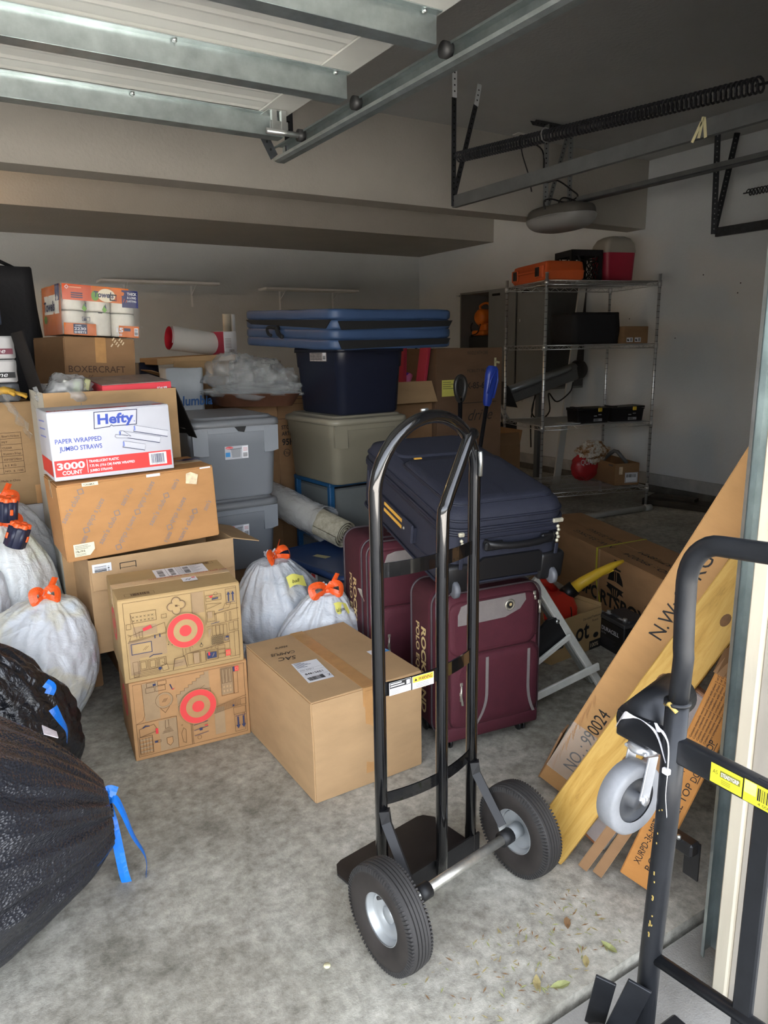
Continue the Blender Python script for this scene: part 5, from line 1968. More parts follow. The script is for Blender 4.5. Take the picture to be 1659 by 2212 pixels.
def bag(name, label, loc, rot, r, h, m, group=None, seed=1, neck=0.12, pleat=0.05, amp=0.10, tie=None, lean=(0, 0), sag=0.35, nu=140, nv=84, fine=0.0):
    """filled, tied plastic bag: flat bottom, lumpy belly, pleats gathering to the neck."""
    t = thing(name, label, 'trash bag', loc, rot, group)
    o = Vector((seed * 7.3, seed * 3.1, seed * 5.7))
    rx, ry = r
    b = B(m)

    def f(u, v):
        a = 2 * math.pi * u
        if v < 0.12:
            k = (v / 0.12) ** 0.6 * 0.80
            z = 0.0
        else:
            q = (v - 0.12) / 0.88
            e = math.sin(math.pi * min(1, (q * (1 - sag) + sag * 0.45)) ** 0.9)
            k = 0.80 + 0.2 * math.sin(min(1.0, q / 0.35) * math.pi / 2) if q < 0.35 else 1.0
            if q >= 0.35:
                g = (q - 0.35) / 0.65
                k = math.cos(g * math.pi / 2) ** 0.55 * (1 - neck) + neck
            z = h * (q ** 0.95)
        c, s = math.cos(a), math.sin(a)
        d = Vector((c * k, s * k, z / max(h, 0.01)))
        nz = noise.noise(d * 1.6 + o) * amp + abs(noise.noise(d * 3.4 + o)) * amp * 0.55 + noise.noise(d * 8 + o) * amp * 0.16
        top = max(0.0, (v - 0.45) / 0.55)
        pl = pleat * top * (math.sin(a * 11 + 3 * noise.noise(Vector((c * 2, s * 2, seed)))) * 0.6 + math.sin(a * 23 + seed) * 0.4) * k
        cr = 0.5 - abs(noise.noise(Vector((c * 5, s * 5, zz_(z, h) * 2.2)) + o))
        kk = k * (1 + nz) + pl + 0.045 * k * (cr - 0.3) + 0.03 * k * noise.noise(Vector((c * 12, s * 12, zz_(z, h) * 4)) + o)
        if fine:
            kk += fine * noise.noise(Vector((c * 9, s * 9, z * 30)) + o)
        zz = z * (1 + 0.5 * nz * (1 if z > 0.02 else 0)) if v < 0.97 else z
        lx, ly = lean
        return (kk * rx * c + lx * zz, kk * ry * s + ly * zz, max(0.0, zz))
    b.grid(f, nu, nv, wrap=True)
    b.build('bag_film', t)
    if tie:
        lx, ly = lean
        tx, ty, tz = lx * h, ly * h, h
        # gathered frill above the knot
        b = B(m)
        q = random.Random(seed)

        def frill(u, v):
            a = 2 * math.pi * u
            k = neck * 0.8 * (0.55 + 1.1 * v) * (1 + 0.25 * math.sin(a * 7 + seed))
            return (tx + k * rx * math.cos(a), ty + k * ry * math.sin(a), tz - 0.012 + 0.035 * v + 0.012 * math.sin(a * 5 + seed) * v)
        b.grid(frill, 56, 6, wrap=True)
        b.build('gathered_neck', t)
        b = B(tie)
        s = 0.02 + 0.02 * q.random()
        b.lathe([(0.0, -0.014), (0.016, -0.01), (0.022, 0.0), (0.016, 0.012), (0.0, 0.015)], 10, X=Matrix.Translation((tx, ty - 0.012, tz + 0.004)))
        a0 = q.uniform(-0.5, 0.5)
        for sg in (-1, 1):
            L_ = q.uniform(0.04, 0.075)
            ribbon(b, [(tx, ty - 0.012, tz + 0.005), (tx + sg * L_ * 0.45, ty - 0.03, tz + 0.035), (tx + sg * L_, ty - 0.04, tz + 0.03), (tx + sg * L_ * 0.9, ty - 0.055, tz - 0.005), (tx + sg * L_ * 0.4, ty - 0.04, tz + 0.0), (tx, ty - 0.015, tz)], 0.03, tw=0.8 * sg)
        ribbon(b, [(tx, ty - 0.01, tz), (tx - 0.03, ty - 0.045, tz - 0.03), (tx - 0.05, ty - 0.06, tz - 0.075)], (0.028, 0.02), tw=0.5)
        ribbon(b, [(tx, ty - 0.01, tz), (tx + 0.02, ty - 0.02, tz + 0.03), (tx + 0.045, ty - 0.02, tz + 0.075)], (0.022, 0.03), tw=-0.6)
        b.build('drawstring', t)
    return t
wbg = 'white trash bags piled at the left'
bag('trash_bag', 'white trash bag with pink contents showing, frontmost of the left pile', (0.15, 3.00, 0.0), 0, (0.235, 0.22), 0.535, WBC, wbg, 2, 0.10, 0.05, 0.10, ORT, (0.22, -0.06))
bag('trash_bag', 'white trash bag with pale green contents behind the frontmost white bag', (0.17, 3.36, 0.16), 0, (0.20, 0.17), 0.60, GRB, wbg, 5, 0.10, 0.06, 0.10, ORT, (0.0, 0.0))
bag('trash_bag', 'greyish white trash bag at the back of the pile against the purple panel', (0.24, 3.58, 0.36), 0, (0.19, 0.14), 0.46, GB, wbg, 8, 0.10, 0.06, 0.10, ORT, (-0.1, 0.0))
bag('trash_bag', 'white trash bag cut off by the left picture edge in the pile', (-0.10, 3.22, 0.12), 0, (0.19, 0.17), 0.57, WB, wbg, 11, 0.10, 0.06, 0.09, ORT, (0.25, 0))
bag('trash_bag', 'round white trash bag with yellow sticky note behind the plain kraft box', (1.285, 2.95, 0.0), R(30), (0.25, 0.215), 0.545, WB, None, 14, 0.09, 0.06, 0.07, ORT, (-0.16, 0.05))
bag('trash_bag', 'small white trash bag with sticky note touching the plain kraft box', (1.225, 2.635, 0.0), R(-12), (0.195, 0.135), 0.455, WB, None, 17, 0.10, 0.07, 0.10, ORT, (0.2, 0.02))
bag('trash_bag', 'limp translucent bag lying on the floor beside the bullseye boxes', (1.03, 2.82, 0.0), R(10), (0.13, 0.12), 0.22, GB, None, 21, 0.2, 0.06, 0.2, None)
for nm, loc, rt in (('sticky_note', (1.24, 2.765, 0.47), (R(50), 0, R(8))), ('sticky_note', (1.34, 2.55, 0.385), (R(55), 0, R(6)))):
    t = thing(nm, 'yellow sticky note on the round white bag' if loc[1] > 2.65 else 'yellow sticky note on the small white bag beside the kraft box', 'note', loc, rt)
    b = B(YELP)
    b.grid(lambda u, v: ((u - 0.5) * 0.09, (v - 0.5) * 0.05 + 0.006 * math.sin(u * 5), 0.012 * math.sin(u * 3.4 + 0.4) + 0.006 * v), 10, 6)
    b.build('paper', t)
    p = Print(Matrix.Translation((-0.03, -0.01, 0.016)))
    p.text('ball' if loc[1] > 2.65 else 'ball game', 0, 0, 0.022, MK, shear=0.4, w=0.04)
    p.build('handwriting', t)

# black bags in the left foreground
bk2 = bag('trash_bag', 'glossy black trash bag behind the big black bag at left', (0.03, 2.60, 0.0), R(0), (0.30, 0.20), 0.57, BLB, None, 31, 0.2, 0.07, 0.12, None, (-0.22, -0.1), fine=0.03)
b = B(BLUS)
ribbon(b, [(0.17, -0.215, 0.34), (0.185, -0.225, 0.30), (0.20, -0.235, 0.26), (0.195, -0.24, 0.22)], (0.03, 0.022), tw=1.4)
ribbon(b, [(0.16, -0.19, 0.42), (0.175, -0.20, 0.405), (0.165, -0.205, 0.385)], 0.03)
b.build('drawstring', bk2)

bb = thing('trash_bag', 'big textured black trash bag lying on its side with blue drawstring', 'trash bag', (-0.23, 1.95, 0))
b = B(BLT)
o_ = Vector((4, 9, 2))


def bigbag(u, v):
    # axis from the far left (v=0) to the tied neck at right (v=1)
    a = 2 * math.pi * u
    ax = -0.42 + 0.93 * v
    rr = 0.385 * (math.sin(math.pi * min(1, 0.18 + 0.80 * v)) ** 0.62) if v < 0.985 else 0.02
    rr = max(rr, 0.022)
    c, s = math.cos(a), math.sin(a)
    d = Vector((v * 2.2, c, s))
    nz = 0.10 * noise.noise(d * 1.3 + o_) + 0.05 * abs(noise.noise(d * 3 + o_)) + 0.015 * noise.noise(d * 7 + o_)
    nz += 0.035 * (0.4 - abs(noise.noise(Vector((v * 1.6, c * 7, s * 7)) + o_))) + 0.012 * noise.noise(Vector((v * 4, c * 16, s * 16)) + o_)
    top = max(0, (v - 0.62) / 0.38)
    pl = 0.10 * top * (math.sin(a * 13 + 2 * noise.noise(d * 2)) * 0.6 + 0.4 * math.sin(a * 29))
    k = rr * (1 + nz + pl)
    y, z = k * c * 1.10, k * s * 0.86
    zc = 0.28 + 0.02 * v - 0.10 * top
    # soft long crease on the camera side
    z += -0.018 * math.exp(-((a - 3.7) / 0.06) ** 2)
    return (ax, y, max(0.0, zc + z))


b.grid(bigbag, 200, 130, wrap=True)
b.build('bag_film', bb)
b = B(BLUS)
b.X = Matrix.Translation((0.0, 0.0, -0.075))
ribbon(b, [(0.495, 0.0, 0.30), (0.515, -0.02, 0.315), (0.53, -0.03, 0.28), (0.55, -0.045, 0.20), (0.575, -0.06, 0.13), (0.565, -0.07, 0.06), (0.54, -0.075, 0.02)], 0.024, tw=1.6)
ribbon(b, [(0.50, 0.0, 0.29), (0.505, -0.03, 0.24), (0.51, -0.045, 0.16), (0.515, -0.06, 0.09), (0.53, -0.07, 0.03)], 0.026, tw=-0.8)
ribbon(b, [(0.49, 0.01, 0.315), (0.505, -0.005, 0.335), (0.525, -0.01, 0.325)], 0.03)
b.build('drawstring', bb)
b = B(mat('white_violet_label', (222, 216, 226), 0.35, var=0.25, vscale=40))
b.slab([(0, 0), (0.05, 0.012), (0.06, 0.05), (0.015, 0.055)], 0.002, X=Matrix.Translation((0.36, -0.06, 0.505)) @ Euler((0.2, 0.75, 0.3)).to_matrix().to_4x4())
b.build('scrap_label', bb)

# toy dart drums tucked among the white bags
DT = mat('navy_toy_plastic', (36, 40, 62), 0.4, var=0.05)
OT = mat('orange_toy_plastic', (240, 96, 40), 0.35, var=0.05)


def drum(label, loc, rot):
    t = thing('toy_drum', label, 'toy', loc, rot)
    b = B(DT)
    b.lathe([(0.0, 0.0), (0.036, 0.0), (0.038, 0.006), (0.038, 0.075), (0.036, 0.085), (0.028, 0.085)], 28)
    for k in range(6):
        a = math.pi / 3 * k
        b.cyl((0.030 * math.cos(a), 0.030 * math.sin(a), 0.004), (0.030 * math.cos(a), 0.030 * math.sin(a), 0.082), 0.012, 12)
    b.build('drum_body', t)
    b = B(OT)
    b.lathe([(0.033, 0.084), (0.035, 0.09), (0.030, 0.096), (0.012, 0.097), (0.010, 0.090), (0.0, 0.090)], 28)
    for k in range(6):
        a = math.pi / 3 * k
        b.lathe([(0.012, 0.084), (0.012, 0.099), (0.008, 0.102), (0.006, 0.099), (0.0, 0.097)], 12, X=Matrix.Translation((0.028 * math.cos(a), 0.028 * math.sin(a), 0)))
        b.box((0.0435 * math.cos(a + 0.5), 0.0435 * math.sin(a + 0.5), 0.045), (0.012, 0.006, 0.024), rot=(0, 0, a + 0.5 + math.pi / 2), bev=0.002) if k % 2 == 0 else None
    b.build('orange_cap', t)
    return t


drum('navy and orange toy drum standing upright on the grey bag', (0.195, 3.28, 0.785), (0.1, 0.1, 0.3))
drum('navy and orange toy drum half sunk between two white bags', (0.20, 3.17, 0.70), (0.35, 0.15, 1.0))
# ------------------------------------------------------------------ suitcases
BURG = mat('burgundy_fabric', (80, 27, 40), 0.75, var=0.08, vscale=25, bump=0.3, bscale=420)
BURGD = mat('burgundy_dark_fabric', (66, 21, 31), 0.8, var=0.08, vscale=25, bump=0.3, bscale=420)
PIPE = mat('grey_piping', (70, 60, 64), 0.5, var=0.1)
SILV = mat('silver_fabric', (150, 142, 140), 0.45, 0.3, var=0.06, vscale=60, bump=0.2, bscale=400)
BPL = mat('black_plastic', (24, 24, 26), 0.4, var=0.05)
ZIPM = mat('zip_metal', (196, 190, 176), 0.35, 0.7, var=0.1)


def rpath(w, h, r, n=6, y=0.0, ox=0.0, oz=0.0):
    return [(x + ox, y, z + oz) for x, z in rrect(w, h, r, n)]


def front_panel(b, w, h, r, y, t, m, ox=0, oz=0):
    """thin pillow panel on a -y face."""
    X = Matrix(((1, 0, 0, ox), (0, 0, -1, y), (0, 1, 0, oz), (0, 0, 0, 1)))
    loft(b, [(w, h, r, 0), (w, h, r, t * 0.5), (w - t, h - t, r, t * 0.85), (w - t * 3, h - t * 3, r * 0.9, t)], m, 6, (False, True), True, X)


def zip_pull(b, x, y, z, m, L=0.035, dx=0.0):
    b.box((x, y - 0.004, z), (0.012, 0.006, 0.014), m, bev=0.002)
    b.tube([(x, y - 0.006, z - 0.006), (x + dx, y - 0.009, z - 0.012 - L)], [0.004, 0.0055], 6, m)


def burg_case(label, loc, rot, dims):
    w, d, h = dims
    t = thing('suitcase', label, 'suitcase', loc, rot)
    gz = 0.045
    H = h - gz
    Xs = Matrix(((1, 0, 0, 0), (0, 0, -1, 0), (0, 1, 0, gz + H / 2), (0, 0, 0, 1)))
    r = 0.055
    b = B(BURGD)
    # shell seen from the side: soft rounded box, thickness along y
    loft(b, [(w - 0.03, H - 0.03, r - 0.01, -d / 2), (w - 0.004, H - 0.004, r, -d / 2 + 0.014), (w, H, r, -d / 2 + 0.03), (w, H, r, d / 2 - 0.075), (w - 0.004, H - 0.004, r, d / 2 - 0.07)], None, 8, (True, False), True, Xs)
    b.build('shell', t)
    b = B(BURG)
    loft(b, [(w - 0.004, H - 0.004, r, d / 2 - 0.07), (w - 0.002, H - 0.002, r, d / 2 - 0.03), (w - 0.012, H - 0.012, r, d / 2 - 0.012), (w - 0.05, H - 0.05, r - 0.012, d / 2)], None, 8, (False, True), True, Xs)
    b.build('front_fabric', t)
    yf = -d / 2
    b = B(PIPE)
    for yy, rr in ((yf + 0.073, 0.0045), (yf + 0.016, 0.004), (d / 2 - 0.02, 0.0045)):
        b.tube(rpath(w + 0.002, H + 0.002, r, 8, yy, 0, gz + H / 2), rr, 6, closed=True)
    b.build('piping', t)
    b = B(BURG)
    for s in range(3):
        b.tube(rpath(w - 0.001, H - 0.001, r, 8, yf + 0.082 + s * 0.007, 0, gz + H / 2), 0.003, 5, closed=True)
    b.build('zip_band', t)
    # upper pocket with silver insert, lower pocket with two silver trims
    b = B(BURG)
    front_panel(b, w * 0.86, H * 0.36, 0.04, yf + 0.003, 0.012, BURG, 0, gz + H * 0.77)
    b.build('upper_pocket', t)
    b = B(SILV)
    sv = [(-w * 0.36, gz + H * 0.80), (-w * 0.36, gz + H * 0.87), (-w * 0.33, gz + H * 0.925), (-w * 0.26, gz + H * 0.94), (w * 0.30, gz + H * 0.945), (w * 0.31, gz + H * 0.90), (w * 0.25, gz + H * 0.845), (w * 0.1, gz + H * 0.805), (-w * 0.2, gz + H * 0.80)]
    b.slab(sv, 0.003, X=Matrix(((1, 0, 0, 0), (0, 0, -1, yf - 0.0085), (0, 1, 0, 0), (0, 0, 0, 1))))
    b.build('silver_insert', t)
    b = B(ZIPM)
    Xd = Matrix.Translation((0.06, yf - 0.012, gz + H * 0.885)) @ Matrix.Rotation(math.pi / 2, 4, 'X')
    b.lathe([(0.0, 0.0), (0.021, 0.0), (0.021, 0.004), (0.017, 0.006), (0.014, 0.003), (0.0, 0.003)], 24, X=Xd)
    b.lathe([(0.0, 0.0045), (0.013, 0.0045)], 16, INK, Xd)
    b.lathe([(0.0, 0.0055), (0.006, 0.0055)], 10, GOLD, Xd @ Matrix.Translation((0.001, 0.002, 0)))
    b.build('round_badge', t)
    b = B(BURG)
    front_panel(b, w * 0.88, H * 0.50, 0.045, yf + 0.003, 0.02, BURG, w * 0.02, gz + H * 0.335)
    b.tube([(-w * 0.47, yf + 0.004, gz + H * 0.66), (-w * 0.2, yf - 0.005, gz + H * 0.615), (w * 0.15, yf - 0.005, gz + H * 0.605), (w * 0.46, yf + 0.003, gz + H * 0.64)], 0.0035, 6)
    b.build('lower_pocket', t)
    b = B(BURGD)
    for k in range(2):
        b.tube(rpath(w * 0.885 + 0.006 * k, H * 0.505 + 0.006 * k, 0.046, 8, yf - 0.004 + 0.004 * k, w * 0.02, gz + H * 0.335), 0.0026, 5, closed=True)
    b.build('pocket_piping', t)
    b = B(SILV)
    for x0, bend in ((-0.035, -0.045), (0.145, 0.028)):
        pts = [(x0 + bend * max(0, (0.22 - q) / 0.22) ** 2.2, gz + H * (0.10 + q)) for q in [0.46 * i / 12 for i in range(13)]]
        hw_ = 0.0062
        poly = [(x - hw_, z) for x, z in pts] + [(x + hw_, z) for x, z in reversed(pts)]
        for (x, z), (x2, z2) in zip(pts[:-1], pts[1:]):
            b.add([(x - hw_, yf - 0.019, z), (x + hw_, yf - 0.019, z), (x2 + hw_, yf - 0.019, z2), (x2 - hw_, yf - 0.019, z2)], [(0, 1, 2, 3)])
    b.build('silver_trim', t)
    b = B(BURG)
    b.box((0, yf - 0.001, gz + 0.03), (w * 0.94, 0.022, 0.055), bev=0.01, seg=2)
    b.build('bottom_panel', t)
    b = B(ZIPM)
    zip_pull(b, -w * 0.33, yf - 0.012, gz + H * 0.405, None, 0.05, -0.004)
    zip_pull(b, -w * 0.335, yf - 0.014, gz + H * 0.34, None, 0.03, 0.004)
    zip_pull(b, w * 0.47, yf + 0.004, gz + H * 0.86, None, 0.03)
    zip_pull(b, w * 0.40, yf - 0.006, gz + H * 0.935, None, 0.012)
    b.build('zip_pulls', t)
    for x in (-w / 2 + 0.045, w / 2 - 0.06):
        for y in (d / 2 - 0.05, -d / 2 + 0.05):
            b = B(BPL)
            b.box((x, y, gz + 0.006), (0.05, 0.05, 0.03), bev=0.006)
            b.cyl((x, y, 0.03), (x, y, gz), 0.012, 10)
            for s in (-0.009, 0.009):
                b.lathe([(0, -0.006), (0.018, -0.006), (0.022, -0.003), (0.022, 0.003), (0.018, 0.006), (0, 0.006)], 18, X=Matrix.Translation((x + s, y - 0.012, 0.022)) @ Matrix.Rotation(math.pi / 2, 4, 'Y'))
            b.build('caster', t)
    # top carry handle
    b = B(BPL)
    wire(b, [(-0.08, 0.0, h - 0.002), (-0.06, 0.0, h + 0.008), (0.06, 0.0, h + 0.008), (0.08, 0.0, h - 0.002)], 0.008, 8)
    b.build('carry_handle', t)
    # brand lettering running down the side gusset
    p = Print(Matrix.Translation((-w / 2, 0, gz)) @ Matrix(((0, 0, -1, 0), (-1, 0, 0, 0), (0, 1, 0, 0), (0, 0, 0, 1))), lift=0.0015)
    p.text('ROCKLAND', -0.025, H * 0.72, 0.050, GOLD, rot=-math.pi / 2, bold=0.035, sx=1.25)
    p.text('POLO EQUIPMENT', -0.068, H * 0.735, 0.038, GOLD, rot=-math.pi / 2, bold=0.025, sx=1.15)
    p.build('brand_lettering', t)
    return t


burg_case('burgundy wheeled suitcase with silver trims, front one under the navy suitcase', (1.635, 2.025, 0), R(-7.5), (0.425, 0.255, 0.605))
bc2 = burg_case('burgundy wheeled suitcase standing behind the front burgundy one', (1.63, 2.49, 0), R(-9), (0.46, 0.30, 0.70))
b = B(mat('paper_tag', (226, 218, 200), 0.6))
ribbon(b, [(-0.25, -0.10, 0.505), (-0.255, -0.13, 0.49), (-0.252, -0.15, 0.47)], (0.02, 0.028), tw=1.2)
b.build('luggage_tag', bc2)

NVF = mat('navy_fabric', (33, 36, 51), 0.75, var=0.08, vscale=25, bump=0.3, bscale=420)
NVD = mat('navy_dark_trim', (28, 31, 46), 0.6, var=0.08)
STRY = mat('yellow_stripe', (224, 170, 70), 0.6, var=0.05)
nvs = thing('suitcase', 'large navy suitcase lying tilted on top of the burgundy suitcases', 'suitcase', (1.592, 2.10, 0.895), (R(11.2), R(-0.4), R(-10.1)))
w, L, th = 0.45, 0.765, 0.285
b = B(NVF)
loft(b, [(w - 0.05, L - 0.05, 0.05, -th / 2), (w - 0.01, L - 0.01, 0.065, -th / 2 + 0.015), (w, L, 0.07, -th / 2 + 0.05), (w, L, 0.07, 0.045), (w - 0.006, L - 0.006, 0.068, 0.055)], n=8, cap=(True, False))
b.build('shell', nvs)
b = B(NVF)
loft(b, [(w - 0.006, L - 0.006, 0.068, 0.075), (w - 0.004, L - 0.004, 0.068, 0.10), (w - 0.03, L - 0.03, 0.06, 0.128), (w - 0.09, L - 0.10, 0.05, th / 2)], n=8, cap=(False, True))
b.build('lid', nvs)
b = B(NVD)
for z, rr in ((0.055, 0.005), (0.063, 0.006), (0.072, 0.005), (0.10, 0.0045)):
    b.tube([(x, y, z) for x, y in rrect(w + (0.002 if z < 0.09 else -0.004), L + (0.002 if z < 0.09 else -0.004), 0.07, 8)], rr, 6, closed=True)
b.tube([(x, y, -th / 2 + 0.02) for x, y in rrect(w + 0.001, L + 0.001, 0.07, 8)], 0.005, 6, closed=True)
b.build('zip_band', nvs)
b = B(NVF)
loft(b, [(w * 0.86, L * 0.55, 0.05, 0.128), (w * 0.86, L * 0.55, 0.05, 0.142), (w * 0.82, L * 0.52, 0.045, 0.150), (w * 0.7, L * 0.45, 0.04, 0.152)], n=6, cap=(False, True), X=Matrix.Translation((0, -L * 0.17, 0)))
loft(b, [(w * 0.80, L * 0.26, 0.04, 0.128), (w * 0.80, L * 0.26, 0.04, 0.142), (w * 0.76, L * 0.23, 0.04, 0.149)], n=6, cap=(False, True), X=Matrix.Translation((0, L * 0.27, 0)))
b.build('lid_pockets', nvs)
b = B(NVD)
for k in range(2):
    b.tube([(x, y - L * 0.17, 0.136 + 0.006 * k) for x, y in rrect(w * 0.865, L * 0.553, 0.05, 8)], 0.003, 5, closed=True)
b.tube([(0.02, -L * 0.42, 0.1535), (0.02, L * 0.08, 0.1535)], 0.0015, 5)
b.build('pocket_piping', nvs)
b = B(STRY)
b.box((-w * 0.27, L * 0.11, 0.148), (0.03, 0.008, 0.004))
b.box((-w * 0.38, L * 0.42, 0.128), (0.03, 0.012, 0.006))
b.build('yellow_tabs', nvs)
# side handle with two yellow stripes
b = B(NVD)
b.slab([(-0.17, -0.028), (0.17, -0.028), (0.17, 0.028), (-0.17, 0.028)], 0.010, X=Matrix.Translation((-w / 2 - 0.001, 0.0, -0.035)) @ Matrix(((0, 0, -1, 0), (-1, 0, 0, 0), (0, 1, 0, 0), (0, 0, 0, 1))))
sh_ = b.build('side_handle', nvs)
b = B(STRY)
for z in (-0.012, 0.012):
    b.slab([(-0.10, -0.0055), (0.07, -0.0055), (0.07, 0.0055), (-0.10, 0.0055)], 0.003, X=Matrix.Translation((-w / 2 - 0.0105, 0.0, -0.035 + z)) @ Matrix(((0, 0, -1, 0), (-1, 0, 0, 0), (0, 1, 0, 0), (0, 0, 0, 1))))
b.build('yellow_stripes', sh_)
b = B(NVF)
b.box((-w / 2 - 0.012, -0.12, -0.035), (0.012, 0.09, 0.07), bev=0.005)
b.build('handle_cover', sh_)
b = B(ZIPM)
b.lathe([(0, 0), (0.006, 0), (0.004, 0.003), (0, 0.004)], 12, X=Matrix.Translation((-w / 2 - 0.018, -0.10, -0.035)) @ Matrix.Rotation(-math.pi / 2, 4, 'Y'))
b.build('rivet', sh_)
b = B(NVF)
b.tube([(-w / 2 - 0.001, L / 2 - 0.07, 0.03), (-w / 2 - 0.001, L / 2 - 0.09, -0.03), (-w / 2 - 0.001, 0.18, -0.07), (-w / 2 - 0.001, -0.2, -0.075), (-w / 2 - 0.001, -L / 2 + 0.07, -0.06)], 0.003, 5)
b.build('side_seam', nvs)
# end face with handle, wheels, kick panel
b = B(BPL)
b.slab([(-0.15, -0.11), (0.11, -0.11), (0.105, -0.04), (0.095, -0.032), (-0.115, -0.032), (-0.14, -0.05)], 0.010, X=Matrix.Translation((0.03, -L / 2 - 0.001, 0)) @ Matrix(((1, 0, 0, 0), (0, 0, -1, 0), (0, 1, 0, 0), (0, 0, 0, 1))))
b.build('kick_panel', nvs)
for s in (-1, 1):
    b = B(BPL)
    b.box((s * (w / 2 - 0.045), -L / 2 + 0.012, -th / 2 + 0.045), (0.096, 0.05, 0.10), bev=0.012, seg=2)
    b.build('corner_guard', nvs)
    b = B(mat('grey_wheel', (96, 98, 104), 0.4, var=0.05))
    b.lathe([(0, -0.011), (0.022, -0.011), (0.029, -0.006), (0.029, 0.006), (0.022, 0.011), (0, 0.011)], 24, X=Matrix.Translation((s * (w / 2 - 0.042), -L / 2 - 0.012, -th / 2 + 0.012)) @ Matrix.Rotation(math.pi / 2, 4, 'Y'))
    b.build('wheel', nvs)
b = B(BPL)
wire(b, [(-0.085, -L / 2 - 0.002, 0.022), (-0.07, -L / 2 - 0.02, 0.02), (0.0, -L / 2 - 0.032, 0.014), (0.09, -L / 2 - 0.03, 0.014), (0.15, -L / 2 - 0.018, 0.018), (0.165, -L / 2 - 0.002, 0.022)], 0.012, 8)
b.box((-0.06, -L / 2 - 0.018, 0.014), (0.07, 0.02, 0.03), bev=0.006)
b.box((0.14, -L / 2 - 0.016, 0.016), (0.05, 0.02, 0.032), bev=0.006)
b.build('end_handle', nvs)
b = B(NVD)
b.box((0.02, -L / 2 - 0.001, 0.043), (w * 0.74, 0.012, 0.018), bev=0.004)
b.build('end_zip', nvs)
CHN = mat('pale_chain', (206, 200, 178), 0.45, 0.4, var=0.2, vscale=90)
for x, z in ((-w / 2 + 0.05, 0.06), (w / 2 - 0.045, 0.07)):
    b = B(CHN)
    b.box((x, -L / 2 - 0.006, z), (0.04 if x > 0 else 0.02, 0.012, 0.014), bev=0.003)
    for k in range(5):
        b.lathe([(0, -0.007), (0.006, -0.003), (0.006, 0.003), (0, 0.007)], 8, X=Matrix.Translation((x + 0.004 * ((k % 2) - 0.5) + 0.001 * k, -L / 2 - 0.014, z - 0.018 - k * 0.013)))
    b.box((x + 0.004, -L / 2 - 0.014, z - 0.10), (0.014, 0.007, 0.04), NVD, bev=0.003)
    b.build('zip_pull', nvs)
# ------------------------------------------------------------------ chrome wire shelving and what stands on it
RZ = R(-15.85)
wsx, wsy = 5.021, 4.787


def W(lx, ly, z):
    return (wsx + lx * math.cos(RZ) - ly * math.sin(RZ), wsy + lx * math.sin(RZ) + ly * math.cos(RZ), z)


ws = thing('wire_shelf', 'tall chrome wire shelving unit in front of the right wall', 'shelving', (wsx, wsy, 0), RZ)
hx, hy = 0.5375, 0.376
for x in (-hx, hx):
    for y in (-hy, hy):
        b = B(CHROME)
        b.cyl((x, y, 0.02), (x, y, 2.03), 0.0127, 10)
        for k in range(38):
            b.cyl((x, y, 0.12 + k * 0.05), (x, y, 0.124 + k * 0.05), 0.0133, 8, DARKST)
        b.lathe([(0.016, 0.0), (0.018, 0.01), (0.006, 0.03)], 10, X=Matrix.Translation((x, y, 0)))
        b.lathe([(0.0145, 2.03), (0.0145, 2.036), (0, 2.038)], 10, X=Matrix.Translation((x, y, 0)))
        b.build('post', ws)
LEV = (0.185, 0.775, 1.452, 1.975)
for z in LEV:
    b = B(CHROME)
    for y in (-hy, hy):
        for dz in (0, -0.034):
            b.cyl((-hx, y, z + dz), (hx, y, z + dz), 0.0035, 6)
        n = 22
        pts = [(-hx + 2 * hx * k / n, y, z - (0.034 if k % 2 else 0.0)) for k in range(n + 1)]
        b.tube(pts, 0.0022, 4)
    for x in (-hx, hx):
        for dz in (0, -0.034):
            b.cyl((x, -hy, z + dz), (x, hy, z + dz), 0.0035, 6)
        n = 14
        b.tube([(x, -hy + 2 * hy * k / n, z - (0.034 if k % 2 else 0.0)) for k in range(n + 1)], 0.0022, 4)
    for x in (-hx, hx):
        for y in (-hy, hy):
            b.cyl((x, y, z - 0.042), (x, y, z + 0.006), 0.019, 10)
    for k in range(3):
        y = -hy * 0.5 + k * hy * 0.5
        b.cyl((-hx, y, z - 0.006), (hx, y, z - 0.006), 0.0035, 4)
    b.build('shelf_frame', ws)
    b = B(CHROME)
    for k in range(54):
        x = -hx + 2 * hx * (k + 0.5) / 54
        b.cyl((x, -hy, z - 0.001), (x, hy, z - 0.001), 0.0019, 4)
    tag(b.build('deck_wires', ws), kind='stuff')

ORC = mat('orange_case_plastic', (206, 92, 46), 0.5, var=0.06, bump=0.1)
oc_ = thing('tool_case', 'orange plastic tool case on the top wire shelf', 'tool case', W(-0.325, 0.02, 1.982), RZ)
b = B(ORC)
loft(b, [(0.33, 0.62, 0.03, 0), (0.36, 0.65, 0.035, 0.02), (0.365, 0.655, 0.035, 0.07), (0.37, 0.66, 0.035, 0.072), (0.37, 0.66, 0.035, 0.08), (0.36, 0.65, 0.035, 0.085), (0.345, 0.635, 0.04, 0.148), (0.30, 0.59, 0.04, 0.158)], n=5)
b.box((-0.188, -0.22, 0.075), (0.02, 0.14, 0.10), bev=0.008)
b.box((-0.188, 0.24, 0.075), (0.02, 0.12, 0.10), bev=0.008)
b.build('case_shell', oc_)
b = B(ORC)
wire(b, [(-0.19, -0.16, 0.085), (-0.205, -0.12, 0.085), (-0.205, 0.12, 0.085), (-0.19, 0.16, 0.085)], 0.012, 8)
b.build('carry_handle', oc_)
for y in (-0.20, 0.22):
    b = B(BPL)
    b.box((-0.203, y, 0.075), (0.012, 0.06, 0.075), bev=0.004)
    b.build('latch', oc_)

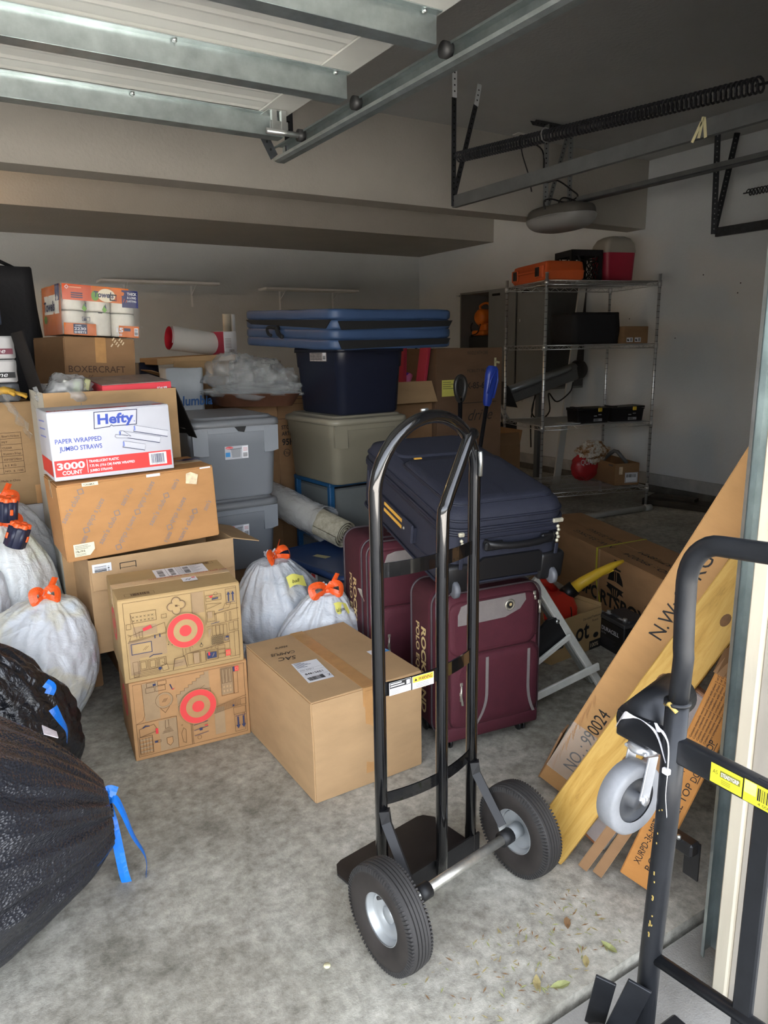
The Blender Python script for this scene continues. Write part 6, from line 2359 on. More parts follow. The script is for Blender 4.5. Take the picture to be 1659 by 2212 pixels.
BCR = mat('black_crate_plastic', (20, 20, 24), 0.45, var=0.05)
cr = thing('milk_crate', 'black plastic milk crate with lattice sides on the top wire shelf', 'crate', W(0.045, 0.14, 1.982), RZ)
b = B(BCR)
cs, ch = 0.30, 0.285
for s in (-1, 1):
    for ax_ in (0, 1):
        c = lambda u, z: (u, s * cs / 2, z) if ax_ == 0 else (s * cs / 2, u, z)
        dd = lambda du, dz: (du, 0.008, dz) if ax_ == 0 else (0.008, du, dz)
        b.box(c(0, ch - 0.025), dd(cs, 0.05))
        b.box(c(0, 0.02), dd(cs, 0.04))
        for u in (-cs / 2 + 0.018, cs / 2 - 0.018):
            b.box(c(u, ch / 2), dd(0.036, ch))
        for k in range(7):
            u0 = -0.13 + k * 0.043
            for sg in (-1, 1):
                u1 = u0 + sg * 0.12
                if -0.14 <= u1 <= 0.14:
                    b.tube([c(u0, 0.04), c(u1, 0.20)], 0.005, 4)
        b.tube([c(-0.09, 0.235), c(-0.07, 0.20), c(0.07, 0.20), c(0.09, 0.235)], 0.007, 5)
b.box((0, 0, 0.006), (cs, cs, 0.012))
b.build('crate_body', cr)

co = thing('cooler', 'red cooler with grey domed lid at the right end of the top wire shelf', 'cooler', W(0.385, 0.12, 1.982), RZ)
b = B(mat('cooler_red', (156, 34, 54), 0.45, var=0.03))
loft(b, [(0.27, 0.24, 0.04, 0.0), (0.285, 0.25, 0.04, 0.012), (0.315, 0.27, 0.045, 0.27)], n=6)
b.build('tub', co)
b = B(mat('cooler_grey', (152, 146, 136), 0.45, var=0.03))
loft(b, [(0.325, 0.28, 0.05, 0.268), (0.325, 0.28, 0.05, 0.285), (0.30, 0.265, 0.05, 0.345), (0.245, 0.225, 0.05, 0.39), (0.17, 0.17, 0.05, 0.41), (0.10, 0.10, 0.04, 0.414)], n=6)
b.build('lid', co)
b = B(BRIGHT)
b.box((0.02, -0.07, 0.402), (0.075, 0.06, 0.012), rot=(0.25, 0.05, 0))
b.build('lid_button', co)

bb_ = thing('fabric_bag', 'black soft bag sagging on the second wire shelf', 'bag', W(0.0, -0.08, 1.458), RZ)
BKF = mat('black_fabric', (20, 20, 24), 0.85, var=0.1, bump=0.3, bscale=60)
b = B(BKF)
vs, fs = dents(0.45, 0.40, 0.265, 0.022, 77)
b.add(vs, fs, smooth=True)
b.build('bag_body', bb_)
wb2 = carton('cardboard_box', 'small brown box with white shoe labels on the second wire shelf', W(0.37, -0.18, 1.458), RZ + R(8), (0.27, 0.24, 0.145), KRAFTD, seam='y')
p = Print(face_X(0.27, 0.24, 0.145, 'front'))
for x in (0.03, 0.12):
    p.rect(x, 0.012, x + 0.07, 0.05, WHITE)
    p.poly([(x + 0.008, 0.02), (x + 0.03, 0.02), (x + 0.028, 0.028), (x + 0.016, 0.04), (x + 0.008, 0.036)], INK)
    p.bars(x + 0.04, 0.018, x + 0.064, 0.044, INK, 10, 3)
p.build('shoe_labels', wb2)
for k, (lx, lab) in enumerate(((-0.02, 'black organizer box with yellow latch, left one on the third wire shelf'), (0.33, 'black organizer box with yellow latch, right one on the third wire shelf'))):
    t = thing('organizer_box', lab, 'organizer', W(lx, -0.24, 0.782), RZ + R(2 - 3 * k), 'organizers on the third wire shelf')
    b = B(BCR)
    loft(b, [(0.31, 0.17, 0.015, 0), (0.33, 0.185, 0.018, 0.105), (0.34, 0.195, 0.018, 0.106), (0.34, 0.195, 0.018, 0.114)], n=4)
    b.build('tub', t)
    b = B(BCR)
    b.box((0, 0, 0.122), (0.335, 0.19, 0.014), rot=(0, -0.03 if k else 0.0, 0), bev=0.004)
    b.box((-0.12, 0, 0.131), (0.03, 0.17, 0.008), bev=0.002)
    b.build('lid', t)
    b = B(mat('yellow_latch', (222, 184, 50), 0.45, var=0.03))
    b.box((0.06, -0.098, 0.112), (0.04, 0.012, 0.034), bev=0.005)
    b.build('latch', t)
    p = Print(Matrix.Translation((0, -0.0905, 0)) @ Matrix(((1, 0, 0, 0), (0, 0, -1, 0), (0, 1, 0, 0), (0, 0, 0, 1))), lift=0.003)
    GL = mat('grey_label', (150, 150, 152), 0.5, var=0.1, vscale=50)
    p.rect(0.0, 0.012, 0.085, 0.036, GL)
    p.bars(0.004, 0.015, 0.05, 0.033, INK, 14, 4)
    for x, z in ((0.0, 0.055), (0.045, 0.065)):
        p.rect(x, z, x + 0.032, z + 0.008, GL)
    p.build('label', t)
t = thing('paper_stack', 'loose papers lying at the front of the third wire shelf', 'papers', W(-0.24, -0.3, 0.779), RZ)
b = B(mat('grey_paper', (172, 176, 176), 0.7))
b.box((0, 0, 0.003), (0.16, 0.11, 0.006), rot=(0, 0, 0.2))
b.box((0.02, 0.01, 0.008), (0.15, 0.10, 0.004), rot=(0, 0, -0.1))
b.build('papers', t)
oc2 = open_carton('cardboard_box', 'open carton of books and tools on the bottom wire shelf', W(0.40, -0.03, 0.192), RZ + R(-4), (0.24, 0.52, 0.20), KRAFTD, {})
p = Print(face_X(0.24, 0.52, 0.20, 'left'))
lf = [(0.07 + 0.055 * math.cos(a) * (1 if k % 2 else 0.6), 0.11 + 0.06 * math.sin(a) * (1 if k % 2 else 0.6)) for k, a in enumerate([2 * math.pi * i / 14 for i in range(14)])]
p.poly(lf, mat('faded_print', (98, 88, 78), 0.8, var=0.1))
p.rect(0.40, 0.17, 0.48, 0.185, MATS['faded_print'])
p.build('printed_leaf', oc2)
p = Print(face_X(0.24, 0.52, 0.20, 'front'))
p.rect(0.04, 0.10, 0.075, 0.17, MATS['torn_label'])
p.rect(0.10, 0.02, 0.23, 0.115, WHITE)
p.frame(0.105, 0.025, 0.225, 0.11, 0.003, INK)
p.bars(0.115, 0.07, 0.215, 0.10, INK, 18, 5)
p.build('shipping_label', oc2)
for k, (x, y, z, dm, rt, col) in enumerate(((-0.02, -0.10, 0.20, (0.12, 0.18, 0.025), 0.1, (190, 180, 150)), (0.0, 0.10, 0.19, (0.16, 0.2, 0.03), -0.1, (170, 160, 140)), (0.06, -0.20, 0.225, (0.05, 0.09, 0.08), 0.0, (110, 72, 46)), (0.0, -0.19, 0.22, (0.02, 0.09, 0.075), 0.0, (196, 178, 120)))):
    lx, ly = 0.40 + x, -0.03 + y
    t = thing('book', ('thin pale book', 'wide grey book', 'brown upright book', 'yellow spined book')[k] + ' in the open carton on the bottom wire shelf', 'book', W(lx, ly, z), RZ + rt)
    b = B(mat('book_cover_%d' % k, col, 0.6))
    b.box((0, 0, 0.0), (dm[0], dm[1], 0.003))
    b.box((0, 0, dm[2]), (dm[0], dm[1], 0.003))
    b.box((-dm[0] / 2, 0, dm[2] / 2), (0.003, dm[1], dm[2]))
    b.build('cover', t)
    b = B(WHITE)
    b.box((0.002, 0, dm[2] / 2), (dm[0] - 0.008, dm[1] - 0.006, dm[2] - 0.003))
    b.build('pages', t)
t = thing('bent_pipe', 'grey bent metal pipe sticking out of the bottom shelf carton', 'pipe', W(0.38, -0.02, 0.25), RZ)
b = B(PAINTST)
b.tube([(-0.10, 0.18, 0.02), (0.0, 0.02, 0.19), (0.02, -0.02, 0.225), (0.035, -0.05, 0.22), (0.09, -0.13, 0.12)], 0.018, 10)
b.build('pipe_tube', t)
t = thing('chip_bag', 'red and silver foil bag of charcoal standing behind the bottom shelf carton', 'bag', W(0.18, 0.10, 0.19), RZ)
b = B(mat('red_foil', (176, 44, 48), 0.35, var=0.1, bump=0.4, bscale=25))
b.grid(crumple(0, 0, 0.13, 0.13, 0.08, 0.13, 0.2, 9), 32, 18, wrap=True)
b.build('lower_bag', t)
b = B(blotch('foil_mix', [(40, 30, 30), (150, 110, 70), (220, 214, 200), (70, 50, 46)], 16, 0.25, 0.8, 40))
b.grid(crumple(0.06, -0.04, 0.27, 0.14, 0.08, 0.085, 0.5, 12), 40, 20, wrap=True)
b.build('foil_top', t)
p = Print(Matrix.Translation((-0.10, -0.085, 0.16)) @ Matrix(((1, 0, 0, 0), (0, 0, -1, 0), (0, 1, 0, 0), (0, 0, 0, 1))), lift=0.012)
p.text('QUA', 0, 0, 0.075, WHITE, w=0.12)
p.build('lettering', t)

# ------------------------------------------------------------------ wall cabinet with open bay
CAB = mat('grey_cabinet', (118, 118, 116), 0.55, var=0.04)
CABI = mat('cabinet_wood_inside', (206, 176, 138), 0.7, var=0.08)
cb = thing('wall_cabinet', 'grey wall cabinet with an open bay on the right wall', 'cabinet', (5.5, 5.68, 1.0))
Dp, Lc, Hc = 0.545, 1.48, 1.075
b = B(CAB)
b.box((Dp / 2, Lc / 2, Hc - 0.01), (Dp, Lc, 0.02))
b.box((Dp / 2, Lc / 2, 0.01), (Dp, Lc, 0.02))
b.box((Dp / 2, 0.01, Hc / 2), (Dp, 0.02, Hc - 0.04), mat('cabinet_dark_end', (70, 70, 70), 0.55))
b.box((Dp / 2, Lc - 0.01, Hc / 2), (Dp, 0.02, Hc - 0.04))
b.box((Dp / 2, 0.46, Hc / 2), (Dp, 0.02, Hc - 0.04))
b.box((Dp / 2, 0.92, Hc / 2), (Dp, 0.02, Hc - 0.04))
b.box((Dp - 0.01, Lc / 2, Hc / 2), (0.01, Lc - 0.04, Hc - 0.04), CABI)
b.box((Dp / 2, 1.19, 0.42), (Dp - 0.03, 0.52, 0.018), CABI)
b.box((Dp / 2, 0.933, Hc / 2), (Dp - 0.04, 0.004, Hc - 0.05), CABI)
b.build('carcass', cb)
for y0, y1 in ((0.0, 0.445), (0.475, 0.93)):
    b = B(CAB)
    b.box((-0.011, (y0 + y1) / 2, Hc / 2), (0.018, y1 - y0, Hc - 0.006), bev=0.002)
    d_ = b.build('door', cb)
    b = B(HOLE)
    b.box((-0.0215, y1 - 0.13, Hc - 0.06), (0.004, 0.13, 0.025))
    b.build('finger_pull', d_)
b = B(BRIGHT)
b.box((0.0, Lc + 0.03, Hc - 0.03), (0.03, 0.05, 0.018))
b.box((-0.02, 0.40, 0.72), (0.01, 0.012, 0.03))
b.build('hinge_pin', cb)
t = thing('storage_case', 'black case on the shelf of the open cabinet bay', 'case', (5.74, 6.90, 1.43))
b = B(BPL)
b.box((0, 0, 0.075), (0.3, 0.40, 0.15), bev=0.008)
b.build('case_body', t)
b = B(mat('cooler_red', (156, 34, 54)))
b.box((0, -0.215, 0.08), (0.26, 0.025, 0.14))
b.build('red_end', t)
OA = mat('orange_appliance', (224, 118, 34), 0.4, var=0.05)
t = thing('air_blower', 'orange appliance with handle in the open cabinet bay', 'appliance', (5.72, 6.97, 1.583))
b = B(OA)
b.box((0.0, 0.0, 0.03), (0.22, 0.22, 0.06), bev=0.02, seg=2)
b.box((0.02, -0.02, 0.09), (0.15, 0.15, 0.10), bev=0.025, seg=2)
b.build('base', t)
b = B(OA)
b.lathe([(0.0, -0.08), (0.07, -0.08), (0.095, -0.05), (0.095, 0.05), (0.07, 0.08), (0.0, 0.08)], 24, X=Matrix.Translation((-0.02, 0.0, 0.21)) @ Matrix.Rotation(math.pi / 2, 4, 'Y'))
b.build('drum', t)
b = B(OA)
wire(b, [(0.0, 0.06, 0.28), (-0.01, 0.07, 0.34), (0.0, 0.0, 0.37), (0.0, -0.08, 0.36), (0.0, -0.1, 0.30)], 0.014, 8)
b.build('carry_handle', t)
b = B(MATS['black_cable'])
wire(b, [(-0.11, -0.06, 0.13), (-0.13, -0.03, 0.03), (-0.15, 0.06, 0.0), (-0.17, 0.03, -0.02)], 0.007, 6)
wire(b, [(-0.11, 0.09, 0.15), (-0.125, 0.1, 0.1), (-0.115, 0.1, 0.05)], 0.007, 6)
b.build('cord', t)

# machine beam on a post, white board, rack
mc = thing('exercise_machine', 'grey slanted exercise machine beam with black rounded end on a post', 'exercise machine', (5.25, 5.50, 0))
MG = mat('machine_grey', (104, 106, 108), 0.4, 0.4, var=0.08)
b = B(mat('machine_silver', (150, 156, 160), 0.35, 0.5, var=0.06))
b.tube([(-0.42, 0, 1.03), (0.46, 0, 1.235)], [0.055, 0.055], 14, flat=0.7)
b.build('beam_rail', mc)
b = B(MG)
b.box((0.0, -0.01, 1.05), (0.95, 0.10, 0.105), rot=(0, -math.atan2(0.205, 0.88), 0), bev=0.012)
b.build('beam_housing', mc)
b = B(BPL)
b.lathe([(0.0, -0.06), (0.08, -0.055), (0.10, -0.03), (0.10, 0.03), (0.08, 0.055), (0.0, 0.06)], 24, X=Matrix.Translation((0.53, 0, 1.20)) @ Matrix.Rotation(R(90), 4, 'X'))
b.build('end_cap', mc)
b = B(MG)
b.box((0.43, -0.002, 1.175), (0.12, 0.11, 0.17), rot=(0, -0.23, 0), bev=0.03, seg=2)
b.build('end_collar', mc)
b = B(MG)
b.box((-0.01, 0, 0.49), (0.06, 0.05, 0.98))
b.build('post', mc)
b = B(BPL)
b.box((0, 0, 0.03), (0.10, 0.30, 0.06), bev=0.01)
b.box((-0.1, 0, 0.03), (0.24, 0.07, 0.05), bev=0.01)
b.build('foot', mc)
b = B(BPL)
b.slab([(-0.55, 0.90), (-0.36, 0.86), (-0.47, 1.06), (-0.55, 1.12)], 0.12, X=Matrix.Translation((0, 0.05, 0)) @ Matrix.Rotation(math.pi / 2, 4, 'X'))
b.build('side_guard', mc)
b = B(MATS['black_cable'])
wire(b, [(-0.12, -0.06, 0.97), (-0.16, -0.06, 0.80), (-0.05, -0.06, 0.72), (0.08, -0.06, 0.80), (0.06, -0.06, 0.98), (0.18, -0.06, 0.89), (0.36, -0.06, 0.98), (0.40, -0.06, 1.08)], 0.007, 6)
wire(b, [(-0.14, -0.06, 0.90), (-0.17, -0.06, 0.7), (-0.16, -0.06, 0.45)], 0.007, 6)
b.build('cable', mc)
t = thing('hand_tool', 'chrome pronged hand tools standing behind the third wire shelf', 'tool', (4.72, 5.52, 0.0))
b = B(BPL)
b.box((0, 0, 0.36), (0.42, 0.10, 0.72), bev=0.01)
b.build('tool_holder', t)
b = B(CHROME)
for k in range(3):
    b.tube([(-0.10 + 0.06 * k, -0.02, 0.90 - 0.01 * k), (-0.02 + 0.07 * k, -0.03, 0.725)], [0.010, 0.016], 8)
b.build('chrome_prongs', t)
t = thing('white_board_plank', 'long narrow white board leaning behind the wire shelf', 'plank', (5.56, 5.54, 0), (0, R(7.6), 0))
b = B(mat('white_plank', (198, 196, 190), 0.6, var=0.05))
b.box((0, 0, 1.03), (0.095, 0.02, 2.06), bev=0.002)
b.build('plank_face', t)
rk = thing('metal_rack', 'black metal rack near the back wall behind the open toy carton', 'rack', (5.55, 8.35, 0))
b = B(mat('black_rack', (34, 34, 36), 0.5, 0.3))
for x in (-0.45, 0.02, 0.55):
    b.cyl((x, -0.15, 0), (x, -0.15, 1.86), 0.018, 8)
    b.cyl((x, 0.2, 0), (x, 0.2, 1.86), 0.018, 8)
b.build('uprights', rk)
for z in (0.3, 1.12, 1.17, 1.36, 1.52):
    b = B(MATS['black_rack'])
    for y in (-0.15, 0.2):
        b.box((0.05, y, z), (1.02, 0.025, 0.022))
    b.build('rail', rk)
t = thing('door_hook', 'thin wire hook hanging on the wall below the grey cabinet', 'hook', (5.49, 5.98, 1.0))
b = B(CHROME)
b.tube([(0.02, 0, 0.1), (-0.026, 0, 0.08), (-0.026, 0, -0.10), (-0.026, 0.02, -0.14), (-0.026, 0.05, -0.10)], 0.005, 6)
b.build('hook_wire', t)

# pipe and plank on the floor
t = thing('pvc_pipe', 'white plastic pipe lying on the floor before the wire shelf', 'pipe', (4.87, 4.19, 0.024), R(-4.6))
b = B(mat('pvc_grey_white', (176, 176, 170), 0.5, var=0.08))
b.cyl((-0.75, 0, 0), (0.42, 0, 0), 0.024, 16)
b.build('pipe_tube', t)
b = B(MATS['pvc_grey_white'])
b.cyl((0.40, 0, 0.0), (0.475, 0, 0.0), 0.0285, 16)
b.build('coupling', t)
t = thing('dark_plank', 'dark board lying on the floor by the right wall', 'plank', (5.72, 3.85, 0.0), R(-74))
b = B(blotch('dark_wood', [(40, 38, 36), (60, 56, 50), (76, 70, 62)], 6, 0.8, 0.3, 60, stretch=(1, 8, 8)))
b.box((0, 0, 0.03), (1.1, 0.2, 0.06), bev=0.004)
b.box((-0.3, 0.02, 0.075), (0.4, 0.1, 0.03), bev=0.003)
b.build('board', t)

# ------------------------------------------------------------------ middle back: cartons, foam, handles
dk = carton('cardboard_box', 'tall dark brown carton with yellow note behind the navy suitcase', (3.17, 4.26, 0), 0, (0.575, 0.5, 1.445), KRAFTB, soft=0.004, seam='x', seed=33)
p = Print(face_X(0.575, 0.5, 1.445, 'front'), lift=0.004)
DI = mat('dark_box_ink', (52, 42, 36), 0.8, var=0)
p.rect(0.045, 1.125, 0.155, 1.235, YELP)
for k in range(4):
    p.line([(0.055, 1.22 - k * 0.014), (0.12 + 0.02 * (k % 2), 1.22 - k * 0.014)], 0.004, mat('note_ink', (120, 116, 60), 0.6, var=0))
p.text('HANDLE WITH CARE', 0.26, 1.40, 0.035, DI, w=0.18)
p.text('MOBILITY PRO', 0.26, 1.28, 0.032, DI, w=0.17)
p.text('RX-85-6PC', 0.22, 1.17, 0.06, DI, w=0.26, bold=0.02)
p.rect(0.22, 1.07, 0.52, 1.075, DI)
p.text('drive', 0.27, 0.95, 0.11, DI, w=0.22, shear=0.4)
p.build('printed_front', dk)
b = B(mat('masking_tape', (214, 205, 160)))
b.box((0.22, -0.254, 1.34), (0.018, 0.002, 0.07))
b.box((0.235, -0.254, 1.345), (0.05, 0.002, 0.014), rot=(0, 0.2, 0))
b.build('tape_scrap', dk)
ty = open_carton('toy_carton', 'open carton of purple toys with red foam sheets behind the navy bin', (2.66, 4.28, 0), 0, (0.42, 0.48, 1.232), KRAFTD, {'front': (0.155, 150, KRAFTL)})
b = B(KRAFTD)
b.box((0, 0, 1.02), (0.40, 0.46, 0.01))
b.build('inner_divider', ty)
FR = mat('red_foam', (186, 52, 74), 0.8, var=0.05)
for k, (x, a) in enumerate(((0.03, R(2)), (0.17, R(9)))):
    t = thing('foam_sheet', ('red foam sheet standing upright at the left of the toy carton', 'red foam sheet leaning right in the toy carton')[k], 'foam', (2.66 + x - 0.03, 4.11, 1.03), (0, a, 0))
    b = B(FR)
    b.box((0, 0, 0.22), (0.024, 0.10, 0.43), bev=0.003)
    b.build('sheet', t)
PU = mat('purple_toy', (72, 40, 150), 0.4, var=0.06)
for k, (c, col, nm) in enumerate((((2.70, 4.14, 1.03), PU, 'purple'), ((2.655, 4.10, 1.03), mat('pink_toy', (226, 120, 170), 0.4), 'pink'), ((2.725, 4.2, 1.03), mat('white_toy', (216, 214, 224), 0.4), 'white'))):
    t = thing('plastic_toy', nm + ' plastic toy piece in the open toy carton', 'toy', c, (0.1, 0.2 * k, 0.5 * k))
    b = B(col)
    b.box((0, 0, 0.10), (0.07, 0.07, 0.20), bev=0.015, seg=2)
    b.cyl((0, 0, 0.2), (0.02, 0.0, 0.26), 0.03, 12)
    b.build('toy_body', t)
    b = B(mat('yellow_latch', (222, 184, 50)))
    b.slab([(0, 0), (0.03, 0.01), (0.02, 0.06)], 0.01, X=Matrix.Translation((-0.03, -0.035, 0.17)))
    b.build('toy_fin', t)
t = thing('foam_pad', 'lime green foam pad standing behind the blue folded mat', 'foam', (3.09, 4.67, 0.0), (0, R(-3), 0))
b = B(mat('lime_foam', (150, 196, 90), 0.7, var=0.08))
b.slab([(0.05, 0), (0.12, 0.0), (0.13, 1.40), (0.12, 1.55), (0.07, 1.70), (0.03, 1.72), (0.0, 1.69), (0.035, 1.55), (0.04, 1.4)], 0.12, X=Matrix.Translation((-0.15, 0, 0)) @ Matrix.Rotation(math.pi / 2, 4, 'X'))
b.build('pad', t)
t = thing('mop', 'mop with blue plastic grip leaning behind the navy suitcase', 'mop', (2.545, 3.32, 0.0), (R(1), R(9.6), 0))
b = B(mat('blue_grip', (40, 62, 150), 0.35, var=0.05))
loft(b, [(0.034, 0.03, 0.012, 1.13), (0.05, 0.04, 0.016, 1.15), (0.066, 0.044, 0.02, 1.22), (0.082, 0.05, 0.024, 1.31), (0.076, 0.05, 0.024, 1.345), (0.05, 0.035, 0.016, 1.36)], n=5)
b.tube([(-0.028, -0.026, 1.20), (-0.022, -0.028, 1.28), (0.0, -0.03, 1.335)], 0.006, 6)
b.tube([(0.02, -0.026, 1.18), (0.03, -0.028, 1.28), (0.012, -0.03, 1.34)], 0.006, 6)
b.build('grip', t)
b = B(mat('dark_pole', (40, 40, 44), 0.3, 0.6))
b.cyl((0, 0, 0.03), (0, 0, 1.135), 0.0125, 10)
b.build('pole', t)
b = B(BPL)
b.box((0, 0, 0.015), (0.09, 0.06, 0.03), bev=0.006)
b.build('head', t)
t = thing('shovel', 'dark shovel handle with loop grip standing left of the mop', 'shovel', (2.70, 3.52, 0.0), (0, R(0.5), 0))
b = B(mat('dark_pole', (40, 40, 44)))
b.cyl((0, 0, 0.02), (0, 0, 1.15), 0.014, 10)
b.build('pole', t)
b = B(mat('dark_grip', (50, 48, 46), 0.35, var=0.05))
b.tube([(0.045 * math.cos(a) * (0.8 + 0.2 * math.sin(a)), 0, 1.205 + 0.075 * math.sin(a)) for a in [2 * math.pi * i / 20 for i in range(20)]], 0.014, 8, closed=True)
b.box((0, 0.004, 1.215), (0.06, 0.008, 0.11), bev=0.003)
b.build('loop_grip', t)
b = B(BPL)
b.slab([(-0.1, 0.0), (0.1, 0.0), (0.11, 0.22), (0.02, 0.26), (-0.02, 0.26), (-0.11, 0.22)], 0.006, X=Matrix.Rotation(math.pi / 2, 4, 'X'))
b.build('blade', t)
lb_ = open_carton('cardboard_box', 'open brown carton with small white label left of the wire shelf', (4.10, 4.98, 0.36), R(-6), (0.52, 0.36, 0.255), KRAFTD, {'front': (0.10, -8, None), 'left': (0.12, 10, None), 'right': (0.12, 12, None), 'back': (0.14, 8, None)})
p = Print(face_X(0.52, 0.36, 0.255, 'front'))
p.rect(0.10, 0.165, 0.175, 0.215, WHITE)
p.bars(0.107, 0.18, 0.168, 0.21, INK, 14, 4)
p.rect(0.26, 0.14, 0.315, 0.255, mat('dark_tape', (134, 96, 64), 0.4, var=0.05))
p.build('label', lb_)
tote('storage_tote', 'dark blue bin under the open brown carton left of the wire shelf', (4.10, 5.0, 0), R(-6), (0.56, 0.42, 0.355), mat('dark_blue_plastic', (30, 42, 84)), mat('navy_tote_lid', (24, 30, 54)), sticker=False, notch=False)

sb = carton('cardboard_box', 'brown carton with stock number printing beside the taupe bin', (1.955, 4.36, 0), R(0), (0.30, 0.28, 1.17), KRAFTD, seam='x')
p = Print(face_X(0.30, 0.28, 1.17, 'front'))
p.text('STOCK No.', 0.035, 0.965, 0.034, INK, w=0.15, bold=0.02)
p.text('ARTICULO', 0.035, 0.925, 0.034, INK, w=0.14, bold=0.02)
p.text('95HT34', 0.035, 0.865, 0.055, INK, w=0.165, bold=0.03)
p.disc(0.065, 0.815, 0.024, INK, 0.021)
p.text('Dig', 0.045, 0.806, 0.026, INK, w=0.04)
p.text('CONTENTS', 0.09, 0.47, 0.034, INK, w=0.17, bold=0.03)
p.frame(0.01, 1.03, 0.20, 1.12, 0.003, BI)
p.line([(0.01, 1.15), (0.28, 1.15)], 0.004, BI)
for k in range(10):
    a = 2 * math.pi * k / 10
    p.line([(0.19 + 0.02 * math.cos(a), 0.74 + 0.02 * math.sin(a)), (0.19 + 0.05 * math.cos(a), 0.74 + 0.06 * math.sin(a))], 0.005, INK)
p.build('printed_front', sb)

# wrapped tray, brown carton with flaps, rolled paper, red and white box
bc = open_carton('cardboard_box', 'brown carton with spread flaps under the rolled red paper', (1.42, 4.66, 0.0), R(2), (0.36, 0.40, 1.30), KRAFTD, {'left': (0.13, 70, KRAFT), 'back': (0.12, 80, KRAFT), 'front': (0.10, 20, KRAFT), 'right': (0.17, 78, KRAFTD)})
bk = thing('folded_carton', 'flat brown folded carton lying across the flapped carton', 'box', (1.42, 4.62, 1.385), (0, R(-2), R(2)))
b = B(KRAFT)
b.box((-0.02, 0, 0.02), (0.50, 0.36, 0.04), bev=0.003)
b.build('folded_sheets', bk)
rp = thing('paper_roll', 'loosely rolled red backed paper on the flat folded carton', 'paper roll', (1.42, 4.55, 1.515), (R(-6), 0, R(-62)))
b = B(mat('white_poster', (196, 192, 186), 0.5, var=0.03))
PR = mat('poster_red', (196, 44, 56), 0.5, var=0.05)


def roll(r0, r1, turns, y0, y1, cut):
    def f(u, v):
        a = -0.6 + 2 * math.pi * turns * u
        r = r0 + (r1 - r0) * u
        return (r * math.cos(a), y0 + (y1 - y0) * v - cut * math.cos(a) * (1 - v), r * math.sin(a))
    return f


b.grid(roll(0.062, 0.078, 1.25, -0.2, 0.2, 0.03), 60, 6)
b.build('paper', rp)
b = B(PR)
b.grid(roll(0.060, 0.076, 1.25, -0.2, 0.2, 0.03), 60, 6)
b.build('red_inner_face', rp)
wbx = carton('red_white_box', 'upright box with a dark red side and a white printed side', (1.625, 4.60, 1.426), R(32), (0.13, 0.13, 0.145), mat('white_card', (206, 204, 206)), seam='x')
p = Print(face_X(0.13, 0.13, 0.145, 'left'))
p.rect(0.001, 0.001, 0.129, 0.144, mat('dark_red_print', (140, 34, 52), 0.5, var=0.03))
p.build('red_side', wbx)
p = Print(face_X(0.13, 0.13, 0.145, 'front'))
for k in range(7):
    p.line([(0.012, 0.10 - k * 0.009), (0.07 + 0.02 * ((k * 3) % 3), 0.10 - k * 0.009)], 0.003, mat('grey_ink', (140, 126, 122)))
p.bars(0.045, 0.02, 0.10, 0.035, MATS['grey_ink'], 12, 2)
p.build('printed_side', wbx)
t = thing('cardboard_tube', 'pale cardboard tubes standing up behind the red and white box', 'tube', (1.80, 4.98, 0))
b = B(mat('pale_tube', (196, 184, 164), 0.6, var=0.04))
b.tube([(0, 0, 0), (0, 0, 1.70)], 0.028, 16)
b.build('tube', t)
b = B(mat('white_tube', (206, 208, 212), 0.4, var=0.03))
b.tube([(0.05, 0.02, 0), (0.055, 0.02, 1.70)], 0.014, 12)
b.build('thin_tube', t)

tr_ = thing('wicker_tray', 'brown tray wrapped in crumpled clear plastic behind the upper grey bin', 'tray', (1.62, 4.13, 1.135), (0, R(2), R(-4)))
b = B(mat('brown_tray', (98, 62, 44), 0.6, var=0.15, vscale=20, bump=0.4, bscale=50))
loft(b, [(0.44, 0.34, 0.1, 0.0), (0.52, 0.42, 0.12, 0.07), (0.54, 0.44, 0.12, 0.075), (0.51, 0.41, 0.12, 0.07), (0.44, 0.34, 0.1, 0.02)], n=8)
b.build('tray_body', tr_)
FILM = film('milky_film', (190, 192, 192), 0.66, 0.12, 22, 1.0)
b = B(FILM)
for q in ((-0.11, 0.0, 0.17, 0.14, 0.17, 0.11, 0.4, 41), (0.05, 0.02, 0.16, 0.13, 0.17, 0.11, 0.45, 42), (0.16, 0.0, 0.13, 0.11, 0.16, 0.09, 0.4, 43), (0.0, -0.12, 0.09, 0.25, 0.10, 0.05, 0.4, 44)):
    b.grid(crumple(*q), 56, 30, wrap=True)
tag(b.build('plastic_wrap', tr_), kind='stuff')
sup = carton('cardboard_box', 'brown carton holding up the plastic wrapped tray', (1.62, 4.26, 0), 0, (0.30, 0.30, 1.13), KRAFTD)
cbg = thing('plastic_bag', 'grey white shopping bag with blue lettering left of the wrapped tray', 'bag', (1.25, 4.28, 0.0))
b = B(mat('grey_white_bag', (176, 180, 184), 0.4, var=0.08, bump=0.5, bscale=14))
vs, fs = dents(0.22, 0.18, 1.36, 0.025, 61)
b.add(vs, fs, smooth=True)
b.build('bag_film', cbg)
p = Print(Matrix.Translation((-0.11, -0.09, 1.145)) @ Matrix(((1, 0, 0, 0), (0, 0, -1, 0), (0, 1, 0, 0), (0, 0, 0, 1))), lift=0.022)
p.text('Columbia', -0.01, 0.005, 0.075, mat('columbia_blue', (50, 94, 150), 0.4, var=0), w=0.26, bold=0.02, shear=0.1)
p.build('lettering', cbg)
t = thing('dark_bag', 'small dark blue printed bag left of the flapped carton', 'bag', (1.17, 4.74, 0.0))
b = B(mat('dark_blue_print', (38, 42, 60), 0.5, var=0.2))
vs, fs = dents(0.12, 0.12, 1.39, 0.02, 62)
b.add(vs, fs, smooth=True)
b.build('bag_film', t)

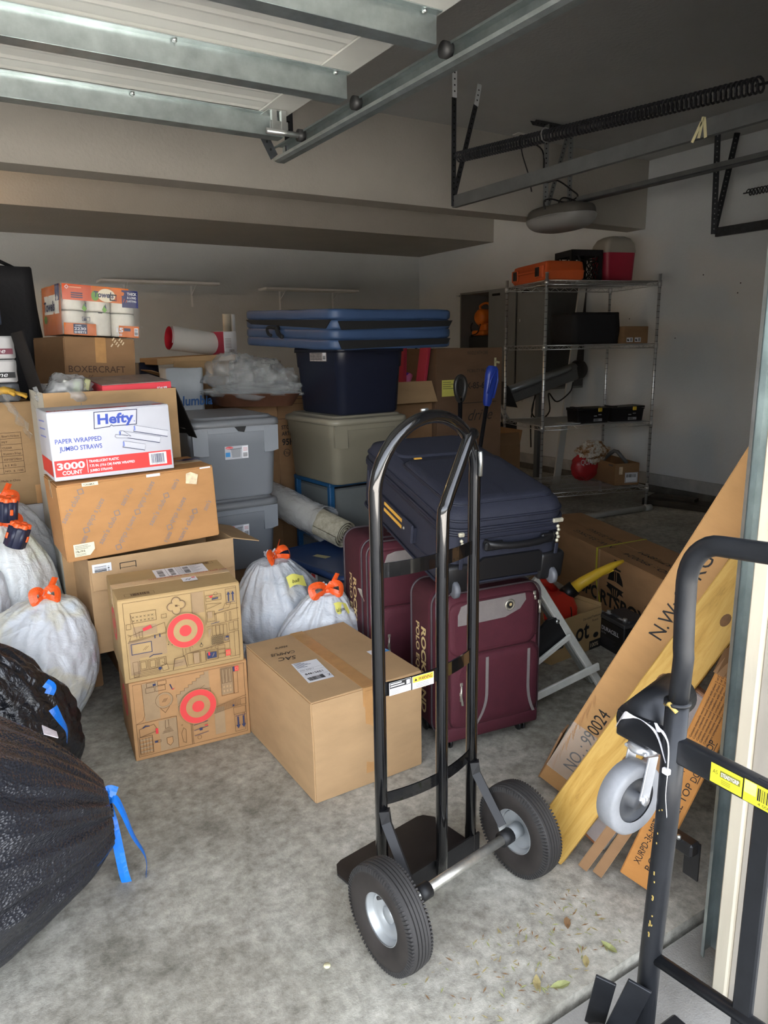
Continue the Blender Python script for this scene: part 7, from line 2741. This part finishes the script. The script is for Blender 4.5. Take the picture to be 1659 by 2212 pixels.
# ------------------------------------------------------------------ far left heap
t = thing('tote_bag', 'black tote bag with looped handles at the left edge', 'bag', (0.30, 4.42, 1.20))
b = B(BKF)
vs, fs = dents(0.44, 0.26, 0.69, 0.03, 71)
b.add(vs, fs, smooth=True)
b.build('bag_body', t)
b = B(BKF)
wire(b, [(-0.10, -0.12, 0.64), (-0.08, -0.13, 0.78), (0.0, -0.12, 0.83), (0.03, -0.11, 0.76), (0.0, -0.11, 0.70)], 0.012, 6)
wire(b, [(-0.06, 0.0, 0.68), (0.02, 0.0, 0.745), (0.12, 0.0, 0.71), (0.19, 0.0, 0.67)], 0.010, 6)
b.build('handles', t)
b = B(BRIGHT)
b.lathe([(0, 0), (0.012, 0), (0.01, 0.004), (0, 0.005)], 12, X=Matrix.Translation((-0.02, -0.142, 0.60)) @ Matrix.Rotation(math.pi / 2, 4, 'X'))
b.build('snap_button', t)
carton('cardboard_box', 'brown carton under the black tote bag at the left edge', (0.20, 4.44, 0), 0, (0.56, 0.30, 1.195), KRAFTD)
t = thing('plastic_rack', 'clear plastic rack with posts at the left edge', 'rack', (0.20, 3.98, 1.243))
CLR = film('clear_acrylic', (200, 204, 204), 0.55, 0.1, 8, 0.05)
for x in (-0.12, 0.075):
    b = B(CLR)
    b.cyl((x, -0.08, 0.0), (x, -0.08, 0.50), 0.013, 10)
    b.build('post', t)
b = B(CLR)
b.box((-0.02, 0.0, 0.34), (0.24, 0.22, 0.012))
b.box((-0.02, 0.0, 0.01), (0.24, 0.22, 0.012))
b.build('tray', t)
t = thing('bottle_pack', 'blue shrink-wrapped pack of bottles on the clear rack', 'bottles', (0.21, 4.02, 1.59))
for k in range(4):
    b = B(mat('bottle_blue', (70, 84, 110), 0.2, var=0.1))
    b.lathe([(0, 0), (0.03, 0), (0.032, 0.01), (0.032, 0.09), (0.024, 0.12), (0.012, 0.135), (0.012, 0.15), (0, 0.15)], 14, X=Matrix.Translation((-0.10 + 0.062 * k, -0.02, 0)))
    b.build('bottle', t)
t = thing('green_ball', 'yellow green ball on the clear rack at the left edge', 'ball', (0.115, 3.90, 1.621))
b = B(mat('ball_green', (150, 176, 70), 0.7, var=0.05))
b.lathe([(0.032 * math.sin(a), -0.032 * math.cos(a)) for a in [math.pi * i / 14 for i in range(15)]], 20)
b.build('felt', t)
for k, (z, lab, col) in enumerate(((0.0, 'grey tool tray under the white packages at left', (96, 98, 102)), (0.085, 'white wrapped package, lower one at the left edge', (198, 196, 196)), (0.19, 'white wrapped package with maroon print, upper one at the left edge', (206, 204, 204)))):
    t = thing('wrapped_package' if k else 'tool_tray', lab, 'package' if k else 'tray', (0.17, 3.78, 1.243 + z), R(3 * k))
    b = B(mat('pack_%d' % k, col, 0.3, var=0.08, bump=0.3, bscale=30))
    vs, fs = dents(0.34, 0.10, 0.08 if k < 1 else 0.10, 0.008, 80 + k)
    b.add(vs, fs, smooth=True)
    b.build('package_body', t)
    if k == 0:
        b = B(BPL)
        for x in (-0.05, 0.08):
            b.box((x, -0.056, 0.04), (0.04, 0.012, 0.07))
        b.build('clip', t)
    else:
        p = Print(Matrix.Translation((-0.17, -0.05, 0)) @ Matrix(((1, 0, 0, 0), (0, 0, -1, 0), (0, 1, 0, 0), (0, 0, 0, 1))), lift=0.009)
        p.rect(0.02, 0.02, 0.33, 0.045, mat('maroon_print', (120, 60, 74)) if k == 2 else INK)
        p.text('Home', 0.20, 0.025, 0.03, WHITE, w=0.10, shear=0.3)
        p.build('print', t)
t = thing('work_glove', 'yellow work glove lying between the packages at the left edge', 'glove', (0.30, 3.72, 1.245))
b = B(mat('glove_yellow', (206, 160, 60), 0.7, var=0.1))
b.tube([(-0.07, 0, 0.04), (-0.02, 0, 0.05), (0.02, -0.01, 0.04)], [0.03, 0.036, 0.028], 10, flat=0.5)
for k in range(4):
    b.tube([(0.015, -0.01 + 0.012 * (k - 1.5), 0.04), (0.05 + 0.006 * k, -0.01 + 0.015 * (k - 1.5), 0.025), (0.065, -0.01 + 0.016 * (k - 1.5), 0.015)], 0.008, 6)
b.tube([(-0.01, -0.02, 0.045), (0.015, -0.05, 0.03)], 0.009, 6)
b.build('knit', t)
t = thing('plastic_film', 'torn clear plastic film draped beside the pale open carton', 'plastic film', (0.35, 3.66, 1.0))
b = B(film('torn_film', (214, 216, 214), 0.8, 0.15, 30, 0.9))
b.grid(lambda u, v: (-0.035 + 0.05 * (1 - v) - 0.05 * v + 0.03 * noise.noise(Vector((u * 3, v * 6, 1))), -0.1 + 0.24 * u + 0.02 * math.sin(v * 9), 0.08 + 0.20 * v + 0.02 * math.sin(u * 7)), 14, 26)
tag(b.build('film_sheet', t), kind='stuff')
# ------------------------------------------------------------------ right side: long carton, battery, fuel can, step stool
lw, ll, lh = 0.36, 1.45, 0.34
lc = carton('long_carton', 'long brown carton lying on the floor with shield emblem and yellow strap', (3.262, 2.754, 0), R(-17.3), (lw, ll, lh), cardboard('long_box_kraft', (172, 132, 94)), soft=0.0, seam='y')
X = face_X(lw, ll, lh, 'left')
p = Print(X)
p.text('SPORTSBOY', 0.66, 0.045, 0.105, INK, w=0.66, bold=0.03)
ex, ey = 1.02, 0.215
p.rect(ex - 0.008, ey + 0.06, ex + 0.008, ey + 0.105, INK)
p.rect(ex - 0.02, ey + 0.10, ex + 0.02, ey + 0.108, INK)
p.rect(ex - 0.045, ey + 0.053, ex + 0.045, ey + 0.063, INK)
p.poly([(ex - 0.035, ey + 0.045), (ex - 0.012, ey + 0.045), (ex - 0.012, ey - 0.012), (ex - 0.075, ey - 0.02), (ex - 0.065, ey + 0.01)], INK)
p.poly([(ex + 0.035, ey + 0.045), (ex + 0.012, ey + 0.045), (ex + 0.012, ey - 0.012), (ex + 0.075, ey - 0.02), (ex + 0.065, ey + 0.01)], INK)
p.rect(ex - 0.006, ey - 0.012, ex + 0.006, ey + 0.045, INK)
p.poly([(ex - 0.085, ey - 0.035), (ex + 0.085, ey - 0.045), (ex + 0.065, ey - 0.06), (ex + 0.085, ey - 0.075), (ex + 0.045, ey - 0.072), (ex + 0.0, ey - 0.125), (ex - 0.045, ey - 0.072), (ex - 0.085, ey - 0.06), (ex - 0.07, ey - 0.048)], INK)
for dx in (-0.022, 0.0, 0.022):
    p.poly([(ex + dx - 0.004, ey - 0.055), (ex + dx + 0.004, ey - 0.055), (ex + dx * 0.7 + 0.003, ey - 0.098), (ex + dx * 0.7 - 0.003, ey - 0.098)], MATS['long_box_kraft'])
p.frame(1.30, 0.10, 1.325, 0.16, 0.003, BI)
p.rect(1.306, 0.11, 1.318, 0.15, BI)
p.rect(0.845, 0.0, 0.86, lh, mat('tape_tan', (190, 150, 116), 0.4, var=0.05))
p.build('printed_side', lc)
p = Print(face_X(lw, ll, lh, 'top'), lift=0.0012)
for t_, u, v, L_ in (('NO.: 990024', 0.10, 0.06, 0.42), ('155*57*18MM', 0.19, 0.075, 0.40), ('N.W: 33.25KG', 0.10, 0.60, 0.42), ('G.W: 37.5KG', 0.19, 0.66, 0.36)):
    p.text(t_, u, v, 0.055, INK, rot=math.pi / 2, w=L_)
p.build('printed_top', lc)
b = B(mat('yellow_strap', (214, 206, 60), 0.5, var=0.05))
ysp = 0.11
q = [(-lw / 2 - 0.002, -0.172, 0.0), (-lw / 2 - 0.002, -0.12 + 0.02, lh * 0.5), (-lw / 2 - 0.002, -0.10, lh + 0.002), (lw / 2 + 0.002, -0.02, lh + 0.002), (lw / 2 + 0.002, -0.03, 0.0)]
vs, fs = [], []
for i, (x, y, z) in enumerate(q):
    vs += [(x, y - 0.009, z), (x, y + 0.009, z)]
for i in range(len(q) - 1):
    fs.append((i * 2, i * 2 + 1, i * 2 + 3, i * 2 + 2))
b.add(vs, fs)
b.build('strap', lc)

bt = thing('car_battery', 'black car battery on the floor before the long carton', 'battery', (2.705, 2.205, 0), R(-11))
b = B(BPL)
b.box((0, 0, 0.075), (0.155, 0.185, 0.15), bev=0.006)
b.build('case', bt)
b = B(mat('battery_top_grey', (52, 52, 54), 0.5, var=0.2, vscale=30))
b.box((0, 0, 0.16), (0.165, 0.195, 0.02), bev=0.004)
b.box((0.01, 0, 0.174), (0.11, 0.17, 0.012), bev=0.004)
b.build('top_cover', bt)
for y in (-0.06, 0.06):
    b = B(mat('lead', (150, 150, 148), 0.4, 0.6))
    b.cyl((-0.05, y, 0.168), (-0.05, y, 0.188), 0.010, 12)
    b.build('terminal', bt)
p = Print(face_X(0.155, 0.185, 0.15, 'left'))
p.text('DURACELL', 0.02, 0.095, 0.028, mat('silver_print', (170, 170, 172), 0.4, var=0), w=0.13, bold=0.025)
p.text('ULTRA', 0.02, 0.078, 0.012, MATS['silver_print'], w=0.035)
for k in range(6):
    p.rect(0.02, 0.062 - k * 0.007, 0.13 - 0.012 * (k % 3), 0.0635 - k * 0.007, mat('dim_print', (80, 80, 82), 0.5, var=0))
p.build('label', bt)
p = Print(face_X(0.155, 0.185, 0.18, 'top') @ Matrix.Translation((0.0, 0, 0.0005)), lift=0.001)
for y in (0.03, 0.12):
    p.rect(0.006, y, 0.022, y + 0.035, MATS['silver_print'])
p.build('top_marks', bt)

gbx = open_carton('cardboard_box', 'open coffee carton on the floor holding the red fuel can', (2.452, 2.432, 0), R(5), (0.36, 0.30, 0.205), cardboard('coffee_kraft', (176, 148, 104)), {'right': (0.02, 0, None)})
p = Print(face_X(0.36, 0.30, 0.205, 'front'))
p.text('ot', 0.17, 0.07, 0.13, INK, w=0.10, bold=0.02)
p.rect(0.275, 0.0, 0.36, 0.045, INK)
p.text('100%', 0.285, 0.012, 0.03, MATS['torn_label'], w=0.06)
p.disc(0.322, 0.07, 0.02, INK, sy=0.7)
p.text('Oak-baked Traditional', 0.22, 0.165, 0.017, INK, w=0.13)
p.text('Roast', 0.29, 0.145, 0.017, INK, w=0.045)
p.build('printed_front', gbx)
gc = thing('fuel_can', 'red plastic fuel can with yellow spout in the open coffee carton', 'fuel can', (2.44, 2.45, 0.008), R(8))
RC = mat('red_can_plastic', (206, 52, 38), 0.4, var=0.04)
b = B(RC)
loft(b, [(0.24, 0.20, 0.05, 0), (0.25, 0.21, 0.055, 0.02), (0.25, 0.21, 0.055, 0.19), (0.22, 0.18, 0.06, 0.245), (0.14, 0.12, 0.05, 0.27)], n=7)
b.build('can_body', gc)
b = B(RC)
b.tube([(-0.10, 0.0, 0.21), (-0.105, 0.0, 0.30), (-0.08, 0.0, 0.335), (-0.02, 0.0, 0.32), (0.04, 0.0, 0.27)], 0.017, 10, flat=1.2)
b.build('handle', gc)
b = B(BPL)
b.cyl((0.065, -0.03, 0.235), (0.105, -0.07, 0.285), 0.038, 18)
b.build('spout_collar', gc)
b = B(mat('yellow_spout', (226, 186, 50), 0.45, var=0.05))
b.tube([(0.10, -0.068, 0.28), (0.13, -0.10, 0.315), (0.19, -0.14, 0.355), (0.245, -0.18, 0.39), (0.29, -0.215, 0.415)], [0.030, 0.028, 0.024, 0.018, 0.008], 12)
b.box((0.185, -0.14, 0.34), (0.17, 0.014, 0.014), rot=(0.0, -0.42, -0.63))
b.build('spout', gc)
b = B(INK)
wire(b, [(0.07, -0.06, 0.22), (0.03, -0.11, 0.2), (0.02, -0.12, 0.15)], 0.003, 5)
b.build('tether', gc)
t = thing('folded_cardboard', 'folded brown cardboard sheets leaning between stool and fuel can', 'cardboard', (2.21, 2.30, 0.0), (R(-6), R(-7), R(6)))
b = B(KRAFTD)
b.box((0, 0, 0.21), (0.20, 0.008, 0.42), bev=0.001)
b.build('front_sheet', t)
b = B(KRAFT)
b.box((0.012, 0.014, 0.20), (0.22, 0.008, 0.38), bev=0.001)
b.build('rear_sheet', t)

stl = thing('step_stool', 'white folding step stool with black hinge plates leaning beside the burgundy suitcase', 'step stool', (0, 0, 0))
SW = mat('white_enamel_steel', (228, 228, 220), 0.35, 0.2, var=0.12, vscale=14)


def bar(b, p0, p1, w, t, m=None, side=(0, -1, 0)):
    p0, p1 = Vector(p0), Vector(p1)
    ax = (p1 - p0)
    L = ax.length
    ax.normalize()
    n = Vector(side)
    n = (n - ax * n.dot(ax)).normalized()
    s = ax.cross(n)
    M = Matrix(((s.x, n.x, ax.x, p0.x), (s.y, n.y, ax.y, p0.y), (s.z, n.z, ax.z, p0.z), (0, 0, 0, 1)))
    b.box(tuple((p0 + p1) / 2), (w, t, L), m, rot=M.to_3x3().to_euler(), bev=min(w, t) * 0.2)


FA0, FA1 = (2.318, 2.02, 0.0), (1.925, 2.0, 0.555)
b = B(SW)
bar(b, FA0, FA1, 0.034, 0.022)
b.build('front_leg', stl)
b = B(SW)
bar(b, (2.288, 2.05, 0.012), (1.90, 2.03, 0.56), 0.012, 0.03, BRIGHT)
b.build('leg_rib', stl)
b = B(SW)
bar(b, (1.932, 1.905, 0.0), (1.872, 2.12, 0.36), 0.03, 0.02, None, (-0.4, -1, 0))
b.build('rear_leg', stl)
b = B(SW)
bar(b, (2.25, 2.0, 0.125), (1.88, 1.955, 0.045), 0.034, 0.012)
b.build('cross_bar', stl)
b = B(SW)
bar(b, (2.105, 1.995, 0.285), (1.885, 1.985, 0.185), 0.022, 0.012)
b.build('cross_bar', stl)
b = B(mat('black_plate', (26, 26, 28), 0.45, var=0.1))
b.slab([(0, 0), (0.19, 0.02), (0.21, 0.10), (0.17, 0.165), (0.10, 0.16), (0.0, 0.09)], 0.012, X=Matrix.Translation((1.895, 2.015, 0.21)) @ Matrix.Rotation(math.pi / 2, 4, 'X'))
b.cyl((2.045, 1.998, 0.355), (2.045, 2.005, 0.355), 0.009, 10, BRIGHT)
b.build('hinge_plate', stl)

# ------------------------------------------------------------------ leaning boards and cartons by the jamb


def frame_from(p0, ax, face):
    """matrix: z along ax, -y towards face normal, origin p0."""
    z = Vector(ax).normalized()
    n = Vector(face)
    y = -(n - z * n.dot(z)).normalized()
    x = y.cross(z)
    return Matrix(((x.x, y.x, z.x, p0[0]), (x.y, y.y, z.y, p0[1]), (x.z, y.z, z.z, p0[2]), (0, 0, 0, 1)))


def leaner(name, label, cat, p0, p1, face, w, d, m, L=None, prints=None, bev=0.003):
    t = thing(name, label, cat)
    ax = Vector(p1) - Vector(p0)
    t.matrix_world = frame_from(p0, ax, face)
    L = L or ax.length
    b = B(m)
    b.box((0, d / 2, L / 2), (w, d, L), bev=bev)
    b.build('body', t)
    return t, L


def along(w):
    """print frame on the -y face of a leaner: u runs up the board, v from right edge to left."""
    return Matrix(((0, -1, 0, w / 2), (0, 0, -1, 0), (1, 0, 0, 0), (0, 0, 0, 1)))


ln, L = leaner('long_carton', 'long flat kraft carton with number 990024 leaning against the right jamb', 'box', (1.573, 1.53, 0.03), (1.85, 0.88, 1.53), (-0.85, -0.45, 0.1), 0.112, 0.07, cardboard('long_flat_kraft', (198, 152, 100)))
p = Print(along(0.112), lift=0.001)
p.text('NO. : 990024', 0.10, 0.03, 0.058, INK, w=0.255)
p.text('N.W: 27 KG', 0.66, 0.03, 0.058, INK, w=0.29)
for k in range(26):
    p.line([(0.06 + 0.012 * k, 0.085 + 0.003 * ((k * 5) % 4)), (0.085 + 0.012 * k, 0.10)], 0.002, mat('scuff', (186, 140, 92), 0.8, var=0))
p.build('lettering', ln)
b = B(film('clear_tape_film', (230, 224, 214), 0.75, 0.12, 40, 0.5))
b.box((0, -0.0016, 0.16), (0.113, 0.001, 0.20))
b.build('packing_tape', ln)
b = B(KRAFTD)
b.box((-0.062, 0.04, 0.09), (0.006, 0.06, 0.20), rot=(0, -0.06, 0))
b.build('loose_flap', ln)
WOOD = blotch('yellow_pine', [(132, 98, 42), (182, 142, 66), (198, 160, 84), (174, 130, 56)], 3.0, 0.65, 0.15, 60, 8, (9, 9, 1.1), dist=0.8)
pk, L = leaner('wood_board', 'yellow pine board leaning in front of the numbered kraft carton', 'board', (1.335, 1.325, 0.03), (1.765, 0.90, 1.13), (-0.97, -0.25, 0.0), 0.118, 0.035, WOOD)
b = B(mat('knot_brown', (104, 70, 34), 0.7, var=0.3, vscale=60))
for x, z, r in ((-0.015, 0.62, 0.014), (0.02, 0.85, 0.011), (0.03, 0.38, 0.008)):
    b.lathe([(0.0, 0.0), (r * 0.6, 0.0006), (r, 0.0)], 14, X=Matrix.Translation((x, -0.0006, z)) @ Matrix.Rotation(math.pi / 2, 4, 'X') @ Matrix.Diagonal((1, 1.7, 1, 1)))
b.build('knot', pk)
c2, L = leaner('long_carton', 'worn orange brown carton with torn top leaning nearest the jamb', 'box', (1.44, 1.095, 0.035), (1.522, 0.905, 0.72), (-0.91, -0.41, 0.1), 0.08, 0.085, cardboard('worn_orange_carton', (190, 132, 72)))
p = Print(along(0.08), lift=0.001)
p.text('XURPD-36-MBT-GG MAHOGANY', 0.06, 0.045, 0.024, INK, w=0.33)
p.text('P.O. #1026 TABLE TOP', 0.06, 0.014, 0.024, INK, w=0.30)
p.text('DOUBLE TOP', 0.37, 0.012, 0.022, INK, w=0.13)
p.rect(0.37, 0.008, 0.50, 0.0095, INK)
for k in range(6):
    p.text('Contains composite wood compliant with phase 2 of CARB', 0.48, 0.066 - k * 0.0085, 0.0075, INK, w=0.2)
p.build('lettering', c2)
b = B(cardboard('worn_orange_carton', (190, 132, 72)))
q = random.Random(3)
for k in range(9):
    x = -0.036 + 0.009 * k
    b.add([(x - 0.008, -0.003 + 0.01 * q.random(), L - 0.05), (x + 0.008, -0.003, L - 0.05), (x + 0.006 + 0.012 * q.random(), -0.012 - 0.03 * q.random(), L + 0.03 + 0.05 * q.random()), (x - 0.006, -0.01 - 0.03 * q.random(), L + 0.02 + 0.04 * q.random()),
           (x - 0.008, 0.004, L - 0.05), (x + 0.008, 0.004, L - 0.05), (x + 0.008, 0.0, L + 0.03), (x - 0.006, -0.004, L + 0.02)], [(0, 1, 2, 3), (5, 4, 7, 6), (1, 5, 6, 2), (4, 0, 3, 7), (3, 2, 6, 7)], KRAFTD)
tag(b.build('torn_edge', c2), kind='stuff')
for k, (p0, p1, w_, lab) in enumerate((((1.385, 1.225, 0.012), (1.50, 1.06, 0.42), 0.08, 'thin brown cardboard strip beside the pine board, left of two'), ((1.40, 1.185, 0.012), (1.53, 1.02, 0.47), 0.08, 'thin brown cardboard strip beside the worn carton, right of two'))):
    t, L = leaner('cardboard_strip', lab, 'cardboard', p0, p1, (-0.9, -0.42, 0.0), 0.026, 0.005, KRAFTD, bev=0.001)
    b = B(KRAFT)
    b.box((0, 0.0025, L / 2), (0.0275, 0.0025, L * 0.998))
    b.build('fluted_edge', t)
pw, L = leaner('wrapped_board', 'copper brown board in clear wrap behind the pine board', 'panel', (1.475, 1.285, 0.03), (1.62, 1.05, 0.55), (-0.97, -0.25, 0), 0.09, 0.03, blotch('copper_wrap', [(108, 66, 40), (160, 110, 76), (196, 160, 130)], 14, 0.25, 0.6, 40))
b = B(film('rug_wrap', (236, 236, 236)))
b.box((0, 0.015, L * 0.5), (0.096, 0.036, L * 0.98), bev=0.006)
b.build('clear_wrap', pw)

# ------------------------------------------------------------------ black platform cart in the right foreground
CBK = mat('worn_black_paint', (34, 36, 40), 0.38, 0.35, var=0.25, vscale=16, bump=0.05, bscale=60)
CHIP = mat('chipped_yellow', (176, 152, 84), 0.6, var=0.3, vscale=60)
ct = thing('platform_cart', 'black steel cart with folded caster and yellow labels at the right edge', 'cart', (1.05, 0.735, 0))
XC = 0.0
b = B(CBK)
b.tube([(0, 0.018, 0.03), (0, 0.012, 0.3), (0, 0.0, 0.6), (0, -0.003, 0.83)], 0.0205, 16)
b.tube([(0, -0.003, 0.83), (0, -0.003, 0.835)], 0.0235, 16)
b.build('far_upright', ct)
b = B(CBK)
b.tube([(0, -0.003, 0.80), (0, -0.008, 0.92), (0, -0.006, 0.935), (0, -0.003, 1.0)] + [(0, -0.06 + 0.058 * math.cos(a), 1.055 + 0.075 * math.sin(a)) for a in [math.pi / 2 * i / 8 for i in range(9)]] + [(0, -0.14, 1.137), (0, -0.30, 1.14), (0, -0.46, 1.12)], 0.0175, 16)
b.build('handle', ct)
b = B(CBK)
b.box((0, -0.175, 0.40), (0.012, 0.034, 0.74), bev=0.003)
b.build('near_upright', ct)
b = B(CBK)
b.box((0, -0.17, 0.745), (0.024, 0.57, 0.048), bev=0.005, seg=2)
bar_ = b.build('cross_bar', ct)
YL = mat('label_yellow', (232, 226, 50), 0.4, var=0.05, vscale=40)
p = Print(Matrix.Translation((-0.0125, 0.0, 0.745)) @ Matrix(((0, 0, -1, 0), (-1, 0, 0, 0), (0, 1, 0, 0), (0, 0, 0, 1))), lift=0.0008)
p.rect(0.085, -0.018, 0.142, 0.017, YL)
p.rect(0.102, -0.002, 0.138, 0.010, mat('label_olive', (120, 118, 40), 0.5, var=0))
p.text('STEADYGRIP', 0.104, 0.0, 0.010, WHITE, w=0.032, bold=0.02)
p.text('AS', 0.089, 0.0, 0.010, INK, w=0.009)
for k in range(3):
    p.rect(0.105, -0.007 - 0.003 * k, 0.122, -0.0058 - 0.003 * k, MATS['label_olive'])
p.rect(0.145, -0.019, 0.23, 0.019, YL)
p.rect(0.146, -0.004, 0.166, 0.018, mat('worn_cream', (214, 206, 130), 0.6, var=0.2, vscale=80))
p.bars(0.168, -0.008, 0.226, 0.014, INK, 22, 6)
p.text('4 0008 10005', 0.17, -0.016, 0.008, INK, w=0.05)
p.build('yellow_label', bar_)
b = B(CBK)
b.cyl((0.0, 0.078, 0.752), (0.165, 0.118, 0.752), 0.043, 28)
b.box((-0.004, 0.083, 0.742), (0.012, 0.075, 0.056), bev=0.004)
b.build('curved_nose', ct)
b = B(CBK)
b.tube([(0, 0.005, 0.29), (0, -0.24, 0.325), (0, -0.45, 0.35)], 0.0125, 12)
b.build('lower_bar', ct)
b = B(CHIP)
b.tube([(-0.012, 0.012, 0.826), (-0.0215, -0.002, 0.834), (-0.016, -0.014, 0.822)], 0.0045, 6)
for k in range(16):
    q = random.Random(k)
    z = 0.34 + 0.30 * q.random() ** 1.5
    b.box((-0.0197, 0.010 - 0.012 * (z / 0.83) - 0.004 + 0.006 * q.random(), z), (0.0026, 0.0012 + 0.0014 * q.random(), 0.002 + 0.006 * q.random()))
tag(b.build('chipped_paint', ct), kind='stuff')
# caster under the cross bar
cs_ = thing('caster', None, None, (-0.02, 0.07, 0.612), (0, 0, R(-2)))
cs_.parent = ct
Xr = Matrix.Rotation(math.pi / 2, 4, 'X')
b = B(mat('grey_caster_rubber', (128, 130, 134), 0.6, var=0.15, vscale=20))
b.lathe([(0.045, -0.017), (0.063, -0.021), (0.070, -0.016), (0.070, 0.016), (0.063, 0.021), (0.045, 0.017)], 40, X=Xr)
b.build('tyre', cs_)
b = B(mat('dark_caster_hub', (62, 64, 68), 0.5, var=0.08))
b.lathe([(0.0, -0.014), (0.018, -0.014), (0.02, -0.006), (0.045, -0.004), (0.048, -0.012)], 32, X=Xr)
b.lathe([(0.0, 0.022), (0.016, 0.022), (0.018, 0.006), (0.042, 0.004), (0.047, 0.013)], 32, X=Xr)
b.build('hub', cs_)
b = B(mat('zinc_fork', (206, 208, 212), 0.3, 0.7, var=0.15, vscale=14))
for s in (-1, 1):
    bar(b, (0.012, s * 0.024, 0.0), (0.03, s * 0.024, 0.085), 0.026, 0.004, None, (0, 1, 0))
    b.cyl((0.012, s * 0.022, 0), (0.012, s * 0.030, 0), 0.009, 12)
b.box((0.03, 0, 0.094), (0.05, 0.052, 0.008), bev=0.003)
b.lathe([(0.0, 0.0), (0.028, 0.0), (0.03, 0.006), (0.022, 0.014), (0, 0.014)], 20, X=Matrix.Translation((0.03, 0, 0.09)))
b.build('fork', cs_)
b = B(mat('white_zip_tie', (236, 236, 240), 0.4, var=0.02))
ribbon(b, [(-0.012, 0.03, 0.772), (-0.02, 0.012, 0.778), (-0.018, -0.004, 0.76), (-0.02, -0.008, 0.71), (-0.018, -0.006, 0.66), (-0.016, -0.010, 0.615)], 0.016, tw=0.4)
ribbon(b, [(-0.016, 0.115, 0.735), (-0.022, 0.09, 0.772), (-0.022, 0.05, 0.778), (-0.020, 0.02, 0.765), (-0.019, -0.002, 0.72)], 0.014, tw=0.3)
b.box((-0.021, -0.006, 0.705), (0.010, 0.014, 0.012), bev=0.002)
b.build('zip_tie', ct)
b = B(CBK)
bar(b, (-0.012, 0.02, 0.24), (-0.06, 0.05, 0.05), 0.045, 0.006, None, (-0.8, -0.5, 0))
bar(b, (-0.02, 0.09, 0.22), (-0.075, 0.085, 0.05), 0.04, 0.006, None, (-0.8, -0.5, 0))
b.build('axle_bracket', ct)
for y in (0.085,):
    b = B(RUB)
    b.lathe([(0.0, -0.02), (0.05, -0.02), (0.06, -0.012), (0.06, 0.012), (0.05, 0.02), (0.0, 0.02)], 32, X=Matrix.Translation((-0.095, y - 0.02, 0.06)) @ Matrix.Rotation(R(75), 4, 'Z') @ Matrix.Rotation(math.pi / 2, 4, 'Y'))
    b.build('wheel', ct)
b = B(CBK)
b.box((0, -0.2, 0.018), (0.30, 0.50, 0.03), bev=0.006)
b.build('platform', ct)

# ------------------------------------------------------------------ litter near the threshold
LEAF = mat('dry_leaf', (166, 152, 104), 0.8, var=0.25, vscale=60)
LEAFG = mat('green_leaf', (156, 160, 104), 0.7, var=0.2, vscale=60)
LEAFB = mat('brown_leaf', (140, 108, 74), 0.8, var=0.2, vscale=60)
q = random.Random(12)
t = thing('round_chip', 'small cream round chip on the concrete left of the near truck wheel', 'litter', (0.632, 1.33, 0.0), 0)
b = B(mat('cream_chip', (226, 220, 180), 0.5, var=0.05))
b.lathe([(0, 0.0), (0.0085, 0.0), (0.0085, 0.002), (0, 0.002)], 20)
b.build('disc', t)
spots = [(1.06, 0.985, LEAFG, 0.035, 'pale green leaf on the slab edge'), (1.16, 1.0, LEAF, 0.026, 'dry leaf near the cart wheel'), (1.21, 1.11, LEAFB, 0.028, 'brown leaf beside the jamb track'),
         (1.02, 1.02, LEAF, 0.03, 'curled tan leaf inside the slab edge'), (0.95, 0.945, LEAFG, 0.024, 'small green leaf on the driveway edge'), (0.62, 1.04, LEAFG, 0.022, 'small green sprig at the bottom picture edge'), (1.24, 1.0, LEAFG, 0.032, 'long green leaf between cart and jamb')]
for x, y, m_, s, lab in spots:
    t = thing('leaf', lab, 'leaf', (x, y, 0.001 if y > 0.955 else -0.019), q.uniform(0, 6))
    b = B(m_)
    k_ = [(-1, 0), (-0.6, 0.32), (0, 0.42), (0.55, 0.26), (1, 0), (0.55, -0.26), (0, -0.42), (-0.6, -0.32)]
    pts = [(x_ * s * 0.75, y_ * s * 0.75, 0.002 + 0.3 * abs(y_) * s + 0.12 * s * x_ * x_) for x_, y_ in k_]
    b.add(pts + [(0, 0, 0.001)], [(i, (i + 1) % 8, 8) for i in range(8)])
    b.build('blade', t)
b = B(LEAFB)
for k in range(220):
    x, y = q.uniform(0.85, 1.33), q.uniform(0.98, 1.2)
    x += 0.25 * (q.random() - 0.5)
    if x > 1.33:
        x = 1.3
    a, L_ = q.uniform(0, 6.28), q.uniform(0.003, 0.012)
    c, s = math.cos(a) * L_, math.sin(a) * L_
    b.add([(x - c, y - s, 0.001), (x + s * 0.2, y - c * 0.2, 0.0015), (x + c, y + s, 0.0012), (x - s * 0.2, y + c * 0.2, 0.0015)], [(0, 1, 2, 3)], (LEAF, LEAFB, LEAFG)[k % 3])
o = b.build('leaf_crumbs')
tag(o, 'scattered leaf crumbs and grit on the slab near the jamb', 'litter', kind='stuff')
